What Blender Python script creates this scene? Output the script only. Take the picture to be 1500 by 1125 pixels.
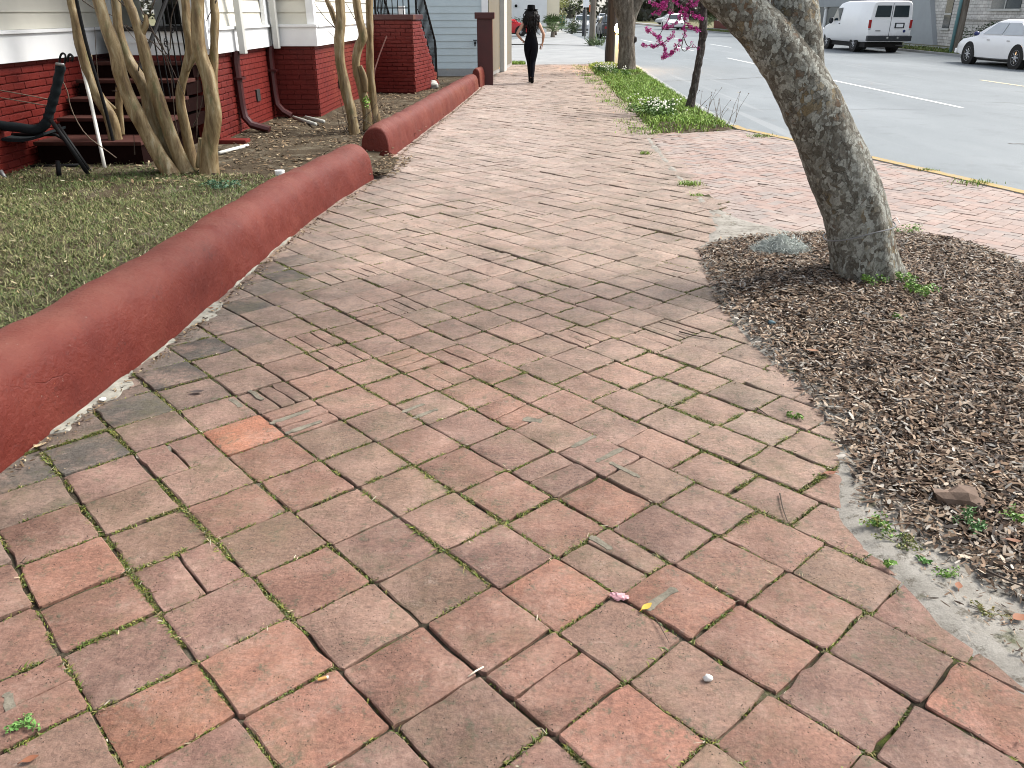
import bpy, bmesh, math, random
import numpy as np
from mathutils import Vector, Matrix, noise

for o in list(bpy.data.objects):
    bpy.data.objects.remove(o)
random.seed(7)
RNG = np.random.default_rng(11)
R = math.radians
scene = bpy.context.scene
COL = scene.collection

# ---------------------------------------------------------------- camera
FPX, CAMH, HORIZ = 1169.0, 1.6, 18.0          # focal length in photo pixels, eye height, horizon row
PITCH = math.atan((562.5 - HORIZ) / FPX)
cam_data = bpy.data.cameras.new('camera')
cam_data.sensor_width = 36.0
cam_data.lens = FPX / 1500.0 * 36.0
cam_data.clip_start = 0.05
cam_data.clip_end = 3000
cam = bpy.data.objects.new('camera', cam_data)
COL.objects.link(cam)
cam.location = (0, 0, CAMH)
cam.rotation_euler = (math.pi / 2 - PITCH, 0, 0)
scene.camera = cam

# ---------------------------------------------------------------- light
SUN_EL, SUN_AZ = R(47), R(72)                 # azimuth clockwise from +Y
world = bpy.data.worlds.new('World')
scene.world = world
world.use_nodes = True
wn = world.node_tree
bg = wn.nodes['Background']
sky = wn.nodes.new('ShaderNodeTexSky')
sky.sky_type = 'NISHITA'
sky.sun_disc = False
sky.sun_elevation = SUN_EL
sky.sun_rotation = SUN_AZ
sky.altitude = 0
sky.air_density = 1.0
sky.dust_density = 1.5
sky.ozone_density = 0.6
hs = wn.nodes.new('ShaderNodeHueSaturation')     # high thin cloud: a paler sky
hs.inputs['Saturation'].default_value = 0.38
wn.links.new(sky.outputs[0], hs.inputs['Color'])
wn.links.new(hs.outputs[0], bg.inputs[0])
bg.inputs[1].default_value = 0.062
sd = bpy.data.lights.new('sun', 'SUN')
sd.energy = 1.5
sd.angle = R(26)
sd.color = (1.0, 0.955, 0.89)
sun = bpy.data.objects.new('sun', sd)
COL.objects.link(sun)
_d = Vector((math.cos(SUN_EL) * math.sin(SUN_AZ), math.cos(SUN_EL) * math.cos(SUN_AZ), math.sin(SUN_EL)))
sun.rotation_euler = (-_d).to_track_quat('-Z', 'Y').to_euler()
sun.location = (6, 6, 12)
scene.view_settings.view_transform = 'Standard'
scene.view_settings.look = 'None'
scene.view_settings.exposure = 2.28
scene.view_settings.gamma = 1.0
scene.view_settings.use_curve_mapping = False
scene.render.engine = 'CYCLES'
scene.cycles.filter_width = 1.0
scene.cycles.max_bounces = 5
scene.cycles.diffuse_bounces = 2
scene.cycles.glossy_bounces = 3

# ---------------------------------------------------------------- helpers
def gpt(px, py, z=0.0):
    """ground point seen at a photo pixel (survey of the photograph)"""
    u = (px - 750) / FPX
    v = (562.5 - py) / FPX
    d = (u, math.cos(PITCH) + v * math.sin(PITCH), -math.sin(PITCH) + v * math.cos(PITCH))
    t = (z - CAMH) / d[2]
    return (d[0] * t, d[1] * t)

def at(px, py, Y):
    u = (px - 750) / FPX
    v = (562.5 - py) / FPX
    d = (u, math.cos(PITCH) + v * math.sin(PITCH), -math.sin(PITCH) + v * math.cos(PITCH))
    t = Y / d[1]
    return Vector((d[0] * t, Y, CAMH + d[2] * t))

def to_px(X, Y, Z):
    z = Z - CAMH
    dep = Y * math.cos(PITCH) - z * math.sin(PITCH)
    up = Y * math.sin(PITCH) + z * math.cos(PITCH)
    if dep < 0.05:
        return (-9999, -9999)
    return (750 + FPX * X / dep, 562.5 - FPX * up / dep)

def in_frame(X, Y, Z=0.0, m=60):
    x, y = to_px(X, Y, Z)
    return -m < x < 1500 + m and -m < y < 1125 + m

ORG = {}

def tag(o, label=None, cat=None, group=None, kind=None):
    if label: o['label'] = label
    if cat: o['category'] = cat
    if group: o['group'] = group
    if kind: o['kind'] = kind
    return o

def thing(name, loc, label=None, cat=None, group=None, kind=None):
    o = bpy.data.objects.new(name, None)
    o.empty_display_size = 0.1
    COL.objects.link(o)
    o.location = loc
    ORG[o.name] = Vector(loc)
    return tag(o, label, cat, group, kind)

def link(name, me, parent=None, origin=None):
    o = bpy.data.objects.new(name, me)
    COL.objects.link(o)
    if parent is not None:
        o.parent = parent
        ORG[o.name] = ORG[parent.name]
    else:
        ORG[o.name] = Vector(origin) if origin is not None else Vector((0, 0, 0))
        o.location = ORG[o.name]
    return o

class MB:
    """collects shapes in world coordinates; build() links them as one mesh object"""
    def __init__(self):
        self.v, self.f, self.m, self.c = [], [], [], []
    def add(self, vs, fs, mi=0, col=(1, 1, 1)):
        n = len(self.v)
        self.v += [tuple(p) for p in vs]
        self.c += [col] * len(vs)
        for f in fs:
            self.f.append([i + n for i in f])
            self.m.append(mi)
        return self
    def box(self, x0, x1, y0, y1, z0, z1, mi=0, col=(1, 1, 1)):
        vs = [(x0, y0, z0), (x1, y0, z0), (x1, y1, z0), (x0, y1, z0), (x0, y0, z1), (x1, y0, z1), (x1, y1, z1), (x0, y1, z1)]
        return self.add(vs, [(3, 2, 1, 0), (4, 5, 6, 7), (0, 1, 5, 4), (1, 2, 6, 5), (2, 3, 7, 6), (3, 0, 4, 7)], mi, col)
    def slab(self, a, b, z0, z1, t0, t1, mi=0, col=(1, 1, 1)):
        """box along the ground line a-b, offset t0..t1 to its right-hand side"""
        a, b = Vector((a[0], a[1])), Vector((b[0], b[1]))
        d = (b - a).normalized()
        n = Vector((d.y, -d.x))
        q = [a + n * t0, b + n * t0, b + n * t1, a + n * t1]
        vs = [(p.x, p.y, z0) for p in q] + [(p.x, p.y, z1) for p in q]
        return self.add(vs, [(0, 1, 2, 3), (7, 6, 5, 4), (4, 5, 1, 0), (5, 6, 2, 1), (6, 7, 3, 2), (7, 4, 0, 3)], mi, col)
    def prism(self, poly, z0, z1, mi=0, col=(1, 1, 1)):
        n = len(poly)
        vs = [(x, y, z0) for x, y in poly] + [(x, y, z1) for x, y in poly]
        fs = [list(range(n))[::-1], list(range(n, 2 * n))] + [(i, (i + 1) % n, n + (i + 1) % n, n + i) for i in range(n)]
        return self.add(vs, fs, mi, col)
    def extrude_x(self, prof, x0, x1, mi=0, col=(1, 1, 1)):
        """prof is (y, z) outline, extruded along x"""
        n = len(prof)
        vs = [(x0, y, z) for y, z in prof] + [(x1, y, z) for y, z in prof]
        fs = [list(range(n)), list(range(n, 2 * n))[::-1]] + [(i, n + i, n + (i + 1) % n, (i + 1) % n) for i in range(n)]
        return self.add(vs, fs, mi, col)
    def tube(self, pts, rad, seg=8, mi=0, col=(1, 1, 1), cap=True, wob=0.0, flat=1.0):
        pts = [Vector(p) for p in pts]
        if not isinstance(rad, (list, tuple)):
            rad = [rad] * len(pts)
        vs, fs = [], []
        prev = None
        for i, p in enumerate(pts):
            t = (pts[min(i + 1, len(pts) - 1)] - pts[max(i - 1, 0)]).normalized()
            if prev is None:
                a = Vector((1, 0, 0)) if abs(t.x) < 0.9 else Vector((0, 1, 0))
                n1 = (a - t * a.dot(t)).normalized()
            else:
                n1 = (prev - t * prev.dot(t)).normalized()
            prev = n1
            n2 = t.cross(n1)
            for k in range(seg):
                an = 2 * math.pi * k / seg
                r = rad[i] * (1 + (random.uniform(-wob, wob) if wob else 0))
                vs.append(p + n1 * (r * math.cos(an)) + n2 * (r * flat * math.sin(an)))
        for i in range(len(pts) - 1):
            for k in range(seg):
                fs.append((i * seg + k, i * seg + (k + 1) % seg, (i + 1) * seg + (k + 1) % seg, (i + 1) * seg + k))
        if cap:
            fs.append(list(range(seg))[::-1])
            fs.append([(len(pts) - 1) * seg + k for k in range(seg)])
        return self.add(vs, fs, mi, col)
    def lathe(self, c, prof, seg=16, mi=0, col=(1, 1, 1), axis='z'):
        vs, fs = [], []
        for r, h in prof:
            for k in range(seg):
                a = 2 * math.pi * k / seg
                if axis == 'z':
                    vs.append((c[0] + r * math.cos(a), c[1] + r * math.sin(a), c[2] + h))
                elif axis == 'x':
                    vs.append((c[0] + h, c[1] + r * math.cos(a), c[2] + r * math.sin(a)))
                else:
                    vs.append((c[0] + r * math.cos(a), c[1] + h, c[2] + r * math.sin(a)))
        for i in range(len(prof) - 1):
            for k in range(seg):
                fs.append((i * seg + k, i * seg + (k + 1) % seg, (i + 1) * seg + (k + 1) % seg, (i + 1) * seg + k))
        fs.append(list(range(seg))[::-1])
        fs.append([(len(prof) - 1) * seg + k for k in range(seg)])
        return self.add(vs, fs, mi, col)
    def blob(self, c, r, sub=2, amp=0.15, freq=3.0, mi=0, col=(1, 1, 1)):
        bm = bmesh.new()
        bmesh.ops.create_icosphere(bm, subdivisions=sub, radius=1)
        c = Vector(c)
        s = Vector(r) if isinstance(r, (tuple, list, Vector)) else Vector((r, r, r))
        vs = []
        for v in bm.verts:
            n = 1 + amp * noise.noise(v.co * freq * 0.5 + c * 3.1)
            vs.append((c.x + v.co.x * s.x * n, c.y + v.co.y * s.y * n, c.z + v.co.z * s.z * n))
        fs = [[v.index for v in f.verts] for f in bm.faces]
        bm.free()
        return self.add(vs, fs, mi, col)
    def build(self, name, mats, parent=None, smooth=False, bevel=0.0, origin=None, fix=True):
        o_ = ORG[parent.name] if parent is not None else (Vector(origin) if origin is not None else Vector((0, 0, 0)))
        me = bpy.data.meshes.new(name)
        vs = [(p[0] - o_.x, p[1] - o_.y, p[2] - o_.z) for p in self.v]
        me.from_pydata(vs, [], self.f)
        if not isinstance(mats, (list, tuple)):
            mats = [mats]
        for mt in mats:
            me.materials.append(mt)
        me.polygons.foreach_set('material_index', self.m)
        ca = me.color_attributes.new('Col', 'FLOAT_COLOR', 'POINT')
        flat = np.ones((len(vs), 4), dtype=np.float32)
        if len(vs):
            flat[:, :3] = np.array(self.c, dtype=np.float32)
        ca.data.foreach_set('color', flat.ravel())
        if fix or bevel:
            bm = bmesh.new()
            bm.from_mesh(me)
            if fix:
                bmesh.ops.recalc_face_normals(bm, faces=bm.faces)
            if bevel:
                es = [e for e in bm.edges if len(e.link_faces) == 2 and e.calc_face_angle(0) > 0.6]
                bmesh.ops.bevel(bm, geom=es, offset=bevel, segments=2, profile=0.6, affect='EDGES', clamp_overlap=True)
            bm.to_mesh(me)
            bm.free()
        if smooth:
            me.polygons.foreach_set('use_smooth', [True] * len(me.polygons))
            if smooth != True:
                me.set_sharp_from_angle(angle=smooth)
        me.update()
        return link(name, me, parent, origin)

def np_mesh(name, verts, faces, col, mat, parent=None, k=None, smooth=False):
    """big meshes straight from arrays; faces (n,k) all of one size; col per vertex (n,3)"""
    verts = np.asarray(verts, dtype=np.float32)
    faces = np.asarray(faces, dtype=np.int32)
    if parent is not None:
        verts = verts - np.array(ORG[parent.name], dtype=np.float32)
    me = bpy.data.meshes.new(name)
    nf, kk = faces.shape
    me.vertices.add(len(verts))
    me.vertices.foreach_set('co', verts.ravel())
    me.loops.add(nf * kk)
    me.loops.foreach_set('vertex_index', faces.ravel())
    me.polygons.add(nf)
    me.polygons.foreach_set('loop_start', np.arange(0, nf * kk, kk, dtype=np.int32))
    me.polygons.foreach_set('loop_total', np.full(nf, kk, dtype=np.int32))
    me.update(calc_edges=True)
    ca = me.color_attributes.new('Col', 'FLOAT_COLOR', 'POINT')
    flat = np.ones((len(verts), 4), dtype=np.float32)
    flat[:, :3] = col
    ca.data.foreach_set('color', flat.ravel())
    me.materials.append(mat)
    if smooth:
        me.polygons.foreach_set('use_smooth', np.ones(nf, dtype=bool))
    me.validate()
    return link(name, me, parent)

def copy_tree(o, parent=None):
    c = o.copy()
    COL.objects.link(c)
    if parent is not None:
        c.parent = parent
    ORG[c.name] = ORG[o.name]
    for ch in list(o.children):
        copy_tree(ch, c)
    return c

def inside(poly, x, y):
    r = False
    n = len(poly)
    j = n - 1
    for i in range(n):
        xi, yi = poly[i]
        xj, yj = poly[j]
        if (yi > y) != (yj > y) and x < (xj - xi) * (y - yi) / (yj - yi) + xi:
            r = not r
        j = i
    return r

def inside_np(poly, P):
    x, y = P[:, 0], P[:, 1]
    r = np.zeros(len(P), bool)
    n = len(poly)
    j = n - 1
    for i in range(n):
        xi, yi = poly[i]
        xj, yj = poly[j]
        if yi != yj:
            c = ((yi > y) != (yj > y)) & (x < (xj - xi) * (y - yi) / (yj - yi) + xi)
            r ^= c
        j = i
    return r

def lerp_poly(pts, y):
    if y <= pts[0][1]: return pts[0][0]
    for (x0, y0), (x1, y1) in zip(pts, pts[1:]):
        if y <= y1:
            return x0 + (x1 - x0) * (y - y0) / (y1 - y0)
    return pts[-1][0]

def fbm(x, y, z=0.0, s=1.0, o=4):
    return noise.fractal(Vector((x * s, y * s, z * s)), 1.0, 2.0, o)

# ---------------------------------------------------------------- materials
class NT:
    def __init__(self, name):
        self.m = bpy.data.materials.new(name)
        self.m.use_nodes = True
        self.t = self.m.node_tree
        self.b = self.t.nodes['Principled BSDF']
        self.pos = self.t.nodes.new('ShaderNodeNewGeometry').outputs['Position']
    def n(self, typ, **kw):
        nd = self.t.nodes.new(typ)
        for k, v in kw.items():
            setattr(nd, k, v)
        return nd
    def l(self, a, b):
        self.t.links.new(a, b)
    def noise(self, scale, detail=4, rough=0.6, stretch=None, dist=0.0, src=None):
        nd = self.n('ShaderNodeTexNoise')
        nd.inputs['Scale'].default_value = scale
        nd.inputs['Detail'].default_value = detail
        nd.inputs['Roughness'].default_value = rough
        nd.inputs['Distortion'].default_value = dist
        s = src or self.pos
        if stretch:
            mp = self.n('ShaderNodeMapping')
            mp.inputs['Scale'].default_value = stretch
            self.l(s, mp.inputs['Vector'])
            s = mp.outputs[0]
        self.l(s, nd.inputs['Vector'])
        return nd.outputs['Fac']
    def vor(self, scale, feature='F1', out='Distance', rand=1.0, stretch=None):
        nd = self.n('ShaderNodeTexVoronoi', feature=feature)
        nd.inputs['Scale'].default_value = scale
        nd.inputs['Randomness'].default_value = rand
        s = self.pos
        if stretch:
            mp = self.n('ShaderNodeMapping')
            mp.inputs['Scale'].default_value = stretch
            self.l(s, mp.inputs['Vector'])
            s = mp.outputs[0]
        self.l(s, nd.inputs['Vector'])
        return nd.outputs[out]
    def ramp(self, src, stops, interp='LINEAR'):
        nd = self.n('ShaderNodeValToRGB')
        cr = nd.color_ramp
        cr.interpolation = interp
        while len(cr.elements) < len(stops):
            cr.elements.new(0.5)
        for e, (p, c) in zip(cr.elements, stops):
            e.position = p
            e.color = (c[0], c[1], c[2], 1) if isinstance(c, (tuple, list)) else (c, c, c, 1)
        self.l(src, nd.inputs[0])
        return nd.outputs[0]
    def mix(self, fac, a, b, mode='MIX'):
        nd = self.n('ShaderNodeMix', data_type='RGBA', blend_type=mode)
        for s, v in ((0, fac), (6, a), (7, b)):
            if isinstance(v, (int, float)):
                nd.inputs[s].default_value = v if s == 0 else (v, v, v, 1)
            elif isinstance(v, tuple):
                nd.inputs[s].default_value = (*v, 1)
            else:
                self.l(v, nd.inputs[s])
        return nd.outputs[2]
    def math(self, op, a, b=0.5):
        nd = self.n('ShaderNodeMath', operation=op)
        for i, v in enumerate((a, b)):
            if isinstance(v, (int, float)):
                nd.inputs[i].default_value = v
            else:
                self.l(v, nd.inputs[i])
        return nd.outputs[0]
    def attr(self):
        nd = self.n('ShaderNodeAttribute', attribute_name='Col')
        return nd.outputs['Color']
    def bump(self, h, strength=0.3, dist=0.01, prev=None):
        nd = self.n('ShaderNodeBump')
        nd.inputs['Strength'].default_value = strength
        nd.inputs['Distance'].default_value = dist
        self.l(h, nd.inputs['Height'])
        if prev is not None:
            self.l(prev, nd.inputs['Normal'])
        return nd.outputs[0]
    def done(self, color=None, rough=0.7, normal=None, spec=0.5, metal=0.0):
        if color is not None:
            if isinstance(color, tuple):
                self.b.inputs['Base Color'].default_value = (*color, 1)
            else:
                self.l(color, self.b.inputs['Base Color'])
        if isinstance(rough, (int, float)):
            self.b.inputs['Roughness'].default_value = rough
        else:
            self.l(rough, self.b.inputs['Roughness'])
        self.b.inputs['Specular IOR Level'].default_value = spec
        self.b.inputs['Metallic'].default_value = metal
        if normal is not None:
            self.l(normal, self.b.inputs['Normal'])
        return self.m

def plain(name, c, rough=0.6, var=0.12, scale=6.0, bump=0.0, bscale=60.0, spec=0.5, metal=0.0, bdist=0.004, use_attr=False):
    """base colour with soft uneven wear"""
    q = NT(name)
    base = q.attr() if use_attr else None
    n1 = q.noise(scale, 5, 0.65)
    f = q.ramp(n1, [(0.25, 1 - var), (0.75, 1 + var)])
    colr = q.mix(1.0, base if use_attr else c, f, 'MULTIPLY')
    nm = q.bump(q.noise(bscale, 4, 0.6), bump, bdist) if bump else None
    return q.done(colr, rough, nm, spec, metal)

M = {}
# worn terracotta pavers
q = NT('paver_clay')
base = q.attr()
mott = q.ramp(q.noise(5.5, 6, 0.7), [(0.28, 0.74), (0.5, 0.98), (0.75, 1.2)])
c1 = q.mix(1.0, base, mott, 'MULTIPLY')
streak = q.ramp(q.noise(34, 6, 0.8, stretch=(1.0, 2.2, 1.0)), [(0.32, 0.6), (0.5, 1.0), (0.68, 1.36)])
c1 = q.mix(0.85, c1, streak, 'MULTIPLY')
spk = q.ramp(q.noise(95, 5, 0.85), [(0.32, 0.55), (0.5, 1.0), (0.68, 1.42)])
c1 = q.mix(0.8, c1, spk, 'MULTIPLY')
lich = q.ramp(q.noise(13, 5, 0.72), [(0.54, 0.0), (0.64, 1.0)])
lich = q.math('MULTIPLY', lich, q.ramp(q.noise(70, 3, 0.7), [(0.42, 0.0), (0.56, 0.85)]))
c1 = q.mix(lich, c1, (0.075, 0.072, 0.045))
worn = q.math('MULTIPLY', q.ramp(q.noise(4.2, 6, 0.7), [(0.46, 0.0), (0.68, 0.75)]), q.ramp(q.noise(48, 5, 0.8), [(0.36, 0.15), (0.62, 1.0)]))
c1 = q.mix(worn, c1, (0.32, 0.208, 0.163))
algae = q.math('MULTIPLY', q.ramp(q.noise(2.7, 5, 0.7), [(0.49, 0.0), (0.67, 0.62)]), q.ramp(q.noise(36, 5, 0.8), [(0.34, 0.1), (0.6, 1.0)]))
c1 = q.mix(algae, c1, (0.088, 0.078, 0.042))
pale = q.math('MULTIPLY', q.ramp(q.noise(9, 4, 0.6, stretch=(1, 1.7, 1)), [(0.6, 0.0), (0.74, 1.0)]), q.ramp(q.noise(110, 3, 0.7), [(0.45, 0.0), (0.6, 0.7)]))
c1 = q.mix(pale, c1, (0.28, 0.21, 0.17))
pit = q.ramp(q.vor(85), [(0.10, 1.0), (0.2, 0.0)])
pit = q.math('MULTIPLY', pit, q.ramp(q.noise(16, 2), [(0.5, 0.0), (0.6, 1.0)]))
c1 = q.mix(pit, c1, (0.045, 0.04, 0.028))
hgt = q.math('SUBTRACT', q.math('ADD', q.noise(75, 6, 0.75), q.math('MULTIPLY', q.noise(13, 4, 0.6), 1.5)), q.math('MULTIPLY', pit, 1.2))
nm = q.bump(hgt, 0.85, 0.006)
stain = q.ramp(q.noise(1.5, 5, 0.65), [(0.3, 0.78), (0.5, 1.0), (0.7, 1.14)])
c1 = q.mix(1.0, c1, stain, 'MULTIPLY')
M['tile'] = q.done(c1, q.ramp(q.noise(22, 3), [(0.3, 0.55), (0.7, 0.8)]), nm, 0.3)

# newer brick pavers
q = NT('paver_brick')
c1 = q.mix(1.0, q.attr(), q.ramp(q.noise(9, 5, 0.7), [(0.3, 0.8), (0.7, 1.15)]), 'MULTIPLY')
c1 = q.mix(q.ramp(q.noise(1.1, 5, 0.7), [(0.5, 0.0), (0.75, 0.55)]), c1, (0.42, 0.36, 0.31))
M['pbrick'] = q.done(c1, 0.6, q.bump(q.noise(90, 4, 0.7), 0.4, 0.004), 0.45)

# joint fill: soil, sand and moss
q = NT('joint_fill')
c1 = q.ramp(q.noise(2.4, 4, 0.6), [(0.38, (0.028, 0.023, 0.016)), (0.5, (0.065, 0.054, 0.037)), (0.64, (0.17, 0.15, 0.11))])
c1 = q.mix(q.ramp(q.noise(3.3, 5, 0.7), [(0.52, 0.0), (0.62, 0.9)]), c1, (0.07, 0.085, 0.02))
c1 = q.mix(1.0, c1, q.ramp(q.noise(160, 3, 0.7), [(0.3, 0.5), (0.7, 1.4)]), 'MULTIPLY')
M['joint'] = q.done(c1, 0.95, q.bump(q.noise(140, 4, 0.8), 0.9, 0.01), 0.1)

# red painted stucco
q = NT('red_stucco')
c1 = q.ramp(q.noise(2.2, 6, 0.7), [(0.25, (0.070, 0.0080, 0.005)), (0.5, (0.100, 0.0145, 0.0085)), (0.78, (0.138, 0.030, 0.019))])
wear = q.math('MULTIPLY', q.ramp(q.noise(5, 6, 0.75, stretch=(1, .5, 1)), [(0.55, 0.0), (0.68, 1.0)]), q.ramp(q.noise(55, 4, 0.8), [(0.48, 0.0), (0.6, 0.75)]))
c1 = q.mix(wear, c1, (0.042, 0.012, 0.010))
c1 = q.mix(q.ramp(q.noise(38, 5, 0.8), [(0.60, 0.0), (0.74, 0.45)]), c1, (0.22, 0.070, 0.052))
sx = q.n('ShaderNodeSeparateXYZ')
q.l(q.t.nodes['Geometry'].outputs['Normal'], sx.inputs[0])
top_tint = q.math('MULTIPLY', q.ramp(sx.outputs[2], [(0.35, 0.0), (0.95, 1.0)]), q.ramp(q.noise(3.5, 6, 0.75), [(0.3, 0.05), (0.62, 0.55)]))  # paler red towards upward faces, broken up by noise
c1 = q.mix(top_tint, c1, (0.155, 0.058, 0.040))
crk = q.ramp(q.n('ShaderNodeTexVoronoi', feature='DISTANCE_TO_EDGE').outputs['Distance'], [(0.004, 1.0), (0.012, 0.0)])
cv = [n_ for n_ in q.t.nodes if n_.bl_idname == 'ShaderNodeTexVoronoi'][-1]
cv.inputs['Scale'].default_value = 1.7
wp = q.n('ShaderNodeVectorMath', operation='ADD')
wn_ = q.n('ShaderNodeTexNoise')
wn_.inputs['Scale'].default_value = 3.0
wn_.inputs['Detail'].default_value = 5
q.l(q.pos, wn_.inputs['Vector'])
ws = q.n('ShaderNodeVectorMath', operation='SCALE')
ws.inputs['Scale'].default_value = 0.5
q.l(wn_.outputs['Color'], ws.inputs[0])
q.l(q.pos, wp.inputs[0])
q.l(ws.outputs[0], wp.inputs[1])
q.l(wp.outputs[0], cv.inputs['Vector'])
crk = q.math('MULTIPLY', crk, q.ramp(q.noise(1.3, 3), [(0.54, 0.0), (0.66, 0.4)]))
c1 = q.mix(crk, c1, (0.03, 0.010, 0.008))
chip_ = q.ramp(q.noise(26, 4, 0.7), [(0.695, 0.0), (0.71, 1.0)])
c1 = q.mix(chip_, c1, (0.20, 0.12, 0.10))
h = q.math('ADD', q.noise(45, 6, 0.75), q.math('MULTIPLY', q.noise(8, 5, 0.65), 2.5))
h = q.math('SUBTRACT', h, q.math('ADD', q.math('MULTIPLY', crk, 1.5), q.math('MULTIPLY', chip_, 0.8)))
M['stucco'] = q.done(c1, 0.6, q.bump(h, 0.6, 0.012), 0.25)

# red painted brick
q = NT('red_brick_paint')
c1 = q.ramp(q.noise(3.0, 6, 0.7), [(0.25, (0.086, 0.007, 0.005)), (0.55, (0.122, 0.0112, 0.0075)), (0.8, (0.155, 0.021, 0.014))])
c1 = q.mix(q.ramp(q.noise(30, 5, 0.8), [(0.62, 0.0), (0.72, 0.3)]), c1, (0.30, 0.10, 0.08))
M['rbrick'] = q.done(c1, 0.55, q.bump(q.noise(60, 5, 0.7), 0.5, 0.006), 0.3)
M['rtrim'] = plain('dark_red_paint', (0.045, 0.004, 0.004), 0.5, 0.18, 5, 0.3, 40)

# road
q = NT('asphalt_road')
c1 = q.ramp(q.noise(0.35, 6, 0.65, stretch=(1, .25, 1)), [(0.28, (0.125, 0.141, 0.147)), (0.5, (0.158, 0.176, 0.183)), (0.72, (0.198, 0.217, 0.224))])
c1 = q.mix(q.ramp(q.noise(1.3, 6, 0.75), [(0.54, 0.0), (0.7, 0.5)]), c1, (0.09, 0.098, 0.102))
c1 = q.mix(q.ramp(q.noise(2.2, 3, 0.5, stretch=(1.4, .05, 1), dist=0.6), [(0.62, 0.0), (0.7, 0.25)]), c1, (0.34, 0.345, 0.34))
c1 = q.mix(1.0, c1, q.ramp(q.noise(130, 3, 0.8), [(0.3, 0.78), (0.7, 1.18)]), 'MULTIPLY')
M['road'] = q.done(c1, 0.62, q.bump(q.noise(180, 3, 0.8), 0.5, 0.006), 0.5)
q = NT('pale_concrete')
c1 = q.ramp(q.noise(0.8, 6, 0.7), [(0.28, (0.20, 0.205, 0.203)), (0.7, (0.31, 0.315, 0.31))])
c1 = q.mix(q.ramp(q.noise(5, 5, 0.75), [(0.58, 0.0), (0.75, 0.4)]), c1, (0.24, 0.23, 0.21))
c1 = q.mix(1.0, c1, q.ramp(q.noise(90, 3, 0.8), [(0.3, 0.85), (0.7, 1.12)]), 'MULTIPLY')
M['concrete'] = q.done(c1, 0.7, q.bump(q.noise(80, 4, 0.8), 0.4, 0.005), 0.4)
def worn_paint(name, c, under, amt=0.55):
    q = NT(name)
    f = q.ramp(q.noise(14, 6, 0.8), [(amt, 0.0), (amt + 0.1, 1.0)])
    return q.done(q.mix(f, c, under), 0.6, None, 0.4)
M['line_white'] = worn_paint('worn_white_line', (0.62, 0.63, 0.62), (0.23, 0.245, 0.25), 0.56)
M['line_yellow'] = worn_paint('worn_yellow_line', (0.60, 0.52, 0.32), (0.23, 0.245, 0.25), 0.5)
M['kerb_yellow'] = worn_paint('worn_yellow_kerb', (0.33, 0.22, 0.06), (0.22, 0.20, 0.17), 0.5)

# soils
q = NT('sandy_soil')
c1 = q.ramp(q.noise(6, 6, 0.75), [(0.3, (0.19, 0.175, 0.15)), (0.65, (0.33, 0.31, 0.275))])
c1 = q.mix(q.ramp(q.noise(16, 5, 0.8), [(0.52, 0.0), (0.64, 0.8)]), c1, (0.085, 0.073, 0.055))
c1 = q.mix(q.ramp(q.noise(4, 4, 0.7), [(0.6, 0.0), (0.72, 0.5)]), c1, (0.10, 0.12, 0.045))
M['sand'] = q.done(c1, 0.95, q.bump(q.noise(120, 5, 0.8), 0.7, 0.008), 0.15)
q = NT('mulch_soil')
c1 = q.ramp(q.noise(40, 5, 0.8), [(0.3, (0.022, 0.015, 0.011)), (0.7, (0.085, 0.058, 0.042))])
M['mulch_soil'] = q.done(c1, 0.95, q.bump(q.noise(90, 5, 0.8), 1.0, 0.02), 0.1)
q = NT('yard_soil')
c1 = q.ramp(q.noise(3.2, 6, 0.75), [(0.32, (0.04, 0.028, 0.018)), (0.52, (0.088, 0.068, 0.045)), (0.7, (0.165, 0.145, 0.108))])
c1 = q.mix(1.0, c1, q.ramp(q.noise(60, 5, 0.8), [(0.3, 0.55), (0.7, 1.35)]), 'MULTIPLY')
M['yard'] = q.done(c1, 0.95, q.bump(q.noise(45, 6, 0.8), 1.0, 0.025), 0.1)
q = NT('far_ground')
c1 = q.ramp(q.noise(0.5, 6, 0.7), [(0.35, (0.07, 0.085, 0.028)), (0.6, (0.20, 0.18, 0.12))])
M['ground'] = q.done(c1, 0.95, None, 0.1)

# organic, coloured per piece
M['chip'] = plain('wood_chip', None, 0.8, 0.25, 40, 0.3, 150, 0.25, use_attr=True)
M['blade'] = plain('grass_blade', None, 0.6, 0.12, 3, 0, spec=0.3, use_attr=True)
q = NT('leaf')
c1 = q.mix(1.0, q.attr(), q.ramp(q.noise(4, 3), [(0.3, 0.8), (0.7, 1.2)]), 'MULTIPLY')
q.b.inputs['Subsurface Weight'].default_value = 0.0
M['leaf'] = q.done(c1, 0.5, None, 0.35)
M['petal'] = plain('petal', None, 0.6, 0.1, 20, spec=0.2, use_attr=True)

# barks
q = NT('sycamore_bark')
wz = q.n('ShaderNodeTexNoise')
wz.inputs['Scale'].default_value = 16
wz.inputs['Detail'].default_value = 5
q.l(q.pos, wz.inputs['Vector'])
ws = q.n('ShaderNodeVectorMath', operation='SCALE')
ws.inputs['Scale'].default_value = 0.085
q.l(wz.outputs['Color'], ws.inputs[0])
wp = q.n('ShaderNodeVectorMath', operation='ADD')
q.l(q.pos, wp.inputs[0])
q.l(ws.outputs[0], wp.inputs[1])
mp = q.n('ShaderNodeMapping')
mp.inputs['Scale'].default_value = (1, 1, .62)
q.l(wp.outputs[0], mp.inputs['Vector'])
def flakes(scale, feature):
    v = q.n('ShaderNodeTexVoronoi', feature=feature)
    v.inputs['Scale'].default_value = scale
    q.l(mp.outputs[0], v.inputs['Vector'])
    return v
fc = flakes(44, 'F1')
fe = flakes(44, 'DISTANCE_TO_EDGE')
sep = q.n('ShaderNodeSeparateColor')
q.l(fc.outputs['Color'], sep.inputs[0])
cellv = sep.outputs[0]
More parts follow.
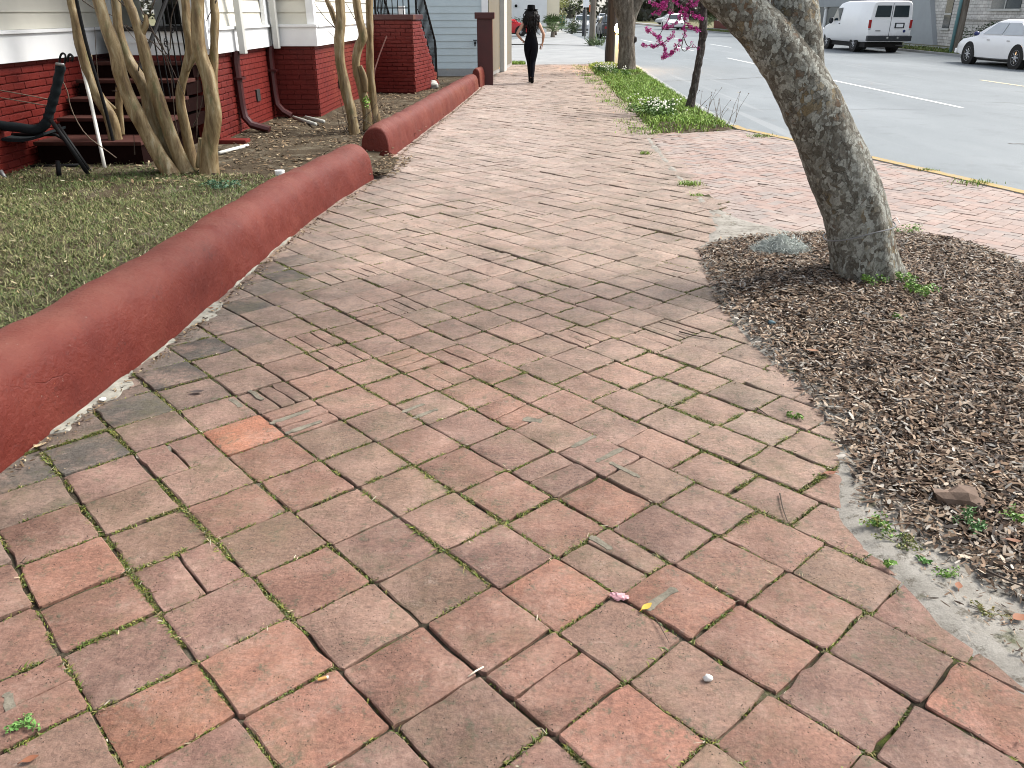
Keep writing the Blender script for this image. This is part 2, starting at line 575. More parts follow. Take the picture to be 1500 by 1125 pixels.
big = q.noise(5.5, 4, 0.6, stretch=(1, 1, .5))
sel = q.math('ADD', q.math('MULTIPLY', cellv, 0.5), q.math('MULTIPLY', big, 0.75))
c1 = q.ramp(sel, [(0.0, (0.085, 0.076, 0.060)), (0.44, (0.118, 0.109, 0.089)), (0.54, (0.152, 0.146, 0.122)), (0.63, (0.195, 0.192, 0.165)), (0.73, (0.26, 0.26, 0.228))], 'CONSTANT')
tan = q.math('MULTIPLY', q.ramp(sep.outputs[1], [(0.74, 0.0), (0.76, 1.0)]), q.ramp(q.noise(4.0, 3, 0.5), [(0.5, 0.0), (0.6, 0.8)]))
c1 = q.mix(tan, c1, (0.15, 0.113, 0.062))
rust = q.math('MULTIPLY', q.ramp(sep.outputs[2], [(0.84, 0.0), (0.86, 1.0)]), q.ramp(q.noise(4.6, 3, 0.5), [(0.54, 0.0), (0.62, 0.75)]))
c1 = q.mix(rust, c1, (0.105, 0.06, 0.032))
edge = q.ramp(fe.outputs['Distance'], [(0.0, 1.0), (0.055, 0.0)])
edge = q.math('MULTIPLY', edge, q.ramp(q.noise(9, 3), [(0.42, 0.0), (0.58, 0.75)]))
c1 = q.mix(edge, c1, (0.045, 0.038, 0.028))
c1 = q.mix(1.0, c1, q.ramp(q.noise(85, 5, 0.8), [(0.3, 0.5), (0.7, 1.45)]), 'MULTIPLY')
hh_ = q.math('ADD', q.math('MULTIPLY', cellv, 1.1), q.math('SUBTRACT', q.noise(70, 5, 0.75), q.math('ADD', q.math('MULTIPLY', tan, 0.8), q.math('MULTIPLY', edge, 0.8))))
M['sycamore'] = q.done(c1, 0.85, q.bump(hh_, 0.9, 0.009), 0.2)
q = NT('myrtle_bark')
c1 = q.ramp(q.noise(8, 6, 0.7, stretch=(2.2, 2.2, .4), dist=0.5), [(0.3, (0.06, 0.036, 0.016)), (0.44, (0.13, 0.086, 0.038)), (0.56, (0.215, 0.16, 0.082)), (0.72, (0.31, 0.275, 0.19))])
c1 = q.mix(q.ramp(q.noise(9, 4, 0.7, stretch=(1, 1, .4)), [(0.56, 0.0), (0.66, 0.6)]), c1, (0.075, 0.08, 0.028))
M['myrtle'] = q.done(c1, 0.6, q.bump(q.noise(18, 5, 0.7, stretch=(2, 2, .3)), 0.5, 0.012), 0.35)
q = NT('rough_bark')
c1 = q.ramp(q.noise(14, 6, 0.75, stretch=(1, 1, .3)), [(0.32, (0.035, 0.028, 0.02)), (0.5, (0.12, 0.10, 0.08)), (0.7, (0.24, 0.215, 0.18))])
c1 = q.mix(q.ramp(q.noise(5, 5, 0.7), [(0.58, 0.0), (0.7, 0.5)]), c1, (0.20, 0.21, 0.17))
M['bark'] = q.done(c1, 0.9, q.bump(q.noise(16, 6, 0.75, stretch=(1, 1, .3)), 1.0, 0.03), 0.15)
q = NT('dark_bark')
c1 = q.ramp(q.noise(20, 6, 0.75, stretch=(1, 1, .5)), [(0.35, (0.018, 0.015, 0.013)), (0.55, (0.06, 0.05, 0.045)), (0.66, (0.15, 0.145, 0.135))])
M['dbark'] = q.done(c1, 0.9, q.bump(q.noise(30, 6, 0.75, stretch=(1, 1, .4)), 1.0, 0.02), 0.15)
M['twig'] = plain('twig_bark', (0.05, 0.034, 0.023), 0.8, 0.3, 20)
q = NT('creosote_wood')
c1 = q.ramp(q.noise(12, 6, 0.7, stretch=(1, 1, .06)), [(0.35, (0.012, 0.01, 0.009)), (0.65, (0.05, 0.038, 0.03))])
M['pole'] = q.done(c1, 0.8, q.bump(q.noise(25, 5, 0.7, stretch=(1, 1, .05)), 0.7, 0.01), 0.3)
q = NT('weathered_pole')
c1 = q.ramp(q.noise(14, 6, 0.7, stretch=(1, 1, .06)), [(0.35, (0.09, 0.075, 0.06)), (0.65, (0.21, 0.185, 0.155))])
M['gpole'] = q.done(c1, 0.85, q.bump(q.noise(25, 5, 0.7, stretch=(1, 1, .05)), 0.7, 0.01), 0.2)

# built things
M['white'] = plain('white_paint', (0.78, 0.79, 0.79), 0.45, 0.05, 3, 0.1, 30)
M['cream'] = plain('cream_siding_paint', (0.62, 0.60, 0.52), 0.5, 0.07, 2.5, 0.12, 30)
M['blue'] = plain('pale_blue_siding_paint', (0.46, 0.54, 0.56), 0.5, 0.06, 2.0, 0.12, 30)
M['grey_trim'] = plain('grey_trim_paint', (0.46, 0.46, 0.43), 0.55, 0.06, 3)
M['olive'] = plain('olive_grey_paint', (0.115, 0.11, 0.085), 0.6, 0.08, 3)
M['iron'] = plain('black_iron', (0.006, 0.006, 0.0065), 0.5, 0.2, 20, spec=0.12)
M['dark'] = plain('dark_void', (0.012, 0.011, 0.010), 0.9, 0.2, 4)
M['sky_tint_glass'] = plain('painted_sky_glass', (0.40, 0.43, 0.45), 0.12, 0.08, 1.5, spec=0.6)  # sky reflection painted in as a pale base colour
M['glass'] = plain('dark_window_glass', (0.016, 0.028, 0.034), 0.08, 0.1, 2, spec=0.6)
M['carwhite'] = plain('white_car_paint', (0.80, 0.80, 0.80), 0.28, 0.02, 1.5, spec=0.5)
M['carsilver'] = plain('silver_car_paint', (0.42, 0.43, 0.44), 0.3, 0.03, 1.5, spec=0.6)
M['carred'] = plain('red_car_paint', (0.42, 0.012, 0.016), 0.3, 0.04, 1.5, spec=0.5)
M['cardark'] = plain('dark_car_paint', (0.03, 0.032, 0.036), 0.3, 0.04, 1.5, spec=0.5)
M['rubber'] = plain('tyre_rubber', (0.014, 0.014, 0.015), 0.85, 0.2, 30)
M['alloy'] = plain('wheel_alloy', (0.40, 0.40, 0.41), 0.35, 0.1, 10, metal=0.1)
M['chrome'] = plain('bright_metal', (0.55, 0.55, 0.55), 0.25, 0.05, 10, metal=0.9)
M['taillight'] = plain('red_lens', (0.30, 0.012, 0.014), 0.2, 0.1, 20)
M['plastic_dark'] = plain('dark_plastic', (0.02, 0.022, 0.026), 0.5, 0.15, 20)
M['blueplastic'] = plain('blue_mirror_plastic', (0.02, 0.03, 0.12), 0.3, 0.1, 20)
M['padding'] = plain('dark_teal_padding', (0.008, 0.012, 0.014), 0.85, 0.3, 25, 0.5, 120, 0.2)
M['rope'] = plain('rope', (0.12, 0.09, 0.065), 0.9, 0.2, 60)
M['pvc'] = plain('white_pvc', (0.62, 0.61, 0.56), 0.5, 0.1, 8)
M['wire'] = plain('grey_wire', (0.17, 0.17, 0.17), 0.45, 0.2, 30, metal=0.5)
M['moss_grey'] = plain('spanish_moss', (0.33, 0.37, 0.35), 0.9, 0.25, 20, use_attr=True)
M['stone'] = plain('grey_stone', (0.33, 0.33, 0.30), 0.9, 0.3, 9, 0.7, 40)
M['brownrock'] = plain('brown_rock', (0.13, 0.085, 0.06), 0.85, 0.4, 12, 0.8, 35)
M['litter'] = plain('litter', None, 0.7, 0.12, 60, use_attr=True)
M['skin'] = plain('skin', (0.42, 0.235, 0.155), 0.5, 0.06, 12)
M['cloth'] = plain('black_cloth', (0.0035, 0.0035, 0.0042), 0.9, 0.25, 18, 0.4, 60, 0.12)
M['denim'] = plain('black_denim', (0.0035, 0.004, 0.007), 0.9, 0.3, 14, 0.4, 60, 0.12)
M['hair'] = plain('dark_hair', (0.006, 0.004, 0.003), 0.5, 0.3, 30, 0.6, 80, 0.25)
M['teal'] = plain('teal_plastic', (0.015, 0.13, 0.14), 0.45, 0.1, 8)
M['teal_metal'] = plain('teal_conduit', (0.12, 0.24, 0.26), 0.45, 0.12, 6)
M['green_plastic'] = plain('dark_green_plastic', (0.012, 0.045, 0.03), 0.5, 0.12, 8)
M['orange'] = plain('orange_plastic', (0.70, 0.13, 0.025), 0.5, 0.1, 8)
q = NT('white_brick_wall')
bt = q.n('ShaderNodeTexBrick')
bt.inputs['Scale'].default_value = 1.0
bt.inputs['Mortar Size'].default_value = 0.012
bt.inputs['Brick Width'].default_value = 0.42
bt.inputs['Row Height'].default_value = 0.15
bt.inputs['Color1'].default_value = (0.62, 0.60, 0.56, 1)
bt.inputs['Color2'].default_value = (0.48, 0.46, 0.43, 1)
bt.inputs['Mortar'].default_value = (0.26, 0.245, 0.22, 1)
cx = q.n('ShaderNodeSeparateXYZ')
q.l(q.pos, cx.inputs[0])
cb = q.n('ShaderNodeCombineXYZ')
q.l(q.math('ADD', cx.outputs[0], cx.outputs[1]), cb.inputs[0])
q.l(cx.outputs[2], cb.inputs[1])
q.l(cb.outputs[0], bt.inputs['Vector'])
c1 = q.mix(1.0, bt.outputs['Color'], q.ramp(q.noise(2.5, 5, 0.7), [(0.3, 0.75), (0.7, 1.15)]), 'MULTIPLY')
M['wbrick'] = q.done(c1, 0.8, q.bump(bt.outputs['Fac'], -0.5, 0.01), 0.2)
M['wstucco'] = plain('white_render', (0.66, 0.67, 0.66), 0.7, 0.06, 1.2)
M['beige'] = plain('beige_render', (0.50, 0.46, 0.36), 0.7, 0.06, 1.2)
M['greyhouse'] = plain('grey_house_paint', (0.30, 0.32, 0.33), 0.7, 0.08, 1.2)
M['roof'] = plain('dark_shingle', (0.06, 0.058, 0.055), 0.9, 0.25, 4)
q = NT('lamp_glow')
q.b.inputs['Emission Color'].default_value = (1.0, 0.55, 0.18, 1)
q.b.inputs['Emission Strength'].default_value = 30.0
M['glow'] = q.done((0.9, 0.7, 0.4), 0.4)

# ================================================================ SETTING
ROAD_Z = -0.06
WALL_FOOT = [(-2.0, 0.6), (-1.975, 2.64), (-1.95, 2.91), (-1.91, 3.1), (-1.86, 3.44), (-1.80, 4.38), (-1.755, 5.72), (-1.70, 6.79), (-1.46, 8.58),
             (-1.46, 9.6), (-1.44, 9.89), (-1.20, 13.31), (-0.72, 19.95), (-0.45, 21.2), (-0.2, 25.5), (-0.05, 29.2)]
WALK_R = [(1.7, 0.6), (1.5, 1.4), (1.36, 1.57), (1.3, 1.75), (1.23, 2.24), (1.28, 2.5), (1.35, 2.91), (1.38, 3.3), (1.32, 3.98), (1.3, 4.65), (1.43, 5.72),
          (1.66, 6.22), (1.75, 7.33), (1.94, 12.1), (2.09, 14.2), (2.21, 19.6), (2.37, 27), (2.42, 29.2)]
KERB = [(6.05, 3.0), (5.55, 5.9), (5.0, 7.84), (4.69, 8.86), (4.29, 10.09), (3.87, 11.43), (3.46, 12.55), (3.42, 13.4), (3.48, 15.28), (3.69, 19.95), (3.95, 25.2), (4.12, 28.8)]

def flat_sheet(name, poly, z, mat, kind='structure', parent=None):
    mb = MB()
    mb.add([(x, y, z) for x, y in poly], [list(range(len(poly)))])
    o = mb.build(name, mat, parent, fix=False)
    if parent is None:
        o['kind'] = kind
    return o

flat_sheet('ground', [(-700, -60), (700, -60), (700, 1400), (-700, 1400)], -0.16, M['ground'])
road_edge = KERB + [(4.3, 31), (4.35, 48), (4.6, 49), (4.9, 900)]
flat_sheet('road', [(6.3, -8)] + road_edge + [(18.6, 900), (18.6, -8)], ROAD_Z, M['road'])

def road_line(name, x, spans, w, mat):
    mb = MB()
    for y0, y1 in spans:
        mb.add([(x - w / 2, y0, ROAD_Z + .005), (x + w / 2, y0, ROAD_Z + .005), (x + w / 2, y1, ROAD_Z + .005), (x - w / 2, y1, ROAD_Z + .005)], [(0, 1, 2, 3)])
    o = mb.build(name, mat, fix=False)
    o['kind'] = 'structure'
road_line('lane_marking', 8.62, [(16.1, 22.9), (29.6, 34.5), (41, 46), (53, 58)], 0.11, M['line_white'])
road_line('lane_marking', 11.4, [(33.5, 38.0), (45, 50), (58, 64)], 0.10, M['line_white'])
road_line('centre_marking', 12.65, [(4, 23.0)], 0.12, M['line_yellow'])

# sealed cracks across the carriageway
def crack(pts, w=0.025):
    mb = MB()
    P = []
    for (x0, y0), (x1, y1) in zip(pts, pts[1:]):
        for k in range(12):
            t = k / 12
            P.append((x0 + (x1 - x0) * t + random.uniform(-.03, .03), y0 + (y1 - y0) * t + random.uniform(-.03, .03)))
    for (x0, y0), (x1, y1) in zip(P, P[1:]):
        n = Vector((y1 - y0, -(x1 - x0))).normalized() * w * random.uniform(.3, 1)
        mb.add([(x0 + n.x, y0 + n.y, ROAD_Z + .004), (x1 + n.x, y1 + n.y, ROAD_Z + .004), (x1 - n.x, y1 - n.y, ROAD_Z + .004), (x0 - n.x, y0 - n.y, ROAD_Z + .004)], [(0, 1, 2, 3)])
    mb.build('road_crack', M['twig'], fix=False)['kind'] = 'structure'
crack([(4.05, 22.6), (6.0, 23.3), (7.6, 24.4)], .02)
crack([(3.6, 15.6), (5.4, 15.9), (8.0, 15.8)], .012)
crack([(9.0, 17.4), (11.2, 16.6), (14.0, 16.3)], .014)
crack([(6.9, 11.5), (7.9, 11.2)], .03)

# kerb
def ribbon(mb, pts, w0, w1, z0, z1, mi=0):
    """strip along a polyline, from offset w0 to w1 on its right side"""
    P = [Vector(p) for p in pts]
    L, Rr = [], []
    for i, p in enumerate(P):
        d = (P[min(i + 1, len(P) - 1)] - P[max(i - 1, 0)]).normalized()
        n = Vector((d.y, -d.x))
        L.append(p + n * w0)
        Rr.append(p + n * w1)
    n = len(P)
    vs = [(p.x, p.y, z1) for p in L] + [(p.x, p.y, z1) for p in Rr] + [(p.x, p.y, z0) for p in L] + [(p.x, p.y, z0) for p in Rr]
    fs = []
    for i in range(n - 1):
        fs += [(i, i + 1, n + i + 1, n + i), (n + i, n + i + 1, 3 * n + i + 1, 3 * n + i), (2 * n + i, 2 * n + i + 1, i + 1, i)]
    mb.add(vs, fs, mi)
def dense(pts, step=0.4, jit=0.0):
    out = []
    for (x0, y0), (x1, y1) in zip(pts, pts[1:]):
        n = max(1, int(math.hypot(x1 - x0, y1 - y0) / step))
        for k in range(n):
            t = k / n
            out.append((x0 + (x1 - x0) * t + random.uniform(-jit, jit), y0 + (y1 - y0) * t + random.uniform(-jit, jit)))
    return out + [pts[-1]]
mb = MB()
kd = dense(KERB, 0.35, 0.008)
ribbon(mb, kd, -0.06, 0.07, -0.12, 0.004)
kerb = mb.build('kerb', M['concrete'])
kerb['kind'] = 'structure'
mb = MB()
ribbon(mb, [p for p in kd if p[1] < 13.2], -0.056, 0.073, -0.05, 0.009)
mb.build('yellow_paint', M['kerb_yellow'], kerb)

# ---------------------------------------------------------------- clay paved walk
def hz(x, y):
    return 0.011 * noise.noise(Vector((x * 0.9, y * 0.9, 3.3))) + 0.006 * noise.noise(Vector((x * 2.7, y * 2.7, 8.1))) + (0.012 * noise.noise(Vector((x * .5, y * .35, 1.7))) if y > 3 else 0)

def grid_sheet(name, xs, ys, zf, mat, keep=None, parent=None, kind='structure', smooth=True):
    mb = MB()
    nx, ny = len(xs), len(ys)
    vs = [(x, y, zf(x, y)) for y in ys for x in xs]
    fs = []
    for j in range(ny - 1):
        for i in range(nx - 1):
            if keep is None or keep((xs[i] + xs[i + 1]) / 2, (ys[j] + ys[j + 1]) / 2):
                fs.append((j * nx + i, j * nx + i + 1, (j + 1) * nx + i + 1, (j + 1) * nx + i))
    mb.add(vs, fs)
    o = mb.build(name, mat, parent, smooth=smooth, fix=False)
    if parent is None:
        o['kind'] = kind
    return o

def joint_z(x, y):
    n = noise.noise(Vector((x * 2.1, y * 2.1, 5.5))) + 0.6 * noise.noise(Vector((x * 8, y * 8, 1.5)))
    return hz(x, y) - 0.0125 + 0.0055 * max(-1, min(1, n * 1.3))
ys_ = list(np.arange(0.7, 6.5, 0.04)) + list(np.arange(6.5, 29.3, 0.2))
sidewalk = grid_sheet('sidewalk', list(np.arange(-2.25, 2.6, 0.04)), ys_, joint_z, M['joint'],
                      lambda x, y: lerp_poly(WALL_FOOT, y) - 0.25 < x < lerp_poly(WALK_R, y) + 0.15)

DU = Vector((math.cos(R(42)), math.sin(R(42))))
DV = Vector((math.cos(R(-47.5)), math.sin(R(-47.5))))
acent = {-3: .35, -2: .62, -1: .89, 0: 1.165, 1: 1.41, 2: 1.655, 3: 1.90, 4: 2.13, 5: 2.355, 6: 2.577}
for i in range(-4, -14, -1): acent[i] = acent[i + 1] - .262
for i in range(7, 100): acent[i] = acent[i - 1] + .226
aedge = {i: (acent[i] + acent[i - 1]) / 2 for i in range(-12, 99)}
rt = random.Random(21)
tiles = []          # dict(poly, c, col, kind)
off = 0.0
PAL = [((.182, .096, .069), 6), ((.198, .098, .067), 4), ((.158, .098, .069), 3), ((.176, .098, .075), 5), ((.182, .110, .081), 4), ((.160, .093, .071), 3), ((.212, .100, .064), 1)]
PALW = [c for c, w in PAL for _ in range(w)]
b_in = {}
for i in range(-12, 98):
    if i <= 4:
        b0 = -1.37 + .016 * i
    elif i == 5: b0 = -1.44
    elif i == 6: b0 = -1.528
    else:
        off += rt.uniform(-.07, .075)
        b0 = -1.50 + off
    step = .260 if i < 6 else .256
    vs_prev = None
    edges = []
    drift = 0
    for j in range(-90, 20):
        if i > 8: drift += rt.gauss(0, .006)
        edges.append(b0 + (j - .5) * step + drift + rt.gauss(0, .004))
    for k in range(len(edges) - 1):
        a0, a1 = aedge[i], aedge[i + 1]
        bb0, bb1 = edges[k], edges[k + 1]
        # the strips turn very slightly along their length
        def W(a, b):
            wv = .005 * math.sin(b * 1.7 + a * .9) + .003 * math.sin(b * 3.9 + a * 2.0)
            p = DU * (a + wv * .8) + DV * (b + .006 * math.sin(a * 2.3 + b))
            return (p.x, p.y)
        c = W((a0 + a1) / 2, (bb0 + bb1) / 2)
        if not (0.75 < c[1] < 29.05): continue
        if not (lerp_poly(WALL_FOOT, c[1]) - .16 < c[0] < lerp_poly(WALK_R, c[1]) + .10): continue
        g1, g2 = (rt.uniform(.0012, .0042) if rt.random() > .22 else rt.uniform(.005, .009)), (rt.uniform(.0012, .0042) if rt.random() > .15 else rt.uniform(.005, .008))
        q4 = [W(a0 + g1, bb0 + g2), W(a0 + g1, bb1 - g2), W(a1 - g1, bb1 - g2), W(a1 - g1, bb0 + g2)]
        col = Vector(rt.choice(PALW)) * rt.uniform(.88, 1.1)
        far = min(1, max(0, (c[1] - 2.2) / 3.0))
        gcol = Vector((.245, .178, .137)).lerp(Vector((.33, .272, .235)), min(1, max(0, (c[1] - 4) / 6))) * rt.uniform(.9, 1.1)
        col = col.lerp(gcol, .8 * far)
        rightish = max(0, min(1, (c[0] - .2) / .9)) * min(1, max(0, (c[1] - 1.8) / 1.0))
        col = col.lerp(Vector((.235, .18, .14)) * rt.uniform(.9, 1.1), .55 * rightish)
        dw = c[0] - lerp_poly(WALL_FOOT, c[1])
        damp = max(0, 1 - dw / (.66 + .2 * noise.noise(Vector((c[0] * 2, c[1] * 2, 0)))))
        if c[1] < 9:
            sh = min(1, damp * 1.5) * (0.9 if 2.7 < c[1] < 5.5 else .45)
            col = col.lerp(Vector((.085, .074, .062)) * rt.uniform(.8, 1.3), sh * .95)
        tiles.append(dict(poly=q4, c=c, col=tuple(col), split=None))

def tile_at(px, py):
    x, y = gpt(px, py)
    return min(tiles, key=lambda t: (t['c'][0] - x) ** 2 + (t['c'][1] - y) ** 2)
tile_at(328, 638)['col'] = (.28, .122, .074)
for p_ in ((490, 1055), (922, 1065), (1440, 1030)):
    tile_at(*p_)['col'] = (.225, .108, .075)
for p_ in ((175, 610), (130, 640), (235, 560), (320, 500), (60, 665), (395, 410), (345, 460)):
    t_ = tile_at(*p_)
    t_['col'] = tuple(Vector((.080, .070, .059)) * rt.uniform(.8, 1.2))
for p_, s_ in (((258, 845), 2), ((815, 690), -2), ((365, 590), 3), ((640, 560), 2), ((690, 530), 2), ((400, 617), -3), ((235, 668), 2), ((1005, 500), -2), ((450, 500), 3),
               ((520, 470), -3), ((590, 440), 3), ((800, 425), 2), ((860, 470), -2), ((940, 500), 2), ((60, 1010), -2), ((740, 590), -2), ((560, 400), 3), ((620, 385), -3)):
    tile_at(*p_)['split'] = s_
for t_ in tiles:
    if t_['split'] is None and t_['c'][1] > 3.6 and rt.random() < .10:
        t_['split'] = rt.choice([2, -2, 2, -2, 3, -3])
    if t_['split'] is None and rt.random() < .03:
        t_['split'] = rt.choice([2, -2])

def pieces(t):
    s = t['split']
    P = [Vector(p) for p in t['poly']]
    if not s:
        return [P]
    if s < 0:
        P = P[1:] + P[:1]
    n = abs(s)
    cuts = [k / n + rt.uniform(-.1, .1) for k in range(1, n)]
    cuts = [0] + cuts + [1]
    out = []
    w = [rt.uniform(-.05, .05) if n == 2 else rt.uniform(-.015, .015) for _ in cuts]
    w[0] = w[-1] = 0
    gap = .008
    for k in range(n):
        c0, c1, w0, w1 = cuts[k], cuts[k + 1], w[k], w[k + 1]
        g0 = gap if k else 0
        g1 = gap if k < n - 1 else 0
        out.append([P[0].lerp(P[3], c0 + w0 + g0), P[1].lerp(P[2], c0 - w0 + g0), P[1].lerp(P[2], c1 - w1 - g1), P[0].lerp(P[3], c1 + w1 - g1)])
    return out

def tile_geo(P, z, tx, ty, fine):
    """outline -> top, worn edge, skirt (z is the tile's height at its centre)"""
    c = sum(P, Vector((0, 0))) / len(P)
    o = []
    for k in range(len(P)):
        a, b = P[k], P[(k + 1) % len(P)]
        d = b - a
        L = d.length
        if L < 1e-4: continue
        nrm = Vector((d.y, -d.x)) / L
        if fine:
            cr = rt.uniform(.004, .012) / L
            for t in (cr, .28 + rt.uniform(-.08, .08), .5 + rt.uniform(-.06, .06), .74 + rt.uniform(-.08, .08), 1 - rt.uniform(.004, .012) / L):
                o.append(a + d * min(.97, max(.03, t)) + nrm * (rt.gauss(-.0008, .0016) if rt.random() > .10 else -rt.uniform(.003, .009)))
        else:
            o.append(a)
            o.append(a + d * .5 + nrm * rt.gauss(-.001, .002))
    n = len(o)
    def zz(p): return z + (p.x - c.x) * tx + (p.y - c.y) * ty
    vs = []
    for p in o:
        q_ = p + (c - p).normalized() * (rt.uniform(.0025, .007) if fine else .006)
        vs.append((q_.x, q_.y, zz(q_)))
    for p in o:
        vs.append((p.x, p.y, zz(p) - rt.uniform(.002, .005)))
    for p in o:
        vs.append((p.x, p.y, zz(p) - .04))
    fs = [list(range(n))]
    for k in range(n):
        k2 = (k + 1) % n
        fs += [(n + k, n + k2, k2, k), (2 * n + k, 2 * n + k2, n + k2, n + k)]
    return c, vs, fs

order = sorted(tiles, key=lambda t: t['c'][0] ** 2 + t['c'][1] ** 2 + (0 if in_frame(*t['c'], 0, 90) else 1e4))
near_n = 0
far_mb = MB()
edge_soil = []
for t in order:
    ps = pieces(t)
    near = near_n + len(ps) <= 300 and in_frame(*t['c'], 0, 90)
    for P in ps:
        # keep the walk inside its right-hand border
        z = hz(*t['c']) + max(-.0035, min(.0045, rt.gauss(0, .0022)))
        tx, ty = rt.gauss(0, .008), rt.gauss(0, .008)
        t['plane'] = (z, tx, ty)
        if (P[1] - P[0]).cross(P[2] - P[1]) < 0:
            P = P[::-1]
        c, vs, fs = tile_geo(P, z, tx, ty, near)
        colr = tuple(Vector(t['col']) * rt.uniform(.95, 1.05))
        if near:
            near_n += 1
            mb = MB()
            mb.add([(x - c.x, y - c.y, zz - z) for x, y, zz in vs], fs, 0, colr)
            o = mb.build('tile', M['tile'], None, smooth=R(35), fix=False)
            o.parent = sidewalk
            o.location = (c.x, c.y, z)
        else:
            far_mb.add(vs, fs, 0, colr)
o = far_mb.build('far_tiles', M['tile'], sidewalk, fix=False)
o['kind'] = 'stuff'

# cement in worn slots and along the foot of the wall
def patch_poly(c, ang, L, w, n=16, jit=.25):
    out = []
    for k in range(n):
        a = 2 * math.pi * k / n
        ex = math.copysign(abs(math.cos(a)) ** .3, math.cos(a)) * L / 2
        ey = math.copysign(abs(math.sin(a)) ** .6, math.sin(a)) * w / 2 * rt.uniform(1 - jit, 1 + jit)
        out.append((c[0] + ex * math.cos(ang) - ey * math.sin(ang), c[1] + ex * math.sin(ang) + ey * math.cos(ang)))
    return out
M['mortar'] = plain('pale_mortar', (0.21, 0.20, 0.17), 0.9, 0.4, 14, 0.9, 80, 0.15)
M['cement'] = plain('grey_cement', (0.15, 0.135, 0.105), 0.9, 0.55, 22, 0.9, 90, 0.15)
def slot(px, py, ang, L=.15, w=.028):
    c = gpt(px, py)
    mb = MB()
    t_ = tile_at(px, py)
    z_, tx, ty = t_['plane']
    P_ = patch_poly(c, R(ang), L * .95, w * .8, 26, .4)
    z0_ = lambda p: z_ + (p[0] - t_['c'][0]) * tx + (p[1] - t_['c'][1]) * ty
    mb.prism(P_, 0, 1)
    mb.v = [(x, y, z0_((x, y)) + (.0016 if z > .5 else -.012)) for x, y, z in mb.v]
    mb.build('cement_patch', M['cement'], sidewalk)
for a_ in ((855, 648, 42), (893, 668, 42, .17), (425, 612, 42, .2, .03), (445, 627, 42, .18, .03), (605, 598, 42, .13), (623, 606, 42, .14), (345, 590, -48, .12), (375, 580, -48, .14), (968, 880, 42, .15, .035),
           (880, 797, -48, .1, .03), (225, 662, 30, .14, .07), (22, 1045, -48, .2, .03), (780, 615, -10, .09, .05), (915, 690, -48, .16, .025)):
    slot(*a_)
mb = MB()
yy = 2.72
while yy < 6.4:
    x0 = lerp_poly(WALL_FOOT, yy) - .05
    ww = .0 + .19 * max(0, noise.noise(Vector((yy * 2.6, 4, 0))) + .3 + .35 * noise.noise(Vector((yy * 13, 4, 0)))) * (1 if 2.95 < yy < 4.6 else .3)
    y1 = yy + .03
    x1 = lerp_poly(WALL_FOOT, y1) - .05
    w1 = .0 + .19 * max(0, noise.noise(Vector((y1 * 2.6, 4, 0))) + .3 + .35 * noise.noise(Vector((y1 * 13, 4, 0)))) * (1 if 2.95 < y1 < 4.6 else .3)
    z = hz(x0, yy) + .005
    z1_ = hz(x1, y1) + .005
    mb.add([(x0, yy, z + .012), (x0 + ww + .03, yy, z), (x1 + w1 + .03, y1, z1_), (x1, y1, z1_ + .012),
            (x0 + ww + .045, yy, z - .02), (x1 + w1 + .045, y1, z1_ - .02)], [(0, 1, 2, 3), (1, 4, 5, 2)])
    yy = y1
mb.build('cement_fillet', M['mortar'], sidewalk, smooth=True, fix=False)

# ---------------------------------------------------------------- newer brick paving in herringbone
BRK_POLY = [(1.66, 6.0), (1.75, 7.33), (1.94, 12.1), (1.99, 12.0), (2.5, 12.15), (3.46, 12.58), (3.87, 11.43), (4.29, 10.09), (4.69, 8.86), (5.0, 7.84), (5.55, 5.9), (6.0, 3.2), (3.7, 2.4), (3.66, 4.2), (3.54, 5.34), (3.46, 5.91), (3.16, 6.22), (2.61, 6.22), (1.86, 6.0)]
brick_paving = flat_sheet('brick_pavement', BRK_POLY, -0.009, M['sand'])
def unit_brick(l, w, h, j, name, mat, bev=.003):
    mb = MB()
    mb.box(-l / 2, l / 2, -w / 2, w / 2, -h, 0)
    mb.v = [(x + rt.gauss(0, j), y + rt.gauss(0, j), z + (rt.gauss(0, j * .5) if z == 0 else 0)) for x, y, z in mb.v]
    o = mb.build(name, mat, None, bevel=bev)
    me = o.data
    bpy.data.objects.remove(o)
    return me
BPAL = [(.25, .182, .15), (.262, .184, .15), (.238, .176, .148), (.275, .205, .172), (.22, .17, .146), (.23, .187, .162), (.272, .182, .146)]
BV = []
for c_ in BPAL:
    for _ in range(2):
        me = unit_brick(.195, .095, .04, .0016, 'paving_brick', M['pbrick'])
        n = len(me.vertices)
        me.color_attributes['Col'].data.foreach_set('color', np.tile(np.array([*c_, 1], dtype=np.float32), n))
        BV.append(me)
cells = []
ca, sa = math.cos(R(43)), math.sin(R(43))
for gx in range(-140, 140):
    for gy in range(-140, 140):
        k = (gx - gy) % 4
        if k == 0: lx, ly, rot = (gx + 1) * .1, (gy + .5) * .1, 0
        elif k == 3: lx, ly, rot = (gx + .5) * .1, (gy + 1) * .1, 1
        else: continue
        X, Y = 3 + lx * ca - ly * sa, 8 + lx * sa + ly * ca
        if inside(BRK_POLY, X, Y):
            cells.append((X, Y, R(43) + rot * math.pi / 2))
cells.sort(key=lambda c: (0 if in_frame(c[0], c[1], 0, 10) else 1e4) + c[0] ** 2 + c[1] ** 2)
fb = MB()
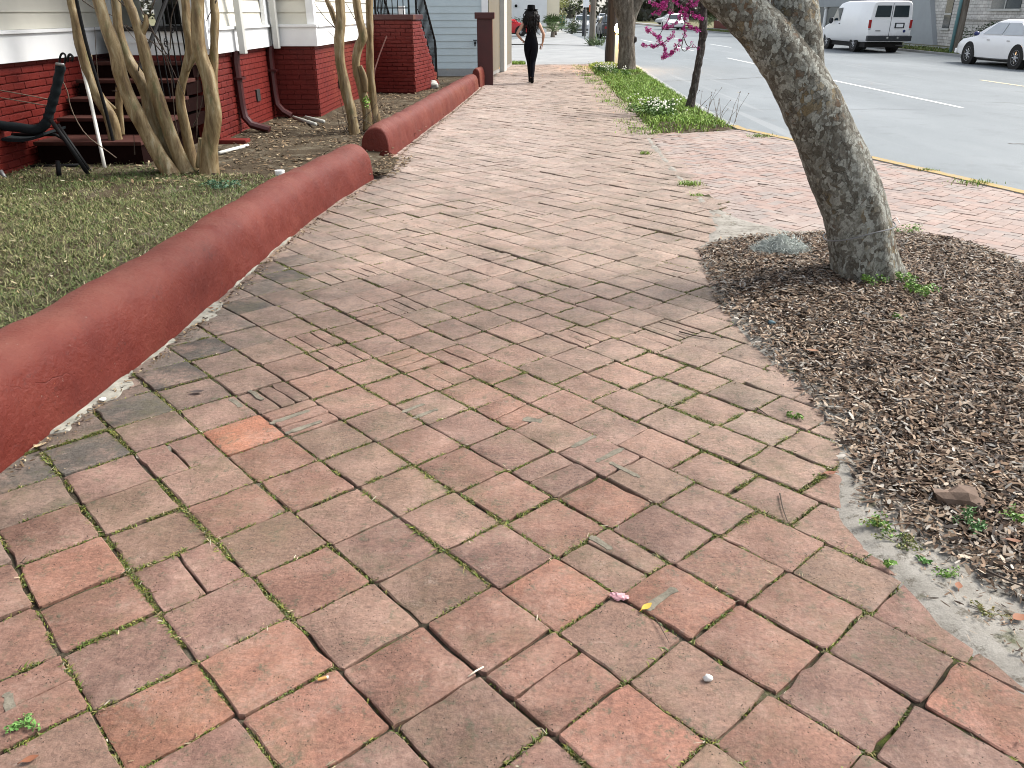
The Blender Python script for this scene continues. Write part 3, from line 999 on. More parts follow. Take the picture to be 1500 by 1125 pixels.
for n_, (X, Y, a_) in enumerate(cells):
    z = .006 * noise.noise(Vector((X, Y, 2))) + rt.gauss(0, .0015) - .002
    if n_ < 300:
        o = bpy.data.objects.new('paving_brick', rt.choice(BV))
        COL.objects.link(o)
        o.parent = brick_paving
        o.location = (X, Y, z)
        o.rotation_euler = (rt.gauss(0, .008), rt.gauss(0, .008), a_ + rt.gauss(0, .01))
    else:
        c_, s_ = math.cos(a_), math.sin(a_)
        cs = [(-.0965, -.0465), (.0965, -.0465), (.0965, .0465), (-.0965, .0465)]
        q_ = [(X + x * c_ - y * s_, Y + x * s_ + y * c_) for x, y in cs]
        fb.add([(x, y, z + rt.gauss(0, .001)) for x, y in q_] + [(x, y, z - .03) for x, y in q_], [(0, 1, 2, 3), (4, 5, 1, 0), (5, 6, 2, 1), (6, 7, 3, 2), (7, 4, 0, 3)], 0, rt.choice(BPAL))
o = fb.build('far_paving_bricks', M['pbrick'], brick_paving, fix=False)
o['kind'] = 'stuff'

# ---------------------------------------------------------------- mulch bed and sand
BED = [(1.43, 5.72), (1.31, 4.65), (1.34, 3.98), (1.40, 3.3), (1.38, 2.95), (1.33, 2.6), (1.32, 2.42), (1.38, 2.24), (1.45, 2.10), (1.57, 1.90), (1.8, 1.55), (3.75, 1.2), (3.72, 3.2), (3.56, 5.34), (3.47, 5.95), (3.16, 6.28), (2.61, 6.28), (1.86, 6.11), (1.6, 5.95)]
_EDC = {}
def edge_dist(poly, x, y):
    k_ = id(poly)
    if k_ not in _EDC:
        A = np.array(poly); B = np.roll(A, -1, 0)
        _EDC[k_] = (A, B - A, ((B - A) ** 2).sum(1), poly)
    A, D, L2, _ = _EDC[k_]
    p = np.array((x, y)) - A
    t = np.clip((p * D).sum(1) / L2, 0, 1)
    return float(np.sqrt(((p - D * t[:, None]) ** 2).sum(1).min()))
def edge_dist_slow(poly, x, y):
    d = 9
    for (x0, y0), (x1, y1) in zip(poly, poly[1:] + poly[:1]):
        L2 = (x1 - x0) ** 2 + (y1 - y0) ** 2
        t = max(0, min(1, ((x - x0) * (x1 - x0) + (y - y0) * (y1 - y0)) / L2))
        d = min(d, math.hypot(x - x0 - t * (x1 - x0), y - y0 - t * (y1 - y0)))
    return d
def edge_np(poly, P):
    A = np.array(poly); B = np.roll(A, -1, 0)
    d = np.full(len(P), 9.0)
    for a, b in zip(A, B):
        D = b - a
        t = np.clip(((P - a) @ D) / (D @ D), 0, 1)
        d = np.minimum(d, np.linalg.norm(P - a - t[:, None] * D, axis=1))
    return d
def bed_z(x, y):
    e = edge_dist(BED, x, y) if inside(BED, x, y) else -edge_dist(BED, x, y)
    m = max(0, min(1, (e + .03) / .35))
    t = .035 * math.exp(-((x - 2.3) ** 2 + (y - 5.0) ** 2) / .6)
    return -.012 + .036 * m ** .6 + t * m + .010 * noise.noise(Vector((x * 3, y * 3, 0))) + .006 * noise.noise(Vector((x * 11, y * 11, 0)))
SANDP = [(1.13, 2.35), (1.2, 2.6), (1.27, 2.95), (1.31, 3.3), (1.26, 3.98), (1.24, 4.65), (1.36, 5.75), (1.5, 6.1), (1.62, 6.5), (1.66, 7.4), (1.88, 12.1), (1.99, 12.1), (1.87, 9.5), (1.83, 7.9), (1.92, 6.9), (2.2, 6.42), (2.6, 6.36), (3.2, 6.4), (3.6, 5.95), (3.68, 5.3), (3.85, 2), (3.85, .9), (1.42, .9), (1.34, 1.45), (1.25, 1.7), (1.18, 2.0)]
def sand_z(x, y):
    e = edge_dist(SANDP, x, y) if inside(SANDP, x, y) else -edge_dist(SANDP, x, y)
    return -.016 + .026 * max(0, min(1, (e + .02) / .10)) + .009 * noise.noise(Vector((x * 4, y * 4, 9))) + .005 * noise.noise(Vector((x * 17, y * 17, 9)))
gxs = list(np.arange(1.08, 3.95, .035))
grid_sheet('sandy_soil', gxs, list(np.arange(.9, 12.3, .035)), sand_z, M['sand'], lambda x, y: inside(SANDP, x, y) or edge_dist(SANDP, x, y) < .04)
mulch_bed = grid_sheet('mulch_bed', gxs, list(np.arange(1.15, 6.4, .035)), bed_z, M['mulch_soil'], lambda x, y: inside(BED, x, y) and edge_dist(BED, x, y) > .015)

def chips(name, P, zf, Lr, wr, tilt, pal, mat, rng, lift=.004, parent=None, bend=.25):
    """thin bent slivers lying on a surface; P (n,2)"""
    n = len(P)
    z = np.array([zf(x, y) for x, y in P])
    L = rng.uniform(*Lr, n) * rng.uniform(.5, 1, n)
    w = rng.uniform(*wr, n)
    az = rng.uniform(0, 2 * np.pi, n)
    ti = rng.normal(0, tilt, n)
    ro = rng.normal(0, tilt * 1.6, n)
    d = np.stack([np.cos(az) * np.cos(ti), np.sin(az) * np.cos(ti), np.sin(ti)], 1)
    s = np.stack([-np.sin(az), np.cos(az), np.zeros(n)], 1)
    up = np.cross(d, s)
    s2 = s * np.cos(ro)[:, None] + up * np.sin(ro)[:, None]
    nn = np.cross(d, s2)
    c = np.stack([P[:, 0], P[:, 1], z + lift + rng.uniform(0, lift * 2.5, n)], 1)
    V = np.zeros((n, 6, 3))
    for k, (t, ww, b) in enumerate([(-.5, .35, 0), (-.5, -.25, 0), (0, .5, bend), (0, -.5, bend), (.5, .2, 0), (.5, -.3, 0)]):
        V[:, k] = c + d * (L * t)[:, None] + s2 * (w * ww)[:, None] + nn * (L * b * .22 * rng.uniform(-1, 1, n))[:, None]
    base = (np.arange(n) * 6)[:, None]
    F = np.concatenate([base + np.array([0, 1, 3, 2]), base + np.array([2, 3, 5, 4])])
    pal = np.array(pal)
    col = pal[rng.integers(0, len(pal), n)] * rng.uniform(.7, 1.25, (n, 1))
    return np_mesh(name, V.reshape(-1, 3), F, np.repeat(col, 6, 0), mat, parent)

def scatter(poly, n, rng, dens=None):
    P = np.array(poly)
    lo, hi = P.min(0), P.max(0)
    out = rng.uniform(lo, hi, (int(n), 2))
    out = out[inside_np(poly, out)]
    if dens is not None:
        k = np.array([dens(x, y) for x, y in out])
        out = out[rng.uniform(0, 1, len(out)) < k]
    return out
MP = [(.26, .195, .14), (.028, .018, .012), (.06, .036, .023), (.105, .066, .041), (.16, .106, .07), (.24, .175, .122), (.33, .27, .21), (.30, .275, .24), (.055, .045, .038), (.17, .14, .112), (.085, .05, .03), (.13, .085, .052)]
BEDX = [(1.36, 5.76), (1.24, 4.65), (1.28, 3.98), (1.34, 3.3), (1.34, 2.95), (1.27, 2.6), (1.26, 2.40), (1.32, 2.2), (1.40, 2.04), (1.52, 1.82), (1.76, 1.48), (3.75, 1.2), (3.74, 3.2), (3.6, 5.36), (3.5, 6.0), (3.16, 6.33), (2.61, 6.33), (1.84, 6.16), (1.55, 6.0)]
Pm = scatter(BEDX, 115000, RNG)
Pm = Pm[RNG.uniform(0, 1, len(Pm)) < np.clip(.25 + edge_np(BEDX, Pm) / .15, 0, 1)]
_zx, _zy = np.arange(1.0, 4.05, .05), np.arange(.9, 12.4, .05)
def mz_exact(x, y):
    return max(bed_z(x, y) if inside(BED, x, y) else -.1, sand_z(x, y) if inside(SANDP, x, y) else -.1, hz(x, y) if x < 1.45 else -.01)
_zg = np.array([[mz_exact(x, y) for x in _zx] for y in _zy])
def mz(x, y):
    fx, fy = (x - 1.0) / .05, (y - .9) / .05
    i, j = max(0, min(len(_zx) - 2, int(fx))), max(0, min(len(_zy) - 2, int(fy)))
    u, v = fx - i, fy - j
    return (_zg[j, i] * (1 - u) + _zg[j, i + 1] * u) * (1 - v) + (_zg[j + 1, i] * (1 - u) + _zg[j + 1, i + 1] * u) * v
o = chips('mulch_chips', Pm, mz, (.014, .068), (.003, .015), .26, MP, M['chip'], RNG, .006, mulch_bed)
o['kind'] = 'stuff'
Pm = np.concatenate([scatter([(1.2, 1.2), (1.15, 5.8), (2.0, 12.0), (2.4, 12), (2.6, 6.6), (3.8, 6.2), (3.9, 1.2)], 3000, RNG), scatter([(1.2, 2.4), (1.3, 2.7), (1.42, 2.4), (1.6, 2.1), (1.9, 1.7), (1.75, 1.3), (1.38, 1.6)], 1600, RNG)])
o = chips('loose_debris', Pm, mz, (.01, .04), (.002, .006), .2, MP[:6], M['chip'], RNG, .004)
tag(o, 'scattered bark slivers and debris strewn around the mulch bed', 'debris', kind='stuff')

# ---------------------------------------------------------------- grass
def blades(name, P, zf, h, w, lean, pal, rng, parent=None, mat=None, patch=None):
    n = len(P)
    z = np.array([zf(x, y) for x, y in P])
    H = rng.uniform(h[0], h[1], n)
    az = rng.uniform(0, 2 * np.pi, n)
    fa = rng.uniform(0, 2 * np.pi, n)
    le = np.abs(rng.normal(lean, lean * .5, n))
    W = rng.uniform(w[0], w[1], n)
    s = np.stack([np.cos(fa), np.sin(fa), np.zeros(n)], 1) * (W / 2)[:, None]
    d = np.stack([np.cos(az), np.sin(az), np.zeros(n)], 1)
    b = np.stack([P[:, 0], P[:, 1], z - .004], 1)
    m = b + d * (H * le * .4)[:, None]
    m[:, 2] += H * .62
    t = b + d * (H * le * 1.25)[:, None]
    t[:, 2] += H * np.clip(1.05 - le * .42, .2, 1)
    V = np.stack([b - s, b + s, m + s * .75, m - s * .75, t], 1).reshape(-1, 3)
    base = (np.arange(n) * 5)[:, None]
    F = np.concatenate([base + np.array([0, 1, 2]), base + np.array([0, 2, 3]), base + np.array([3, 2, 4])])
    pal = np.array(pal)
    idx = rng.integers(0, len(pal), n)
    col = pal[idx] * rng.uniform(.7, 1.3, (n, 1))
    if patch is not None:
        f = np.array([patch(x, y) for x, y in P])
        col = col * (1 - f[:, None]) + np.array([.055, .105, .022]) * rng.uniform(.7, 1.3, (n, 1)) * f[:, None]
    return np_mesh(name, V, F, np.repeat(col, 5, 0), mat or M['blade'], parent)

# front yard left of the low wall
def yard_z(x, y):
    return .10 + .018 * noise.noise(Vector((x * .8, y * .8, 4))) + .010 * noise.noise(Vector((x * 4, y * 4, 4))) - (.06 * max(0, min(1, (y - 9.5) / 4)) if x > -3 else 0) - (.10 * max(0, min(1, (x + 1.85) / .45)) * max(0, 1 - abs(y - 9.22) / .75) ** .5)
YARD = [(-9.5, .6), (-1.75, .6), (-1.7, 4), (-1.65, 6.5), (-1.5, 8.6), (-1.42, 9.8), (-1.2, 13.2), (-.8, 19.6), (-.9, 23.2), (-9.5, 23.2)]
front_yard = grid_sheet('front_yard', list(np.arange(-9.5, -.3, .12)), list(np.arange(.6, 23.3, .12)), yard_z, M['yard'],
                        lambda x, y: x < lerp_poly(WALL_FOOT, y) - (.14 if y < 8.7 or y > 9.7 else -.12))
LAWNP = [(-8.5, 1.2), (-2.36, 1.2), (-2.27, 3.2), (-2.10, 6.6), (-1.98, 7.8), (-2.3, 8.1), (-3.0, 8.35), (-3.6, 8.9), (-8.5, 9.3)]
def lawn_d(x, y):
    d = 1.0
    if y > 7.0: d *= max(.08, 1 - (y - 7.0) / 2.1) 
    d *= .5 + .9 * (noise.noise(Vector((x * 1.3, y * 1.3, 7))) + .45) + .5 * noise.noise(Vector((x * 5, y * 5, 7)))
    return min(1, max(.06, d)) * (1 if in_frame(x, y, .1, 30) else (.4 if in_frame(x, y, .1, 600) else 0))
def greener(x, y):
    return max(0, min(.8, 1.4 * noise.noise(Vector((x * 1.1, y * 1.1, 2.5))) - .05))
LP = [(.165, .168, .068), (.21, .198, .092), (.135, .15, .052), (.10, .13, .036), (.075, .11, .029), (.15, .158, .062), (.058, .09, .023), (.24, .22, .115)]
Pl = scatter(LAWNP, 230000, RNG, lawn_d)
o = blades('lawn_grass', Pl, yard_z, (.010, .055), (.0035, .0085), 1.1, LP, RNG, patch=greener)
tag(o, 'dry winter lawn behind the red wall', 'grass', kind='stuff')
Ps = scatter(LAWNP, 22000, RNG, lawn_d)
o = chips('lawn_straw', Ps[::7], lambda x, y: yard_z(x, y) + .02, (.02, .06), (.004, .010), .5, [(.42, .37, .24), (.33, .28, .17), (.26, .20, .11), (.48, .44, .32)], M['chip'], RNG, .008)
tag(o, 'bleached straw flecks lying in the dry lawn', 'straw', kind='stuff')
# fallen leaves and straw in the bed near the house
LITP = [(-6.5, 8.2), (-1.7, 7.4), (-1.55, 9.2), (-1.45, 10), (-1.2, 13.2), (-.85, 19), (-2.0, 22), (-3.0, 17.5), (-3.0, 13.4), (-3.7, 13.1), (-3.7, 10), (-5.2, 8.9)]
Pt = scatter(LITP, 30000, RNG, lambda x, y: max(.12, min(1, .6 + 1.6 * noise.noise(Vector((x * 1.4, y * .9, 12))))) * (1 if in_frame(x, y, .1, 20) else 0))
TP = [(.11, .07, .038), (.17, .115, .065), (.24, .17, .10), (.07, .045, .028), (.30, .24, .155), (.05, .035, .025), (.14, .10, .06)]
o = chips('leaf_litter', Pt, yard_z, (.025, .085), (.008, .028), .2, TP, M['chip'], RNG, .006)
tag(o, 'brown leaf litter and pine straw between house and red wall', 'leaf litter', kind='stuff')
Pt = scatter([(-1.62, 8.45), (-1.25, 8.5), (-1.15, 9.9), (-1.5, 9.9)], 900, RNG)
o = chips('spilled_litter', Pt, lambda x, y: .02 + .06 * max(0, min(1, (-1.32 - x) / .3)), (.02, .06), (.006, .02), .2, TP, M['chip'], RNG, .006)
tag(o, 'brown leaf litter spilled through the gap between the red walls', 'leaf litter', kind='stuff')
Pt = RNG.uniform(2.6, 19.8, 2200)
Pt = np.array([(lerp_poly(WALL_FOOT, y) + .03 + abs(RNG.normal(0, .035)), y) for y in Pt if not 8.5 < y < 9.9])
o = chips('gutter_litter', Pt, lambda x, y: hz(x, y), (.01, .04), (.003, .012), .3, TP, M['chip'], RNG, .004)
tag(o, 'crumbs of leaves and grit along the foot of the red wall', 'leaf litter', kind='stuff')

# moss and tiny weeds in the joints of the walk
pts, cl = [], []
for t in tiles:
    if t['c'][1] > 7.5: continue
    for k in range(4):
        a, b = Vector(t['poly'][k]), Vector(t['poly'][(k + 1) % 4])
        m_ = (a + b) / 2
        dens = noise.noise(Vector((m_.x * 1.6, m_.y * 1.6, 31))) + .5 * noise.noise(Vector((m_.x * 6, m_.y * 6, 31)))
        if m_.y < 2.4 and m_.x < .4: dens += .22
        elif m_.y < 5: dens += .08
        cnt = int(max(0, dens + .22) * 420 * (1 if m_.y < 4 else .5))
        for _ in range(cnt):
            p = a.lerp(b, rt.random()) + (a - Vector(t['c'])).normalized() * rt.uniform(0, .006)
            if noise.noise(Vector((p.x * 14, p.y * 14, 3))) > -.12:
                pts.append((p.x + rt.gauss(0, .0035), p.y + rt.gauss(0, .0035)))
Pj = np.array(pts)
o = blades('joint_moss', Pj, lambda x, y: hz(x, y) - .007, (.006, .018), (.0025, .007), .9, [(.10, .14, .022), (.16, .17, .03), (.07, .10, .02), (.20, .17, .06), (.055, .06, .02), (.12, .10, .045)], RNG, sidewalk)
o['kind'] = 'stuff'
Pd = Pj[RNG.integers(0, len(Pj), 2600)] + RNG.normal(0, .012, (2600, 2))
o = chips('joint_debris', Pd, lambda x, y: hz(x, y) - .004, (.006, .03), (.001, .004), .3, TP + [(.34, .3, .22)], M['chip'], RNG, .004, sidewalk)
o['kind'] = 'stuff'

# planted verge beside the road
VERGE = [(1.99, 11.9), (2.35, 12.1), (3.40, 12.5), (3.36, 13.4), (3.42, 15.28), (3.63, 19.95), (3.88, 25.2), (4.02, 28.6), (2.55, 28.7), (2.42, 27.0), (2.26, 19.6), (2.13, 14.2)]
def verge_z(x, y):
    e = edge_dist(VERGE, x, y) if inside(VERGE, x, y) else 0
    return -.015 + .075 * max(0, min(1, e / .3)) + .02 * noise.noise(Vector((x * 2, y * 2, 6)))
verge = grid_sheet('verge', list(np.arange(1.9, 4.2, .1)), list(np.arange(11.8, 28.9, .1)), verge_z, M['yard'], lambda x, y: inside(VERGE, x, y))
def verge_d(x, y):
    d = min(1, .15 + edge_dist(VERGE, x, y) / .22)
    if math.hypot(x - 3.3, y - 23.3) < 1.0: d *= .25
    if y < 12.7: d *= .45
    return d * min(1, max(.25, .75 + noise.noise(Vector((x * 1.6, y * 1.6, 9)))))
Pv = scatter(VERGE, 75000, RNG, verge_d)
GP = [(.165, .28, .032), (.205, .33, .045), (.13, .23, .028), (.23, .34, .06), (.25, .30, .08), (.10, .175, .025)]
o = blades('verge_grass', Pv, verge_z, (.03, .12), (.008, .018), .75, GP, RNG, verge)
o['kind'] = 'stuff'
# ragged tufts creeping over the brick edge
tuft = []
for _ in range(60):
    y = rt.uniform(12, 28.5)
    cx = lerp_poly([(1.99, 11.76), (2.09, 14.23), (2.21, 19.58), (2.37, 28)], y) + rt.uniform(-.32, .05)
    for _ in range(rt.randint(15, 60)):
        tuft.append((cx + rt.gauss(0, .10), y + rt.gauss(0, .14)))
o = blades('edge_grass', np.array(tuft), lambda x, y: .0, (.02, .08), (.006, .012), .8, GP + [(.25, .24, .1)], RNG, verge)
o['kind'] = 'stuff'

def leafy(name, clusters, size, pal, rng, parent=None, per=30, mat=None, flat=.5, asp=.5):
    """many small leaf faces; clusters: (centre, radius xyz)"""
    V, C = [], []
    for c, r, n in clusters:
        n = int(n)
        g_ = rng.normal(0, 1, (n, 3))
        g_ /= np.linalg.norm(g_, axis=1)[:, None] + 1e-6
        g_ *= rng.uniform(.25, 1, (n, 1)) ** .5
        p = np.array(c) + g_ * np.array(r)
        L = rng.uniform(size[0], size[1], n)[:, None]
        d = rng.normal(0, 1, (n, 3))
        d[:, 2] *= flat
        d /= np.linalg.norm(d, axis=1)[:, None]
        u = rng.normal(0, 1, (n, 3))
        s = np.cross(d, u)
        s /= np.linalg.norm(s, axis=1)[:, None] + 1e-6
        nn = np.cross(d, s)
        q_ = np.stack([p - d * L * .5, p + s * L * asp * .5 + nn * L * .08, p + d * L * .5, p - s * L * asp * .5 + nn * L * .08], 1)
        V.append(q_.reshape(-1, 3))
        pl = np.array(pal)
        cc = pl[rng.integers(0, len(pl), n)] * rng.uniform(.75, 1.25, (n, 1))
        C.append(np.repeat(cc, 4, 0))
    V = np.concatenate(V)
    C = np.concatenate(C)
    F = np.arange(len(V)).reshape(-1, 4)
    return np_mesh(name, V, F, C, mat or M['leaf'], parent)

# clover with white flowers, two patches on the verge
for (cx, cy, rx, ry, lab) in ((2.45, 14.2, .30, .9, 'patch of clover with white flowers beside the pink sapling'), (2.75, 24.6, .38, 1.6, 'patch of clover with white flowers in front of the grey tree')):
    t = thing('clover_patch', (cx, cy, .05), lab, 'clover', 'clover patches on the verge')
    cs = [((cx + rt.gauss(0, rx * .5), cy + rt.gauss(0, ry * .5), .10 + rt.uniform(0, .06)), (.12, .14, .07), 90) for _ in range(26)]
    leafy('foliage', cs, (.03, .06), [(.075, .15, .025), (.11, .20, .035), (.05, .11, .02)], RNG, t)
    mb = MB()
    for _ in range(95):
        x, y = cx + rt.gauss(0, rx * .55), cy + rt.gauss(0, ry * .5)
        z = .17 + rt.uniform(0, .10)
        mb.blob((x, y, z), rt.uniform(.010, .019), 1, .2, 5, 0, (.78, .76, .66))
    o = mb.build('flower_heads', M['petal'], t)
    o['kind'] = 'stuff'

# pale apron and pavement beyond the brick walk
flat_sheet('driveway_apron', [(-14, 29.05), (2.45, 29.05), (4.15, 28.85), (4.32, 31), (4.37, 47), (-14, 49)], -.022, M['concrete'])
flat_sheet('far_pavement', [(-1.2, 49.02), (4.3, 47.02), (4.75, 50), (5.0, 300), (2.6, 300), (2.3, 70)], -.012, M['concrete'])
flat_sheet('parking_lot', [(-40, 49.05), (-1.3, 49.05), (2.2, 70), (2.5, 140), (-40, 140)], -.035, M['road'])
# opposite side of the street
mb = MB()
mb.box(18.45, 18.62, -4, 300, -.12, .03)
mb.build('kerb_opposite', M['concrete'])['kind'] = 'structure'
flat_sheet('verge_opposite', [(18.6, -4), (19.9, -4), (19.9, 300), (18.6, 300)], .02, M['yard'])
flat_sheet('pavement_opposite', [(19.9, -4), (21.6, -4), (21.6, 300), (19.9, 300)], .03, M['concrete'])
flat_sheet('lots_opposite', [(21.6, -4), (90, -4), (90, 300), (21.6, 300)], .022, M['ground'])
Pv = scatter([(18.62, 28), (19.9, 28), (19.9, 110), (18.62, 110)], 42000, RNG, lambda x, y: min(1, 36 / y) * max(.15, min(1, .7 + noise.noise(Vector((x, y * .5, 3))))))
o = blades('opposite_grass', Pv, lambda x, y: .02, (.06, .20), (.015, .04), .6, [(.12, .19, .04), (.17, .21, .06), (.20, .19, .08), (.09, .14, .03)], RNG)
tag(o, 'patchy green verge grass across the street', 'grass', kind='stuff')
Pv = scatter([(-.35, 29.2), (.45, 29.0), (.45, 30.2), (-.35, 30.4)], 2600, RNG)
o = blades('corner_grass', Pv, lambda x, y: -.02, (.05, .13), (.01, .02), .6, GP, RNG)
tag(o, 'small square of bright grass at the corner behind the walking person', 'grass', kind='stuff')

# ================================================================ LOW RED WALLS
def low_wall(path, hf, width, label, seams=(), step=.06, seed=1, group='low red garden walls'):
    P = []
    acc = 0
    for (x0, y0), (x1, y1) in zip(path, path[1:]):
        L = math.hypot(x1 - x0, y1 - y0)
        n = max(1, int(L / step))
        for k in range(n):
            P.append(Vector((x0 + (x1 - x0) * k / n, y0 + (y1 - y0) * k / n)))
    P.append(Vector(path[-1]))
    # smooth the line
    for _ in range(12):
        P = [P[0]] + [(P[i - 1] + P[i] * 2 + P[i + 1]) / 4 for i in range(1, len(P) - 1)] + [P[-1]]
    tot = sum((P[i + 1] - P[i]).length for i in range(len(P) - 1))
    prof = [(0.0, -.06), (.0, .0), (.004, .10), (.008, .20), (.012, .30), (.02, .42), (.035, .54), (.06, .66), (.10, .77), (.16, .87), (.25, .95), (.36, .99), (.48, 1.0), (.60, .985), (.72, .93), (.82, .84), (.90, .70), (.95, .55), (.98, .38), (1.0, .2), (1.0, -.06)]
    vs, fs = [], []
    s = 0
    m = len(prof)
    rings = []
    for i, p in enumerate(P):
        if i: s += (P[i] - P[i - 1]).length
        d = (P[min(i + 1, len(P) - 1)] - P[max(i - 1, 0)]).normalized()
        nl = Vector((-d.y, d.x))
        rings.append((p, nl, d, s, 1.0, 0.0))
    def ends(r, sign):
        p, nl, d, s, _, _ = r
        return [(p + d * sign * t, nl, d, s, sc, 0) for t, sc in ((.015, .985), (.026, .955), (.03, .90))]
    rings = ends(rings[0], -1)[::-1] + rings + ends(rings[-1], 1)
    for (p, nl, d, s, sc, _) in rings:
        h = hf(s / tot)
        seam = min([abs(s - q_) for q_ in seams] + [9])
        sq = 1 - (.035 * max(0, 1 - seam / .02))
        for o_, z in prof:
            oo = .5 + (o_ - .5) * sc * sq
            zz = z * h * sc * (sq if z > 0 else 1)
            bx = p + nl * (oo * width)
            v = Vector((bx.x, bx.y, zz))
            n_ = .017 * noise.noise(v * 2.3 + Vector((seed, 0, 0))) + .010 * noise.noise(v * 6 + Vector((seed, 3, 0))) + .0035 * noise.noise(v * 22)
            out = Vector((nl.x * (oo - .5) * 2, nl.y * (oo - .5) * 2, max(0, z - .3) * 1.4))
            if out.length > 0: out.normalize()
            v = v + out * n_ * (1 if z > 0 else .6)
            vs.append(v)
    nr = len(rings)
    for i in range(nr - 1):
        for k in range(m - 1):
            fs.append((i * m + k, i * m + k + 1, (i + 1) * m + k + 1, (i + 1) * m + k))
    fs.append(list(range(m)))
    fs.append([(nr - 1) * m + k for k in range(m)][::-1])
    mb = MB()
    mb.add(vs, fs)
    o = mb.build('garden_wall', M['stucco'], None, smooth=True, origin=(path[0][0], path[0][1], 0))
    return tag(o, label, 'wall', group)
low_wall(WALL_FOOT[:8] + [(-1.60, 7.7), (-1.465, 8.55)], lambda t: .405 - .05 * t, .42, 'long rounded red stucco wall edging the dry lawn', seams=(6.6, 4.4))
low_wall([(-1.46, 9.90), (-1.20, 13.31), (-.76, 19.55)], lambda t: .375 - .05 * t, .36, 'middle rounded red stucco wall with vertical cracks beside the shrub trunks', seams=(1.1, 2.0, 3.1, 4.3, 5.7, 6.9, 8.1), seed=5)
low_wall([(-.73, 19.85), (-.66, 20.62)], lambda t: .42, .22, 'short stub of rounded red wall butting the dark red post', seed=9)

t = thing('gate_post', (-.64, 20.84, 0), 'square dark red brick gate post with flat cap', 'post')
mb = MB(); mb.box(-.83, -.46, 20.66, 21.03, -.05, 1.46); mb.build('shaft', M['rtrim'], t, bevel=.01)
mb = MB(); mb.box(-.88, -.41, 20.61, 21.08, 1.46, 1.60); mb.build('cap', M['rtrim'], t, bevel=.012)

# ================================================================ HOUSE
house = thing('house', (-5.2, 13, 0), 'cream sided house with white skirt board on a red painted brick base', 'house')
BRICKV = {}
rb = random.Random(5)
def brick_variants(l, d, h):
    key = (l, d, h)
    if key not in BRICKV:
        out = []
        for _ in range(4):
            mb = MB()
            mb.box(-l / 2, l / 2, -d / 2, d / 2, -h / 2, h / 2)
            mb.v = [(x + rb.gauss(0, .0018), y + rb.gauss(0, .0018), z + rb.gauss(0, .0018)) for x, y, z in mb.v]
            o = mb.build('brick', M['rbrick'], None, bevel=.006)
            out.append(o.data)
            bpy.data.objects.remove(o)
        BRICKV[key] = out
    return BRICKV[key]
def wall_bricks(a, b, z0, z1, top=None, L=.215, H=.073):
    """brick positions on the right-hand side of line a-b: (x, y, z, rot, length)"""
    a, b = Vector(a), Vector(b)
    d = (b - a)
    tot = d.length
    d.normalize()
    n = Vector((d.y, -d.x))
    rot = math.atan2(d.y, d.x)
    out = []
    r = 0
    z = z0 + H / 2
    while z + H / 2 <= z1 + .005:
        s = -L / 2 if r % 2 else 0
        while s < tot - .02:
            s0, s1 = max(s, 0), min(s + L, tot)
            if top is not None:
                while s1 > s0 and top((s0 + s1) / 2 + (s1 - s0) * .3) < z + H / 2: s1 -= .02
            if s1 - s0 > .04:
                c = a + d * (s0 + s1) / 2 + n * (-.012)
                out.append((c.x, c.y, z, rot, s1 - s0 - .005))
            s += L
        z += H
        r += 1
    return out
def place_bricks(parent, lst, limit, L=.204, D=.05, H=.062):
    V = brick_variants(L, D, H)
    lst.sort(key=lambda q_: (0 if in_frame(q_[0], q_[1], q_[2], 5) else 1e4) + q_[0] ** 2 + q_[1] ** 2)
    org = ORG[parent.name]
    rest = MB()
    for k, (x, y, z, rot, ln) in enumerate(lst):
        if k < limit and in_frame(x, y, z, 5):
            o = bpy.data.objects.new('brick', rb.choice(V))
            COL.objects.link(o)
            o.parent = parent
            o.location = Vector((x, y, z)) - org
            o.rotation_euler = (rb.gauss(0, .006), rb.gauss(0, .01), rot + rb.gauss(0, .006))
            o.scale = (ln / L, 1, 1)
        else:
            c_, s_ = math.cos(rot), math.sin(rot)
            vs = []
            for zz in (-H / 2, H / 2):
                for (u, v) in ((-ln / 2, -D / 2), (ln / 2, -D / 2), (ln / 2, D / 2), (-ln / 2, D / 2)):
                    vs.append((x + u * c_ - v * s_, y + u * s_ + v * c_, z + zz))
            rest.add(vs, [(3, 2, 1, 0), (4, 5, 6, 7), (0, 1, 5, 4), (1, 2, 6, 5), (2, 3, 7, 6), (3, 0, 4, 7)])
    if rest.v:
        o = rest.build('far_bricks', M['rbrick'], parent)
        o['kind'] = 'stuff'

# ground lines of the street front (outside on the right)
WL = ((-5.2, 4.0), (-5.2, 12.3))
WA = ((-3.74, 10.58), (-3.74, 13.3))
WB = ((-3.74, 13.3), (-3.05, 13.3))
WC = ((-3.05, 13.3), (-2.98, 18.2))
fb = MB()
for a_, b_ in (WL, WA, WC):
    fb.slab(a_, b_, -.1, 1.16, -.25, -.006)
fb.slab((-3.995, 13.3), (-3.06, 13.3), -.1, 1.16, -.25, -.006)
fb.slab((-4.9, 10.62), (-3.75, 10.62), -.1, 1.14, -.25, -.006)
foundation = fb.build('foundation', M['rbrick'], house)
bl = wall_bricks(*WA, .06, 1.15) + wall_bricks(*WB, .06, 1.15) + wall_bricks(*WC, .06, 1.15) + wall_bricks(WL[0], WL[1], .06, 1.15) + wall_bricks((-3.95, 10.58), (-3.74, 10.58), .06, 1.15)
place_bricks(foundation, bl, 300)

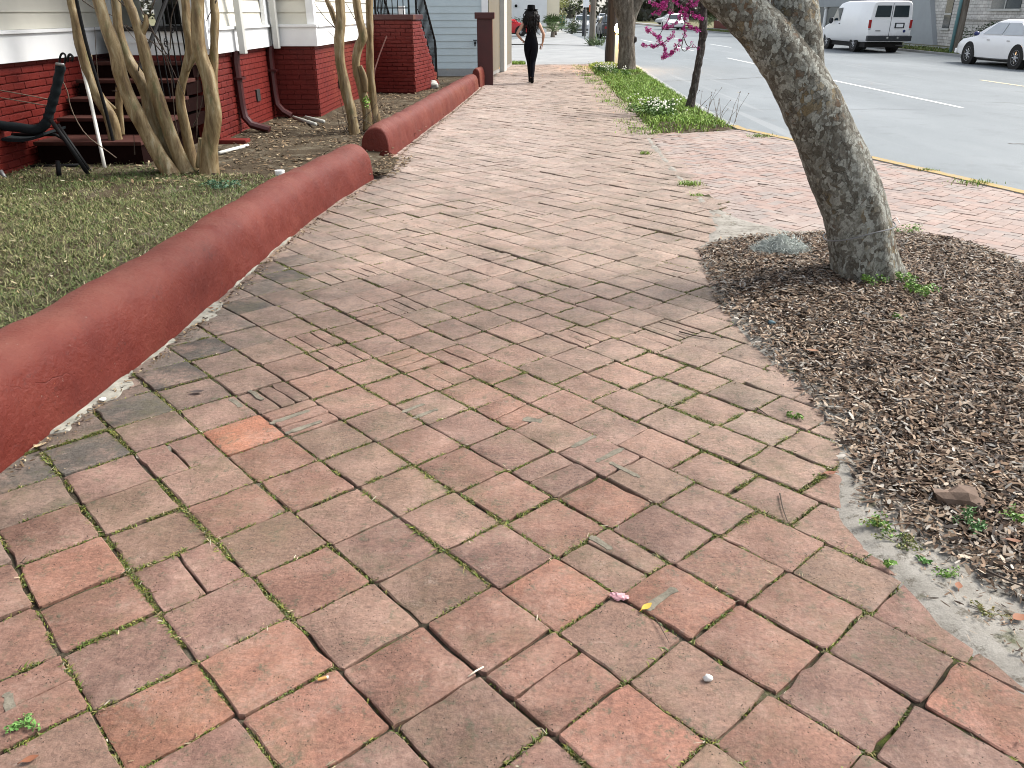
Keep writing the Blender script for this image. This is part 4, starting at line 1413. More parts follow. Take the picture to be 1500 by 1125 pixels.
# skirt boards, siding and corner boards
def skirt(a, b, e0=0.0, e1=0.0):
    a, b = Vector(a), Vector(b)
    d = (b - a).normalized()
    a2, b2 = a - d * e0, b + d * e1
    mb = MB()
    mb.slab(a2, b2, 1.13, 1.40, -.03, .085)
    mb.slab(a2 - d * .02, b2 + d * .02, 1.40, 1.435, -.03, .12)
    mb.build('skirt_board', M['white'], house, bevel=.004)
skirt(*WL); skirt(WA[0], WA[1], .06, -.09); skirt(WB[0], WB[1], -.09, .085); skirt(WC[0], WC[1], .0, 0)
def siding(a, b, z0, z1, parent, mat, ex=.15, t0=.0, name='siding_board', lap=.022):
    a, b = Vector(a), Vector(b)
    d = (b - a).normalized()
    n = Vector((d.y, -d.x))
    z = z0
    while z < z1 - .02:
        zt = min(z + ex, z1)
        mb = MB()
        q0, q1 = a + n * (t0 + lap + rb.uniform(0, .002)), b + n * (t0 + lap + rb.uniform(0, .002))
        r0, r1 = a + n * (t0 + .004), b + n * (t0 + .004)
        k0, k1 = a + n * (t0 - .02), b + n * (t0 - .02)
        mb.add([(q0.x, q0.y, z), (q1.x, q1.y, z), (r1.x, r1.y, zt), (r0.x, r0.y, zt), (k0.x, k0.y, z), (k1.x, k1.y, z), (k1.x, k1.y, zt), (k0.x, k0.y, zt)],
               [(0, 1, 2, 3), (5, 4, 7, 6), (4, 5, 1, 0), (3, 2, 6, 7), (4, 0, 3, 7), (1, 5, 6, 2)])
        mb.build(name, mat, parent)
        z = zt
SZ = 3.2
for a_, b_ in (WL, WA, WB, WC):
    siding(a_, b_, 1.437, SZ, house, M['cream'], .165, .02)
mb = MB()
for a_, b_ in (WL, WA, WC):
    mb.slab(a_, b_, 1.16, SZ, -.25, -.012)
mb.slab((-3.995, 13.3), (-3.06, 13.3), 1.16, SZ, -.25, -.012)
mb.build('wall', M['cream'], house)
def post(x0, x1, y0, y1, z0, z1, name='corner_board', mat=None):
    mb = MB(); mb.box(x0, x1, y0, y1, z0, z1); return mb.build(name, mat or M['white'], house, bevel=.004)
post(-3.72, -3.64, 10.56, 10.74, 1.437, SZ); post(-3.84, -3.725, 10.535, 10.62, 1.437, SZ)
post(-3.10, -2.985, 13.24, 13.40, 1.437, SZ)
post(-3.70, -3.64, 12.95, 13.27, 1.437, SZ)
post(-5.195, -5.09, 11.2, 11.42, 1.437, SZ)
mb = MB(); mb.slab((-5.2, 3.9), (-5.2, 10.8), SZ, SZ + .2, -.3, .35); mb.slab((-3.74, 10.4), (-3.74, 13.2), SZ, SZ + .2, -2, .35); mb.slab((-3.05, 13.2), (-2.98, 18.4), SZ, SZ + .2, -3, .35)
mb.build('roof_edge', M['white'], house)

# downspouts: pale above the skirt, painted red below
for (yy_, kick) in ((11.45, .32), (13.12, .2)):
    dsp = MB(); dsp.box(-3.60, -3.52, yy_ - .055, yy_ + .055, 1.10, SZ); d_ = dsp.build('downspout', M['grey_trim'], house, bevel=.01)
    mb = MB()
    mb.tube([(-3.66, yy_, 1.14), (-3.68, yy_, 1.0), (-3.675, yy_, .45), (-3.66, yy_, .30), (-3.58, yy_, .20), (-3.66 + kick, yy_, .13)], [.052] * 6, 8, flat=1.25)
    mb.build('lower_pipe', M['rtrim'], d_, smooth=R(40))
    mb = MB(); mb.box(-3.73, -3.60, yy_ - .075, yy_ + .075, .78, .81); mb.build('strap', M['rtrim'], d_)

# porch with brick steps coming down towards the viewer
porch = MB(); porch.box(-4.95, -3.76, 10.62, 12.4, 1.12, 1.39); porch = porch.build('porch', M['white'], house, bevel=.006)
mb = MB(); mb.box(-4.98, -3.78, 10.56, 12.4, 1.392, 1.43); mb.build('porch_floor', M['dark'], porch, bevel=.004)
mb = MB(); mb.box(-4.93, -3.80, 10.595, 10.615, 1.26, 1.285); mb.build('moulding', M['white'], porch)
mb = MB(); mb.box(-5.0, -3.78, 12.3, 12.45, 1.43, 3.2); mb.build('back_wall', M['white'], porch)
mb = MB(); mb.box(-4.85, -3.95, 12.26, 12.296, 1.45, 3.15); dr = mb.build('door', M['dark'], porch, bevel=.004)
mb = MB(); mb.box(-4.78, -4.02, 12.235, 12.256, 1.70, 1.80); mb.build('door_rail', M['olive'], dr)
mb = MB(); mb.box(-4.78, -4.02, 12.235, 12.256, 1.86, 3.0); mb.build('door_panel', M['white'], dr)
M['tread'] = plain('worn_red_tread', (.055, .022, .018), .85, .25, 7, .4, 50, 0.1)
M['shade_brick'] = plain('painted_shade_riser', (.008, .0026, .0022), .9, .25, 9, .4, 50, 0.05)  # deep shade of the steps painted into the riser colour
mb = MB(); mb.box(-5.35, -3.55, 8.6, 12.5, 2.95, 3.15); mb.build('porch_roof', M['white'], house)
for x_ in (-5.0, -3.72):
    mb = MB(); mb.box(x_ - .06, x_ + .06, 8.7, 8.82, .1, 2.95) if x_ < -4 else mb.box(x_ - .0, x_ + .06, 10.45, 10.53, 1.2, 2.95); mb.build('porch_post', M['white'], house) if x_ > -4 else None
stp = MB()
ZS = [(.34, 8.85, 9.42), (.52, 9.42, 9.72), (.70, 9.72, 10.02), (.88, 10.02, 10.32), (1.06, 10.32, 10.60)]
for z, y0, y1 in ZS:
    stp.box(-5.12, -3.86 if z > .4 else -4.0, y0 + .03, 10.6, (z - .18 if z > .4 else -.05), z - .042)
stp = stp.build('steps', M['shade_brick'], house)
for z, y0, y1 in ZS:
    mb = MB(); mb.box(-5.14, -3.84 if z > .4 else -3.98, y0, y1 + .02, z - .04, z); mb.build('tread', M['tread'], stp, bevel=.008)
# wrought iron rail of the porch steps
rail = MB()
rail.tube([(-3.95, 9.1, 1.05), (-3.95, 10.6, 2.05), (-3.95, 10.65, 2.3)], .022, 8)
rail = rail.build('handrail', M['iron'], house)
for k in range(9):
    y = 9.25 + k * .17
    z0 = .42 + max(0, (y - 9.3)) / .3 * .18
    mb = MB(); mb.tube([(-3.95, y, z0), (-3.95, y, 1.05 + (y - 9.1) * .667)], .009, 6)
    mb.build('baluster', M['iron'], rail)
for (y, z) in ((9.9, 1.28), (10.15, 1.42)):
    mb = MB(); mb.tube([(-3.95 + .0, y + .055 * math.cos(a) * (1 - a / 14), z + .055 * math.sin(a) * (1 - a / 14)) for a in np.arange(0, 9, .5)], .007, 5)
    mb.build('scroll', M['iron'], rail)

# vents in the brick base
for (x_, y_) in ((-3.718, 12.3),):
    mb = MB(); mb.box(x_ - .01, x_ + .012, y_, y_ + .16, .42, .58); mb.build('vent', M['dark'], house)
mb = MB(); mb.box(-3.04, -2.995, 14.75, 14.95, .40, .55); mb.build('vent', M['dark'], house)

# ================================================================ SECOND STAIRCASE
st = thing('brick_staircase', (-2.5, 18, 0), 'red painted brick stair with stepped side wall and black railing', 'staircase')
S0 = Vector((-2.04, 17.86)); SD = Vector((.15, 1)).normalized(); SN = Vector((-SD.y, SD.x))
def sp(s, t): 
    p = S0 + SD * s + SN * t
    return (p.x, p.y)
WIDTH = 1.0
prof = [(0.0, .72, 1.46)] + [(.72 + .2 * k, .92 + .2 * k, 1.46 - .183 * (k + 1)) for k in range(7)]
def stop(s):
    for s0, s1, h in prof:
        if s <= s1: return h
    return 0
mb = MB()
for s0, s1, h in prof:
    q_ = [sp(s0, .012), sp(s1 + (0 if s1 > 2 else .0), .012), sp(s1, WIDTH), sp(s0, WIDTH)]
    if s0 == 0: q_[0] = sp(.012, .012); q_[3] = sp(.012, WIDTH)
    mb.prism(q_, -.1, h - .005)
body = mb.build('body', M['rbrick'], st)
lst = wall_bricks(sp(0, 0), sp(2.12, 0), .06, 1.46, top=stop) + wall_bricks(sp(0, WIDTH), sp(0, 0), .06, 1.46)
place_bricks(body, lst, 300)
mb = MB(); mb.prism([sp(-.045, -.045), sp(.74, -.045), sp(.74, WIDTH), sp(-.045, WIDTH)], 1.46, 1.56); mb.build('cap', M['rtrim'], st, bevel=.01)
mb = MB()
rl = thing('x', (0, 0, 0)); bpy.data.objects.remove(rl)
def rail_path(t):
    return [(*sp(.62, t), 1.56), (*sp(.62, t), 2.45), (*sp(.75, t), 2.42), (*sp(2.15, t), 1.02), (*sp(2.22, t), .85), (*sp(2.22, t), .0)]
for t_ in (.06, WIDTH - .05):
    mb = MB(); mb.tube(rail_path(t_), .024, 6); mb.tube([(*sp(.75, t_), 1.66), (*sp(2.2, t_), .2)], .012, 6)
    r_ = mb.build('stair_rail', M['iron'], st)
    for k in range(15):
        s = .78 + k * .1
        mb = MB(); zt = 2.42 - (s - .75); mb.tube([(*sp(s, t_), max(.02, zt - .78)), (*sp(s, t_), zt)], .010, 5); mb.build('baluster', M['iron'], r_)
mb = MB()
mb.tube([(*sp(.03, .05), 1.68), (*sp(.03, WIDTH), 1.68)], .012, 6); mb.build('lower_rail', M['iron'], st)
mb = MB(); mb.tube([(*sp(.03, .05), 2.42), (*sp(.03, WIDTH), 2.42)], .02, 6)
r_ = mb.build('landing_rail', M['iron'], st)
for k in range(9):
    mb = MB(); tt = .06 + k * .115; mb.tube([(*sp(.03, tt), 1.56), (*sp(.03, tt), 2.42)], .010 if k else .02, 6); mb.build('baluster', M['iron'], r_)
# white landing post seen behind the rail
mb = MB(); mb.prism([sp(.5, .3), sp(.62, .3), sp(.62, .42), sp(.5, .42)], 1.56, 1.72); mb.build('post_base', M['white'], st, bevel=.004)

# ================================================================ PALE BLUE BUILDING
bb = thing('blue_building', (-3.2, 23, 0), 'pale blue clapboard garage behind the dark red post', 'building')
F0, F1, B1 = (-6.0, 23.0), (-.66, 23.15), (-.02, 28.4)
mb = MB(); mb.prism([(-6.0, 23.02), (-.68, 23.17), (-.04, 28.4), (-6, 28.4)], .22, 4.2); mb.build('wall', M['blue'], bb)
mb = MB(); mb.prism([(-6.02, 22.985), (-.64, 23.135), (.0, 28.42), (-6.02, 28.42)], -.1, .22); mb.build('plinth', M['concrete'], bb)
siding((-6.0, 23.0), (-.74, 23.148), .222, 4.2, bb, M['blue'], .17, .0, lap=.02)
mb = MB(); mb.slab((-.80, 23.13), (-.63, 23.135), .225, 4.2, -.02, .035); mb.build('corner_board', M['white'], bb)
dv_ = Vector((B1[0] - F1[0], B1[1] - F1[1])).normalized()
def bs(s): return (F1[0] + dv_.x * s, F1[1] + dv_.y * s)
mb = MB(); mb.slab(bs(.15), bs(2.3), .1, 4.2, -.02, .03); mb.build('garage_door', M['olive'], bb)
mb = MB(); mb.slab(bs(2.3), bs(2.9), .0, 4.2, -.02, .16); mb.build('door_pier', M['grey_trim'], bb, bevel=.006)
mb = MB(); mb.slab(bs(2.9), bs(5.1), .1, 4.2, -.02, .03); mb.build('garage_door', M['olive'], bb)
mb = MB(); mb.lathe((-.98, 23.06, .86), [(.03, 0), (.035, .02), (.012, .03), (.012, .05)], 10, axis='y'); mb.tube([(-.98, 23.07, .88), (-.98, 22.98, .86), (-.98, 22.97, .78)], .018, 7); mb.tube([(-1.03, 23.0, .93), (-.93, 23.0, .93)], .014, 6); mb.tube([(-.98, 23.0, .86), (-.98, 23.0, .93)], .010, 6)
mb.build('spigot', M['iron'], bb)

# ================================================================ TREES
def px_path(pts, Y):
    out = []
    for k, p in enumerate(pts):
        yy = p[2] if len(p) > 2 else (Y(k / max(1, len(pts) - 1)) if callable(Y) else Y)
        out.append(at(p[0], p[1], yy))
    return out
def resample(P, n):
    """Catmull-Rom through the points"""
    P = [Vector(p) for p in P]
    Q = [P[0] * 2 - P[1]] + P + [P[-1] * 2 - P[-2]]
    out = []
    for k in range(n):
        t = k / (n - 1) * (len(P) - 1)
        i = min(int(t), len(P) - 2)
        f = t - i
        p0, p1, p2, p3 = Q[i], Q[i + 1], Q[i + 2], Q[i + 3]
        out.append(.5 * ((2 * p1) + (p2 - p0) * f + (2 * p0 - 5 * p1 + 4 * p2 - p3) * f * f + (3 * p1 - p0 - 3 * p2 + p3) * f ** 3))
    return out
def lerp_list(r, n):
    return [r[min(int(k / (n - 1) * (len(r) - 1)), len(r) - 2)] + (r[min(int(k / (n - 1) * (len(r) - 1)), len(r) - 2) + 1] - r[min(int(k / (n - 1) * (len(r) - 1)), len(r) - 2)]) * ((k / (n - 1) * (len(r) - 1)) - min(int(k / (n - 1) * (len(r) - 1)), len(r) - 2)) for k in range(n)]
def woody(mb, pts, rad, n=40, seg=20, disp=lambda v, a, t: 0.0):
    P = resample(pts, n)
    rr = lerp_list(rad, n)
    vs, fs = [], []
    prev = Vector((1, 0, 0))
    for i, p in enumerate(P):
        t = (P[min(i + 1, n - 1)] - P[max(i - 1, 0)]).normalized()
        n1 = (prev - t * prev.dot(t)).normalized()
        prev = n1
        n2 = t.cross(n1)
        for k in range(seg):
            a = 2 * math.pi * k / seg
            dr = n1 * math.cos(a) + n2 * math.sin(a)
            v = p + dr * rr[i]
            v = v + dr * disp(v, a, i / (n - 1))
            vs.append(v)
    for i in range(n - 1):
        for k in range(seg):
            fs.append((i * seg + k, i * seg + (k + 1) % seg, (i + 1) * seg + (k + 1) % seg, (i + 1) * seg + k))
    fs.append(list(range(seg))[::-1])
    fs.append([(n - 1) * seg + k for k in range(seg)])
    mb.add(vs, fs)
    return P, rr

# leaning sycamore in the mulch bed
TY = 5.0
syc = thing('sycamore_tree', (2.32, TY, .03), 'leaning sycamore with flaking grey and tan bark in the mulch bed', 'tree')
def plate(v, a, t):
    n1 = noise.noise(Vector((v.x * 9, v.y * 9, v.z * 5)))
    n2 = noise.noise(Vector((v.x * 22, v.y * 22, v.z * 12)) + Vector((5, 5, 5)))
    step = round((n1 * .5 + .5) * 5) / 5 - .5
    return .020 * noise.noise(v * 2.5) + .0115 * step + .005 * n2 + .0028 * noise.noise(v * 60)
def trunk_disp(v, a, t):
    flare = .055 * math.exp(-t * 13) * (1 + .55 * math.cos(3 * a + .6) + .3 * math.cos(5 * a))
    flute = -.020 * math.exp(-((a - 4.75) / .16) ** 2) * max(0, 1 - t * 2.2) - .014 * math.exp(-((a - 5.4) / .14) ** 2) * max(0, 1 - t * 2.6)
    return plate(v, a, t) + flare + flute
mb = MB()
tp = [(1274, 432), (1271, 415), (1267, 380), (1264, 352), (1252, 305), (1231, 254), (1208, 195), (1190, 156), (1169, 117), (1147, 85), (1123, 55), (1097, 28), (1066, -2), (1032, -36), (992, -85)]
woody(mb, px_path(tp, lambda t: TY + .1 * t), [.205, .20, .196, .192, .187, .182, .176, .172, .164, .150, .132, .120, .113, .108, .10], 190, 84, trunk_disp)
mb.build('trunk', M['sycamore'], syc, smooth=True, fix=False)
mb = MB()
lp_ = [(1186, 140), (1178, 100), (1170, 65), (1165, 32), (1163, 0), (1168, -50), (1172, -120)]
woody(mb, px_path(lp_, lambda t: TY + .06 + .16 * t), [.10, .118, .128, .130, .128, .122, .11], 80, 56, plate)
mb.build('limb', M['sycamore'], syc, smooth=True, fix=False)
top1, top2 = at(992, -85, 5.1), at(1172, -120, 5.14)
for (b0, dirs) in ((top1, [(-.8, .3, .9), (-1.2, -.3, .8), (-.2, .5, 1.2)]), (top2, [(.3, .4, 1.3), (-.2, -.3, 1.3), (.7, 0, 1.0)])):
    for d in dirs:
        mb = MB()
        d = Vector(d)
        P = [b0 - Vector(d) * .08, b0 + d * .5 + Vector((rt.uniform(-.1, .1), 0, 0)), b0 + d * 1.1 + Vector((0, rt.uniform(-.2, .2), .1)), b0 + d * 1.9 + Vector((rt.uniform(-.2, .2), 0, .3))]
        woody(mb, P, [.10, .075, .055, .03], 22, 14, plate)
        mb.build('branch', M['sycamore'], syc, smooth=True, fix=False)
# wire tied round the trunk
mb = MB()
c0 = at(1258, 338, TY)
ring = []
for k in range(61):
    a = 2 * math.pi * k / 60
    ring.append((c0.x + .208 * math.cos(a) + .004 * math.sin(5 * a), c0.y + .205 * math.sin(a), c0.z + .055 * math.cos(a) - .03 * math.sin(a) + .006 * math.sin(3 * a)))
mb.tube(ring, .0042, 6)
mb.tube([ring[2], Vector(ring[2]) + Vector((.02, -.03, .03)), Vector(ring[2]) + Vector((.035, -.06, .0))], .003, 5)
tag(mb.build('tie_wire', M['wire'], None, origin=(c0.x, c0.y, c0.z)), 'grey wire looped round the base of the leaning sycamore', 'wire')

def myr_disp(v, a, t):
    return .009 * noise.noise(v * 5) + .005 * noise.noise(Vector((v.x * 16, v.y * 16, v.z * 5))) + .004 * math.cos(3 * a + v.z * 2.5)
def myrtle(loc, label, stems, twigs, group='crape myrtles behind the red wall'):
    t = thing('crape_myrtle', loc, label, 'tree', group)
    for pts, Y, rad in stems:
        P = px_path(pts, Y)
        if pts[-1][1] <= 0:      # carry on above the picture
            d = (P[-1] - P[-2]).normalized()
            P += [P[-1] + d * .5 + Vector((rt.uniform(-.06, .06), 0, .15)), P[-1] + d * 1.1 + Vector((rt.uniform(-.15, .15), rt.uniform(-.1, .1), .4))]
            rad = rad + [rad[-1] * .85, rad[-1] * .5]
        mb = MB()
        woody(mb, P, rad, 16 * len(pts) // 2, 18, myr_disp)
        mb.build('stem', M['myrtle'], t, smooth=True, fix=False)
    for pts, Y, r_ in twigs:
        mb = MB()
        P = resample(px_path(pts, Y), 10)
        mb.tube(P, [r_ * (1 - .6 * k / 9) for k in range(10)], 5)
        mb.build('twig', M['twig'], t, smooth=True)
    return t
z1 = lambda L: [(x / 3.75, y / 3.75) for x, y in L]
myrtle((-3.5, 8.4, .1), 'multi stemmed crape myrtle with tan trunks by the porch steps', [
    (z1([(945, 975), (930, 940), (870, 850), (790, 700), (720, 560), (670, 430), (630, 270), (575, 120), (540, 0)]), 8.25, [.11, .085, .075, .07, .068, .066, .064, .06, .055]),
    (z1([(985, 970), (960, 930), (900, 780), (840, 620), (800, 490), (770, 430), (700, 320), (655, 180), (635, 0)]), 8.45, [.10, .085, .078, .075, .07, .06, .055, .042, .035]),
    (z1([(1030, 960), (1000, 900), (930, 720), (870, 540), (810, 350), (770, 190), (725, 60), (700, 0)]), 8.35, [.09, .075, .066, .062, .055, .05, .045, .042]),
    (z1([(1070, 940), (1050, 860), (1020, 700), (990, 530), (1020, 400), (1045, 280), (1030, 150), (1015, 0)]), 8.5, [.075, .062, .048, .044, .042, .042, .04, .038]),
    (z1([(1155, 985), (1150, 940), (1150, 800), (1175, 640), (1150, 450), (1100, 290), (1085, 130), (1085, 0)]), 8.3, [.115, .10, .085, .08, .068, .066, .062, .06]),
    (z1([(1175, 520), (1172, 420), (1175, 320), (1178, 180), (1180, 80), (1172, 0)]), 8.42, [.045, .044, .042, .042, .04, .038]),
    (z1([(1030, 390), (1060, 330), (1085, 270)]), 8.4, [.02, .026, .026]),
    (z1([(1100, 920), (1105, 830), (1110, 760)]), 8.4, [.045, .04, .03]),
    (z1([(780, 180), (800, 130), (800, 80)]), 8.36, [.04, .03, .012]),
], [(z1(L), 8.4, .007) for L in ([(690, 140), (910, 310), (960, 640), (985, 760)], [(650, 0), (860, 200), (920, 320), (1040, 580)], [(770, 40), (920, 300), (940, 100), (975, 0)], [(1080, 760), (1085, 500), (1090, 350)], [(1060, 700), (1100, 600), (1130, 450)], [(740, 850), (735, 740)], [(640, 480), (635, 330), (620, 200)], [(760, 390), (775, 250)], [(850, 0), (800, 140)], [(1190, 0), (1130, 120)])])
myrtle((-4.5, 9.2, .1), 'single crooked crape myrtle stem with a sawn stub left of the porch steps', [
    (z1([(655, 870), (640, 800), (610, 650), (560, 560), (505, 460), (450, 280), (412, 80), (390, 0)]), 9.05, [.085, .075, .07, .062, .055, .052, .05, .048]),
    (z1([(630, 600), (560, 530), (520, 440), (500, 300)]), 9.15, [.03, .03, .02, .012]),
    (z1([(665, 740), (655, 640), (655, 540), (660, 450)]), 9.3, [.045, .04, .038, .036]),
], [(z1(L), 9.1, .006) for L in ([(640, 500), (615, 500)], [(450, 0), (540, 60), (640, 100), (760, 240)], [(540, 450), (530, 330), (520, 150)])])
z7 = lambda L: [(460 + x * .2044, y * .2044) for x, y in L]
myrtle((-2.1, 11.6, .05), 'clump of three pale crape myrtle trunks between the two low red walls', [
    (z7([(300, 1000), (288, 940), (265, 800), (228, 640), (192, 460), (182, 300), (192, 150), (182, 0)]), 11.45, [.085, .075, .07, .068, .066, .066, .064, .06]),
    (z7([(165, 190), (150, 150), (120, 60), (92, 0)]), 11.5, [.03, .032, .03, .028]),
    (z7([(385, 940), (375, 780), (335, 600), (302, 480), (318, 350), (352, 260), (325, 140), (302, 0)]), 11.75, [.07, .062, .058, .056, .058, .06, .054, .05]),
    (z7([(370, 660), (360, 560), (330, 470)]), 11.7, [.035, .04, .03]),
    (z7([(445, 900), (432, 780), (410, 600), (402, 400), (400, 200), (398, 0)]), 11.9, [.065, .058, .054, .052, .05, .048]),
], [(z7([(rt.randint(220, 470), rt.randint(960, 1040)), (rt.randint(200, 480), rt.randint(880, 960)), (rt.randint(160, 500), rt.randint(700, 880))]), 11.4 + rt.uniform(-.1, .4), .006) for _ in range(26)]
  + [(z7(L), 11.5, .006) for L in ([(160, 210), (90, 140), (20, 50), (0, 10)], [(170, 300), (100, 220)], [(210, 1020), (180, 900), (165, 800)], [(300, 150), (250, 60), (220, 10)])])
mb = MB(); mb.tube([at(460 + 520 * .2044, 260 * .2044, 13.5), at(460 + 470 * .2044, 390 * .2044, 12.9), at(460 + 435 * .2044, 500 * .2044, 12.3), at(460 + 420 * .2044, 640 * .2044, 12.0), at(460 + 415 * .2044, 860 * .2044, 11.8)], .011, 6)
tag(mb.build('stick', M['tread'], None, origin=at(548, 176, 11.8)), 'thin reddish stick propped behind the myrtle trunks', 'stick')
t = thing('basal_sprout', at(537, 160, 11.7), 'tuft of fresh green leaves on the middle myrtle trunk', 'leaves')
leafy('foliage', [(at(537, 150, 11.65), (.05, .05, .09), 70)], (.025, .05), [(.12, .24, .03), (.18, .30, .05)], RNG, t)

# flowering sapling on the verge
zr = lambda L: [(880 + x / 7.5, y / 7.5) for x, y in L]
red = thing('redbud_sapling', (3.15, 14.7, .04), 'young redbud with magenta blossom and lichen spotted trunk on the verge', 'tree')
mb = MB()
woody(mb, px_path([(1009, 168), (1010, 160), (1013, 145), (1018.4, 121), (1021.6, 100), (1026, 79), (1028.5, 58), (1030, 32), (1031, 14)], 14.7), [.13, .10, .07, .064, .062, .062, .066, .06, .055], 60, 20, lambda v, a, t: .012 * noise.noise(v * 12) + .012 * noise.noise(v * 5))
mb.build('trunk', M['dbark'], red, smooth=True, fix=False)
mb = MB(); woody(mb, px_path([(1031, 60), (1033, 50), (1034, 44)], 14.66), [.03, .045, .02], 8, 10); mb.build('knot', M['dbark'], red, smooth=True, fix=False)
tops = [[(1031, 16), (1022, -10), (1000, -60), (960, -130)], [(1031, 16), (1040, -15), (1050, -60), (1062, -140)], [(1029, 30), (1010, 10), (975, -8), (940, -15)]]
for L in tops:
    mb = MB(); P = resample(px_path(L, 14.7), 12); mb.tube(P, [.04 * (1 - .7 * k / 11) for k in range(12)], 8); mb.build('branch', M['dbark'], red, smooth=True)
BL = [[(1060, 0), (900, 30), (780, 140), (740, 220), (700, 290), (650, 380), (640, 420), (660, 470)], [(780, 140), (680, 50), (640, 90), (600, 140)], [(900, 60), (860, 190), (780, 280), (700, 310)],
      [(860, 190), (920, 180), (920, 300), (910, 400), (850, 480), (800, 570)], [(920, 280), (980, 290), (1040, 320), (1060, 340)], [(650, 400), (600, 390), (540, 350), (505, 320)], [(660, 470), (600, 510), (530, 500), (440, 490)],
      [(670, 470), (700, 520), (710, 600), (690, 640)], [(710, 610), (760, 590), (825, 560)], [(700, 460), (760, 420), (810, 370)], [(910, 410), (960, 510), (1060, 520)], [(905, 430), (890, 530), (930, 560), (1000, 480)],
      [(1020, 150), (1090, 200)], [(700, 30), (640, 60), (560, 20)], [(950, 0), (1000, 60), (1090, 20)], [(850, 30), (820, 0), (760, -40)], [(640, 150), (680, 80), (720, 0)], [(980, 40), (930, 120), (940, 200)]]
BARE = {9, 10, 11}
Rb = np.random.default_rng(4)
cl = []
for k, L in enumerate(BL):
    P = resample(px_path(zr(L), 14.55 + .25 * rt.random()), 16)
    mb = MB(); mb.tube(P, [.009 * (1 - .5 * i / 15) for i in range(16)], 5); mb.build('twig', M['twig'], red, smooth=True)
    for i, p in enumerate(P):
        if k in (10, 11) and i not in (12, 15): continue
        if rt.random() < (.88 if k not in BARE else .35):
            cl.append((p + Vector((rt.gauss(0, .02), rt.gauss(0, .03), rt.gauss(0, .015))), (.032, .035, .03), rt.randint(16, 40)))
o = leafy('blossom', cl, (.014, .028), [(.42, .03, .20), (.52, .05, .28), (.33, .02, .14), (.60, .10, .36)], Rb, red, mat=M['petal'], asp=.8, flat=1)
o['kind'] = 'stuff'

# older tree further along the verge
oak = thing('street_tree', (3.32, 24.8, .05), 'stout grey barked street tree with forked trunk on the grass verge', 'tree')
def obark(v, a, t): return .05 * math.exp(-t * 10) * (1 + .6 * math.cos(4 * a)) + .02 * noise.noise(Vector((v.x * 9, v.y * 9, v.z * 2.5))) + .01 * noise.noise(v * 25)
mb = MB()
woody(mb, px_path([(917, 112), (917.5, 104), (918, 80), (918, 50), (917, 25), (914, 5), (910, -30), (900, -90)], 24.8), [.33, .27, .235, .23, .26, .30, .25, .18], 60, 36, obark)
mb.build('trunk', M['bark'], oak, smooth=True, fix=False)
for L, r_ in (([(920, 30), (930, 10), (941, -12), (955, -50), (975, -120)], [.16, .15, .13, .11, .07]), ([(915, 20), (903, -10), (888, -50), (865, -110)], [.17, .16, .14, .08]), ([(918, 10), (921, -40), (925, -130)], [.16, .14, .07])):
    mb = MB(); woody(mb, px_path(L, 24.8), r_, 22, 16, obark); mb.build('limb', M['bark'], oak, smooth=True, fix=False)
mb = MB(); mb.blob(at(930, 58, 24.72), (.06, .06, .09), 2, .3); mb.build('burl', M['dbark'], oak, smooth=True)
rg = np.random.default_rng(8)
def bare_crown(root, base, h, spread, n, r0, mat):
    for k in range(n):
        a = rt.uniform(0, 6.28)
        mb = MB()
        d = Vector((math.cos(a) * spread * rt.uniform(.3, 1), math.sin(a) * spread * rt.uniform(.3, 1), h * rt.uniform(.6, 1)))
        P = [base, base + d * .35 + Vector((0, 0, .1 * h)), base + d * .7, base + d]
        mb.tube(resample(P, 8), [r0 * (1 - .85 * i / 7) for i in range(8)], 6)
        for _ in range(5):
            f = rt.uniform(.35, .95)
            p = base + d * f
            e = Vector((rt.gauss(0, .5), rt.gauss(0, .5), rt.uniform(.1, .7))) * spread * .45
            mb.tube([p, p + e * .5 + Vector((0, 0, .05)), p + e], [r0 * .3, r0 * .2, r0 * .05], 5)
        mb.build('branch', mat, root, smooth=True)
bare_crown(oak, at(905, -80, 24.8), 3.0, 2.6, 7, .07, M['bark'])

# poles
def pole(x, y, r0, h, mat, label):
    t = thing('utility_pole', (x, y, 0), label, 'pole', 'utility poles along the street')
    mb = MB(); mb.lathe((x, y, 0), [(r0, -.1), (r0, .5), (r0 * .97, 2), (r0 * .85, h)], 20); mb.build('shaft', mat, t, smooth=R(50))
    mb = MB(); mb.box(x - 1.1, x + 1.1, y - .06, y + .06, h - .8, h - .66); mb.build('crossarm', mat, t)
    return t
p1_ = pole(3.42, 30.0, .175, 8.5, M['pole'], 'dark creosoted utility pole behind the grey street tree')
mb = MB(); mb.tube([(3.24, 29.95, .0), (3.22, 29.92, .5), (3.16, 29.9, 1.1), (3.22, 29.92, 2.4), (3.27, 29.93, 6)], .012, 5); mb.build('ground_cable', M['plastic_dark'], p1_)
pole(4.3, 46.7, .16, 8.5, M['gpole'], 'weathered utility pole with a yucca at its foot')
p3_ = pole(18.95, 37.0, .18, 9, M['gpole'], 'grey utility pole with teal conduit in front of the white brick building')
mb = MB(); mb.tube([(18.74, 36.92, .0), (18.74, 36.92, 6)], .065, 10); mb.build('conduit', M['teal_metal'], p3_, smooth=True)
t = thing('lamp_post', (3.36, 27.6, 0), 'short white post with a glowing amber light between pole and tree', 'lamp')
mb = MB(); mb.box(3.28, 3.43, 27.52, 27.67, -.05, .96); mb.build('post', M['white'], t, bevel=.01)
mb = MB(); mb.lathe((3.355, 27.595, .96), [(.09, 0), (.09, .03), (.06, .05)], 12); mb.build('collar', M['iron'], t)
mb = MB(); mb.lathe((3.355, 27.595, 1.01), [(.05, 0), (.11, .07), (.12, .16), (.08, .25), (.02, .28)], 14); mb.build('lamp', M['glow'], t, smooth=True)
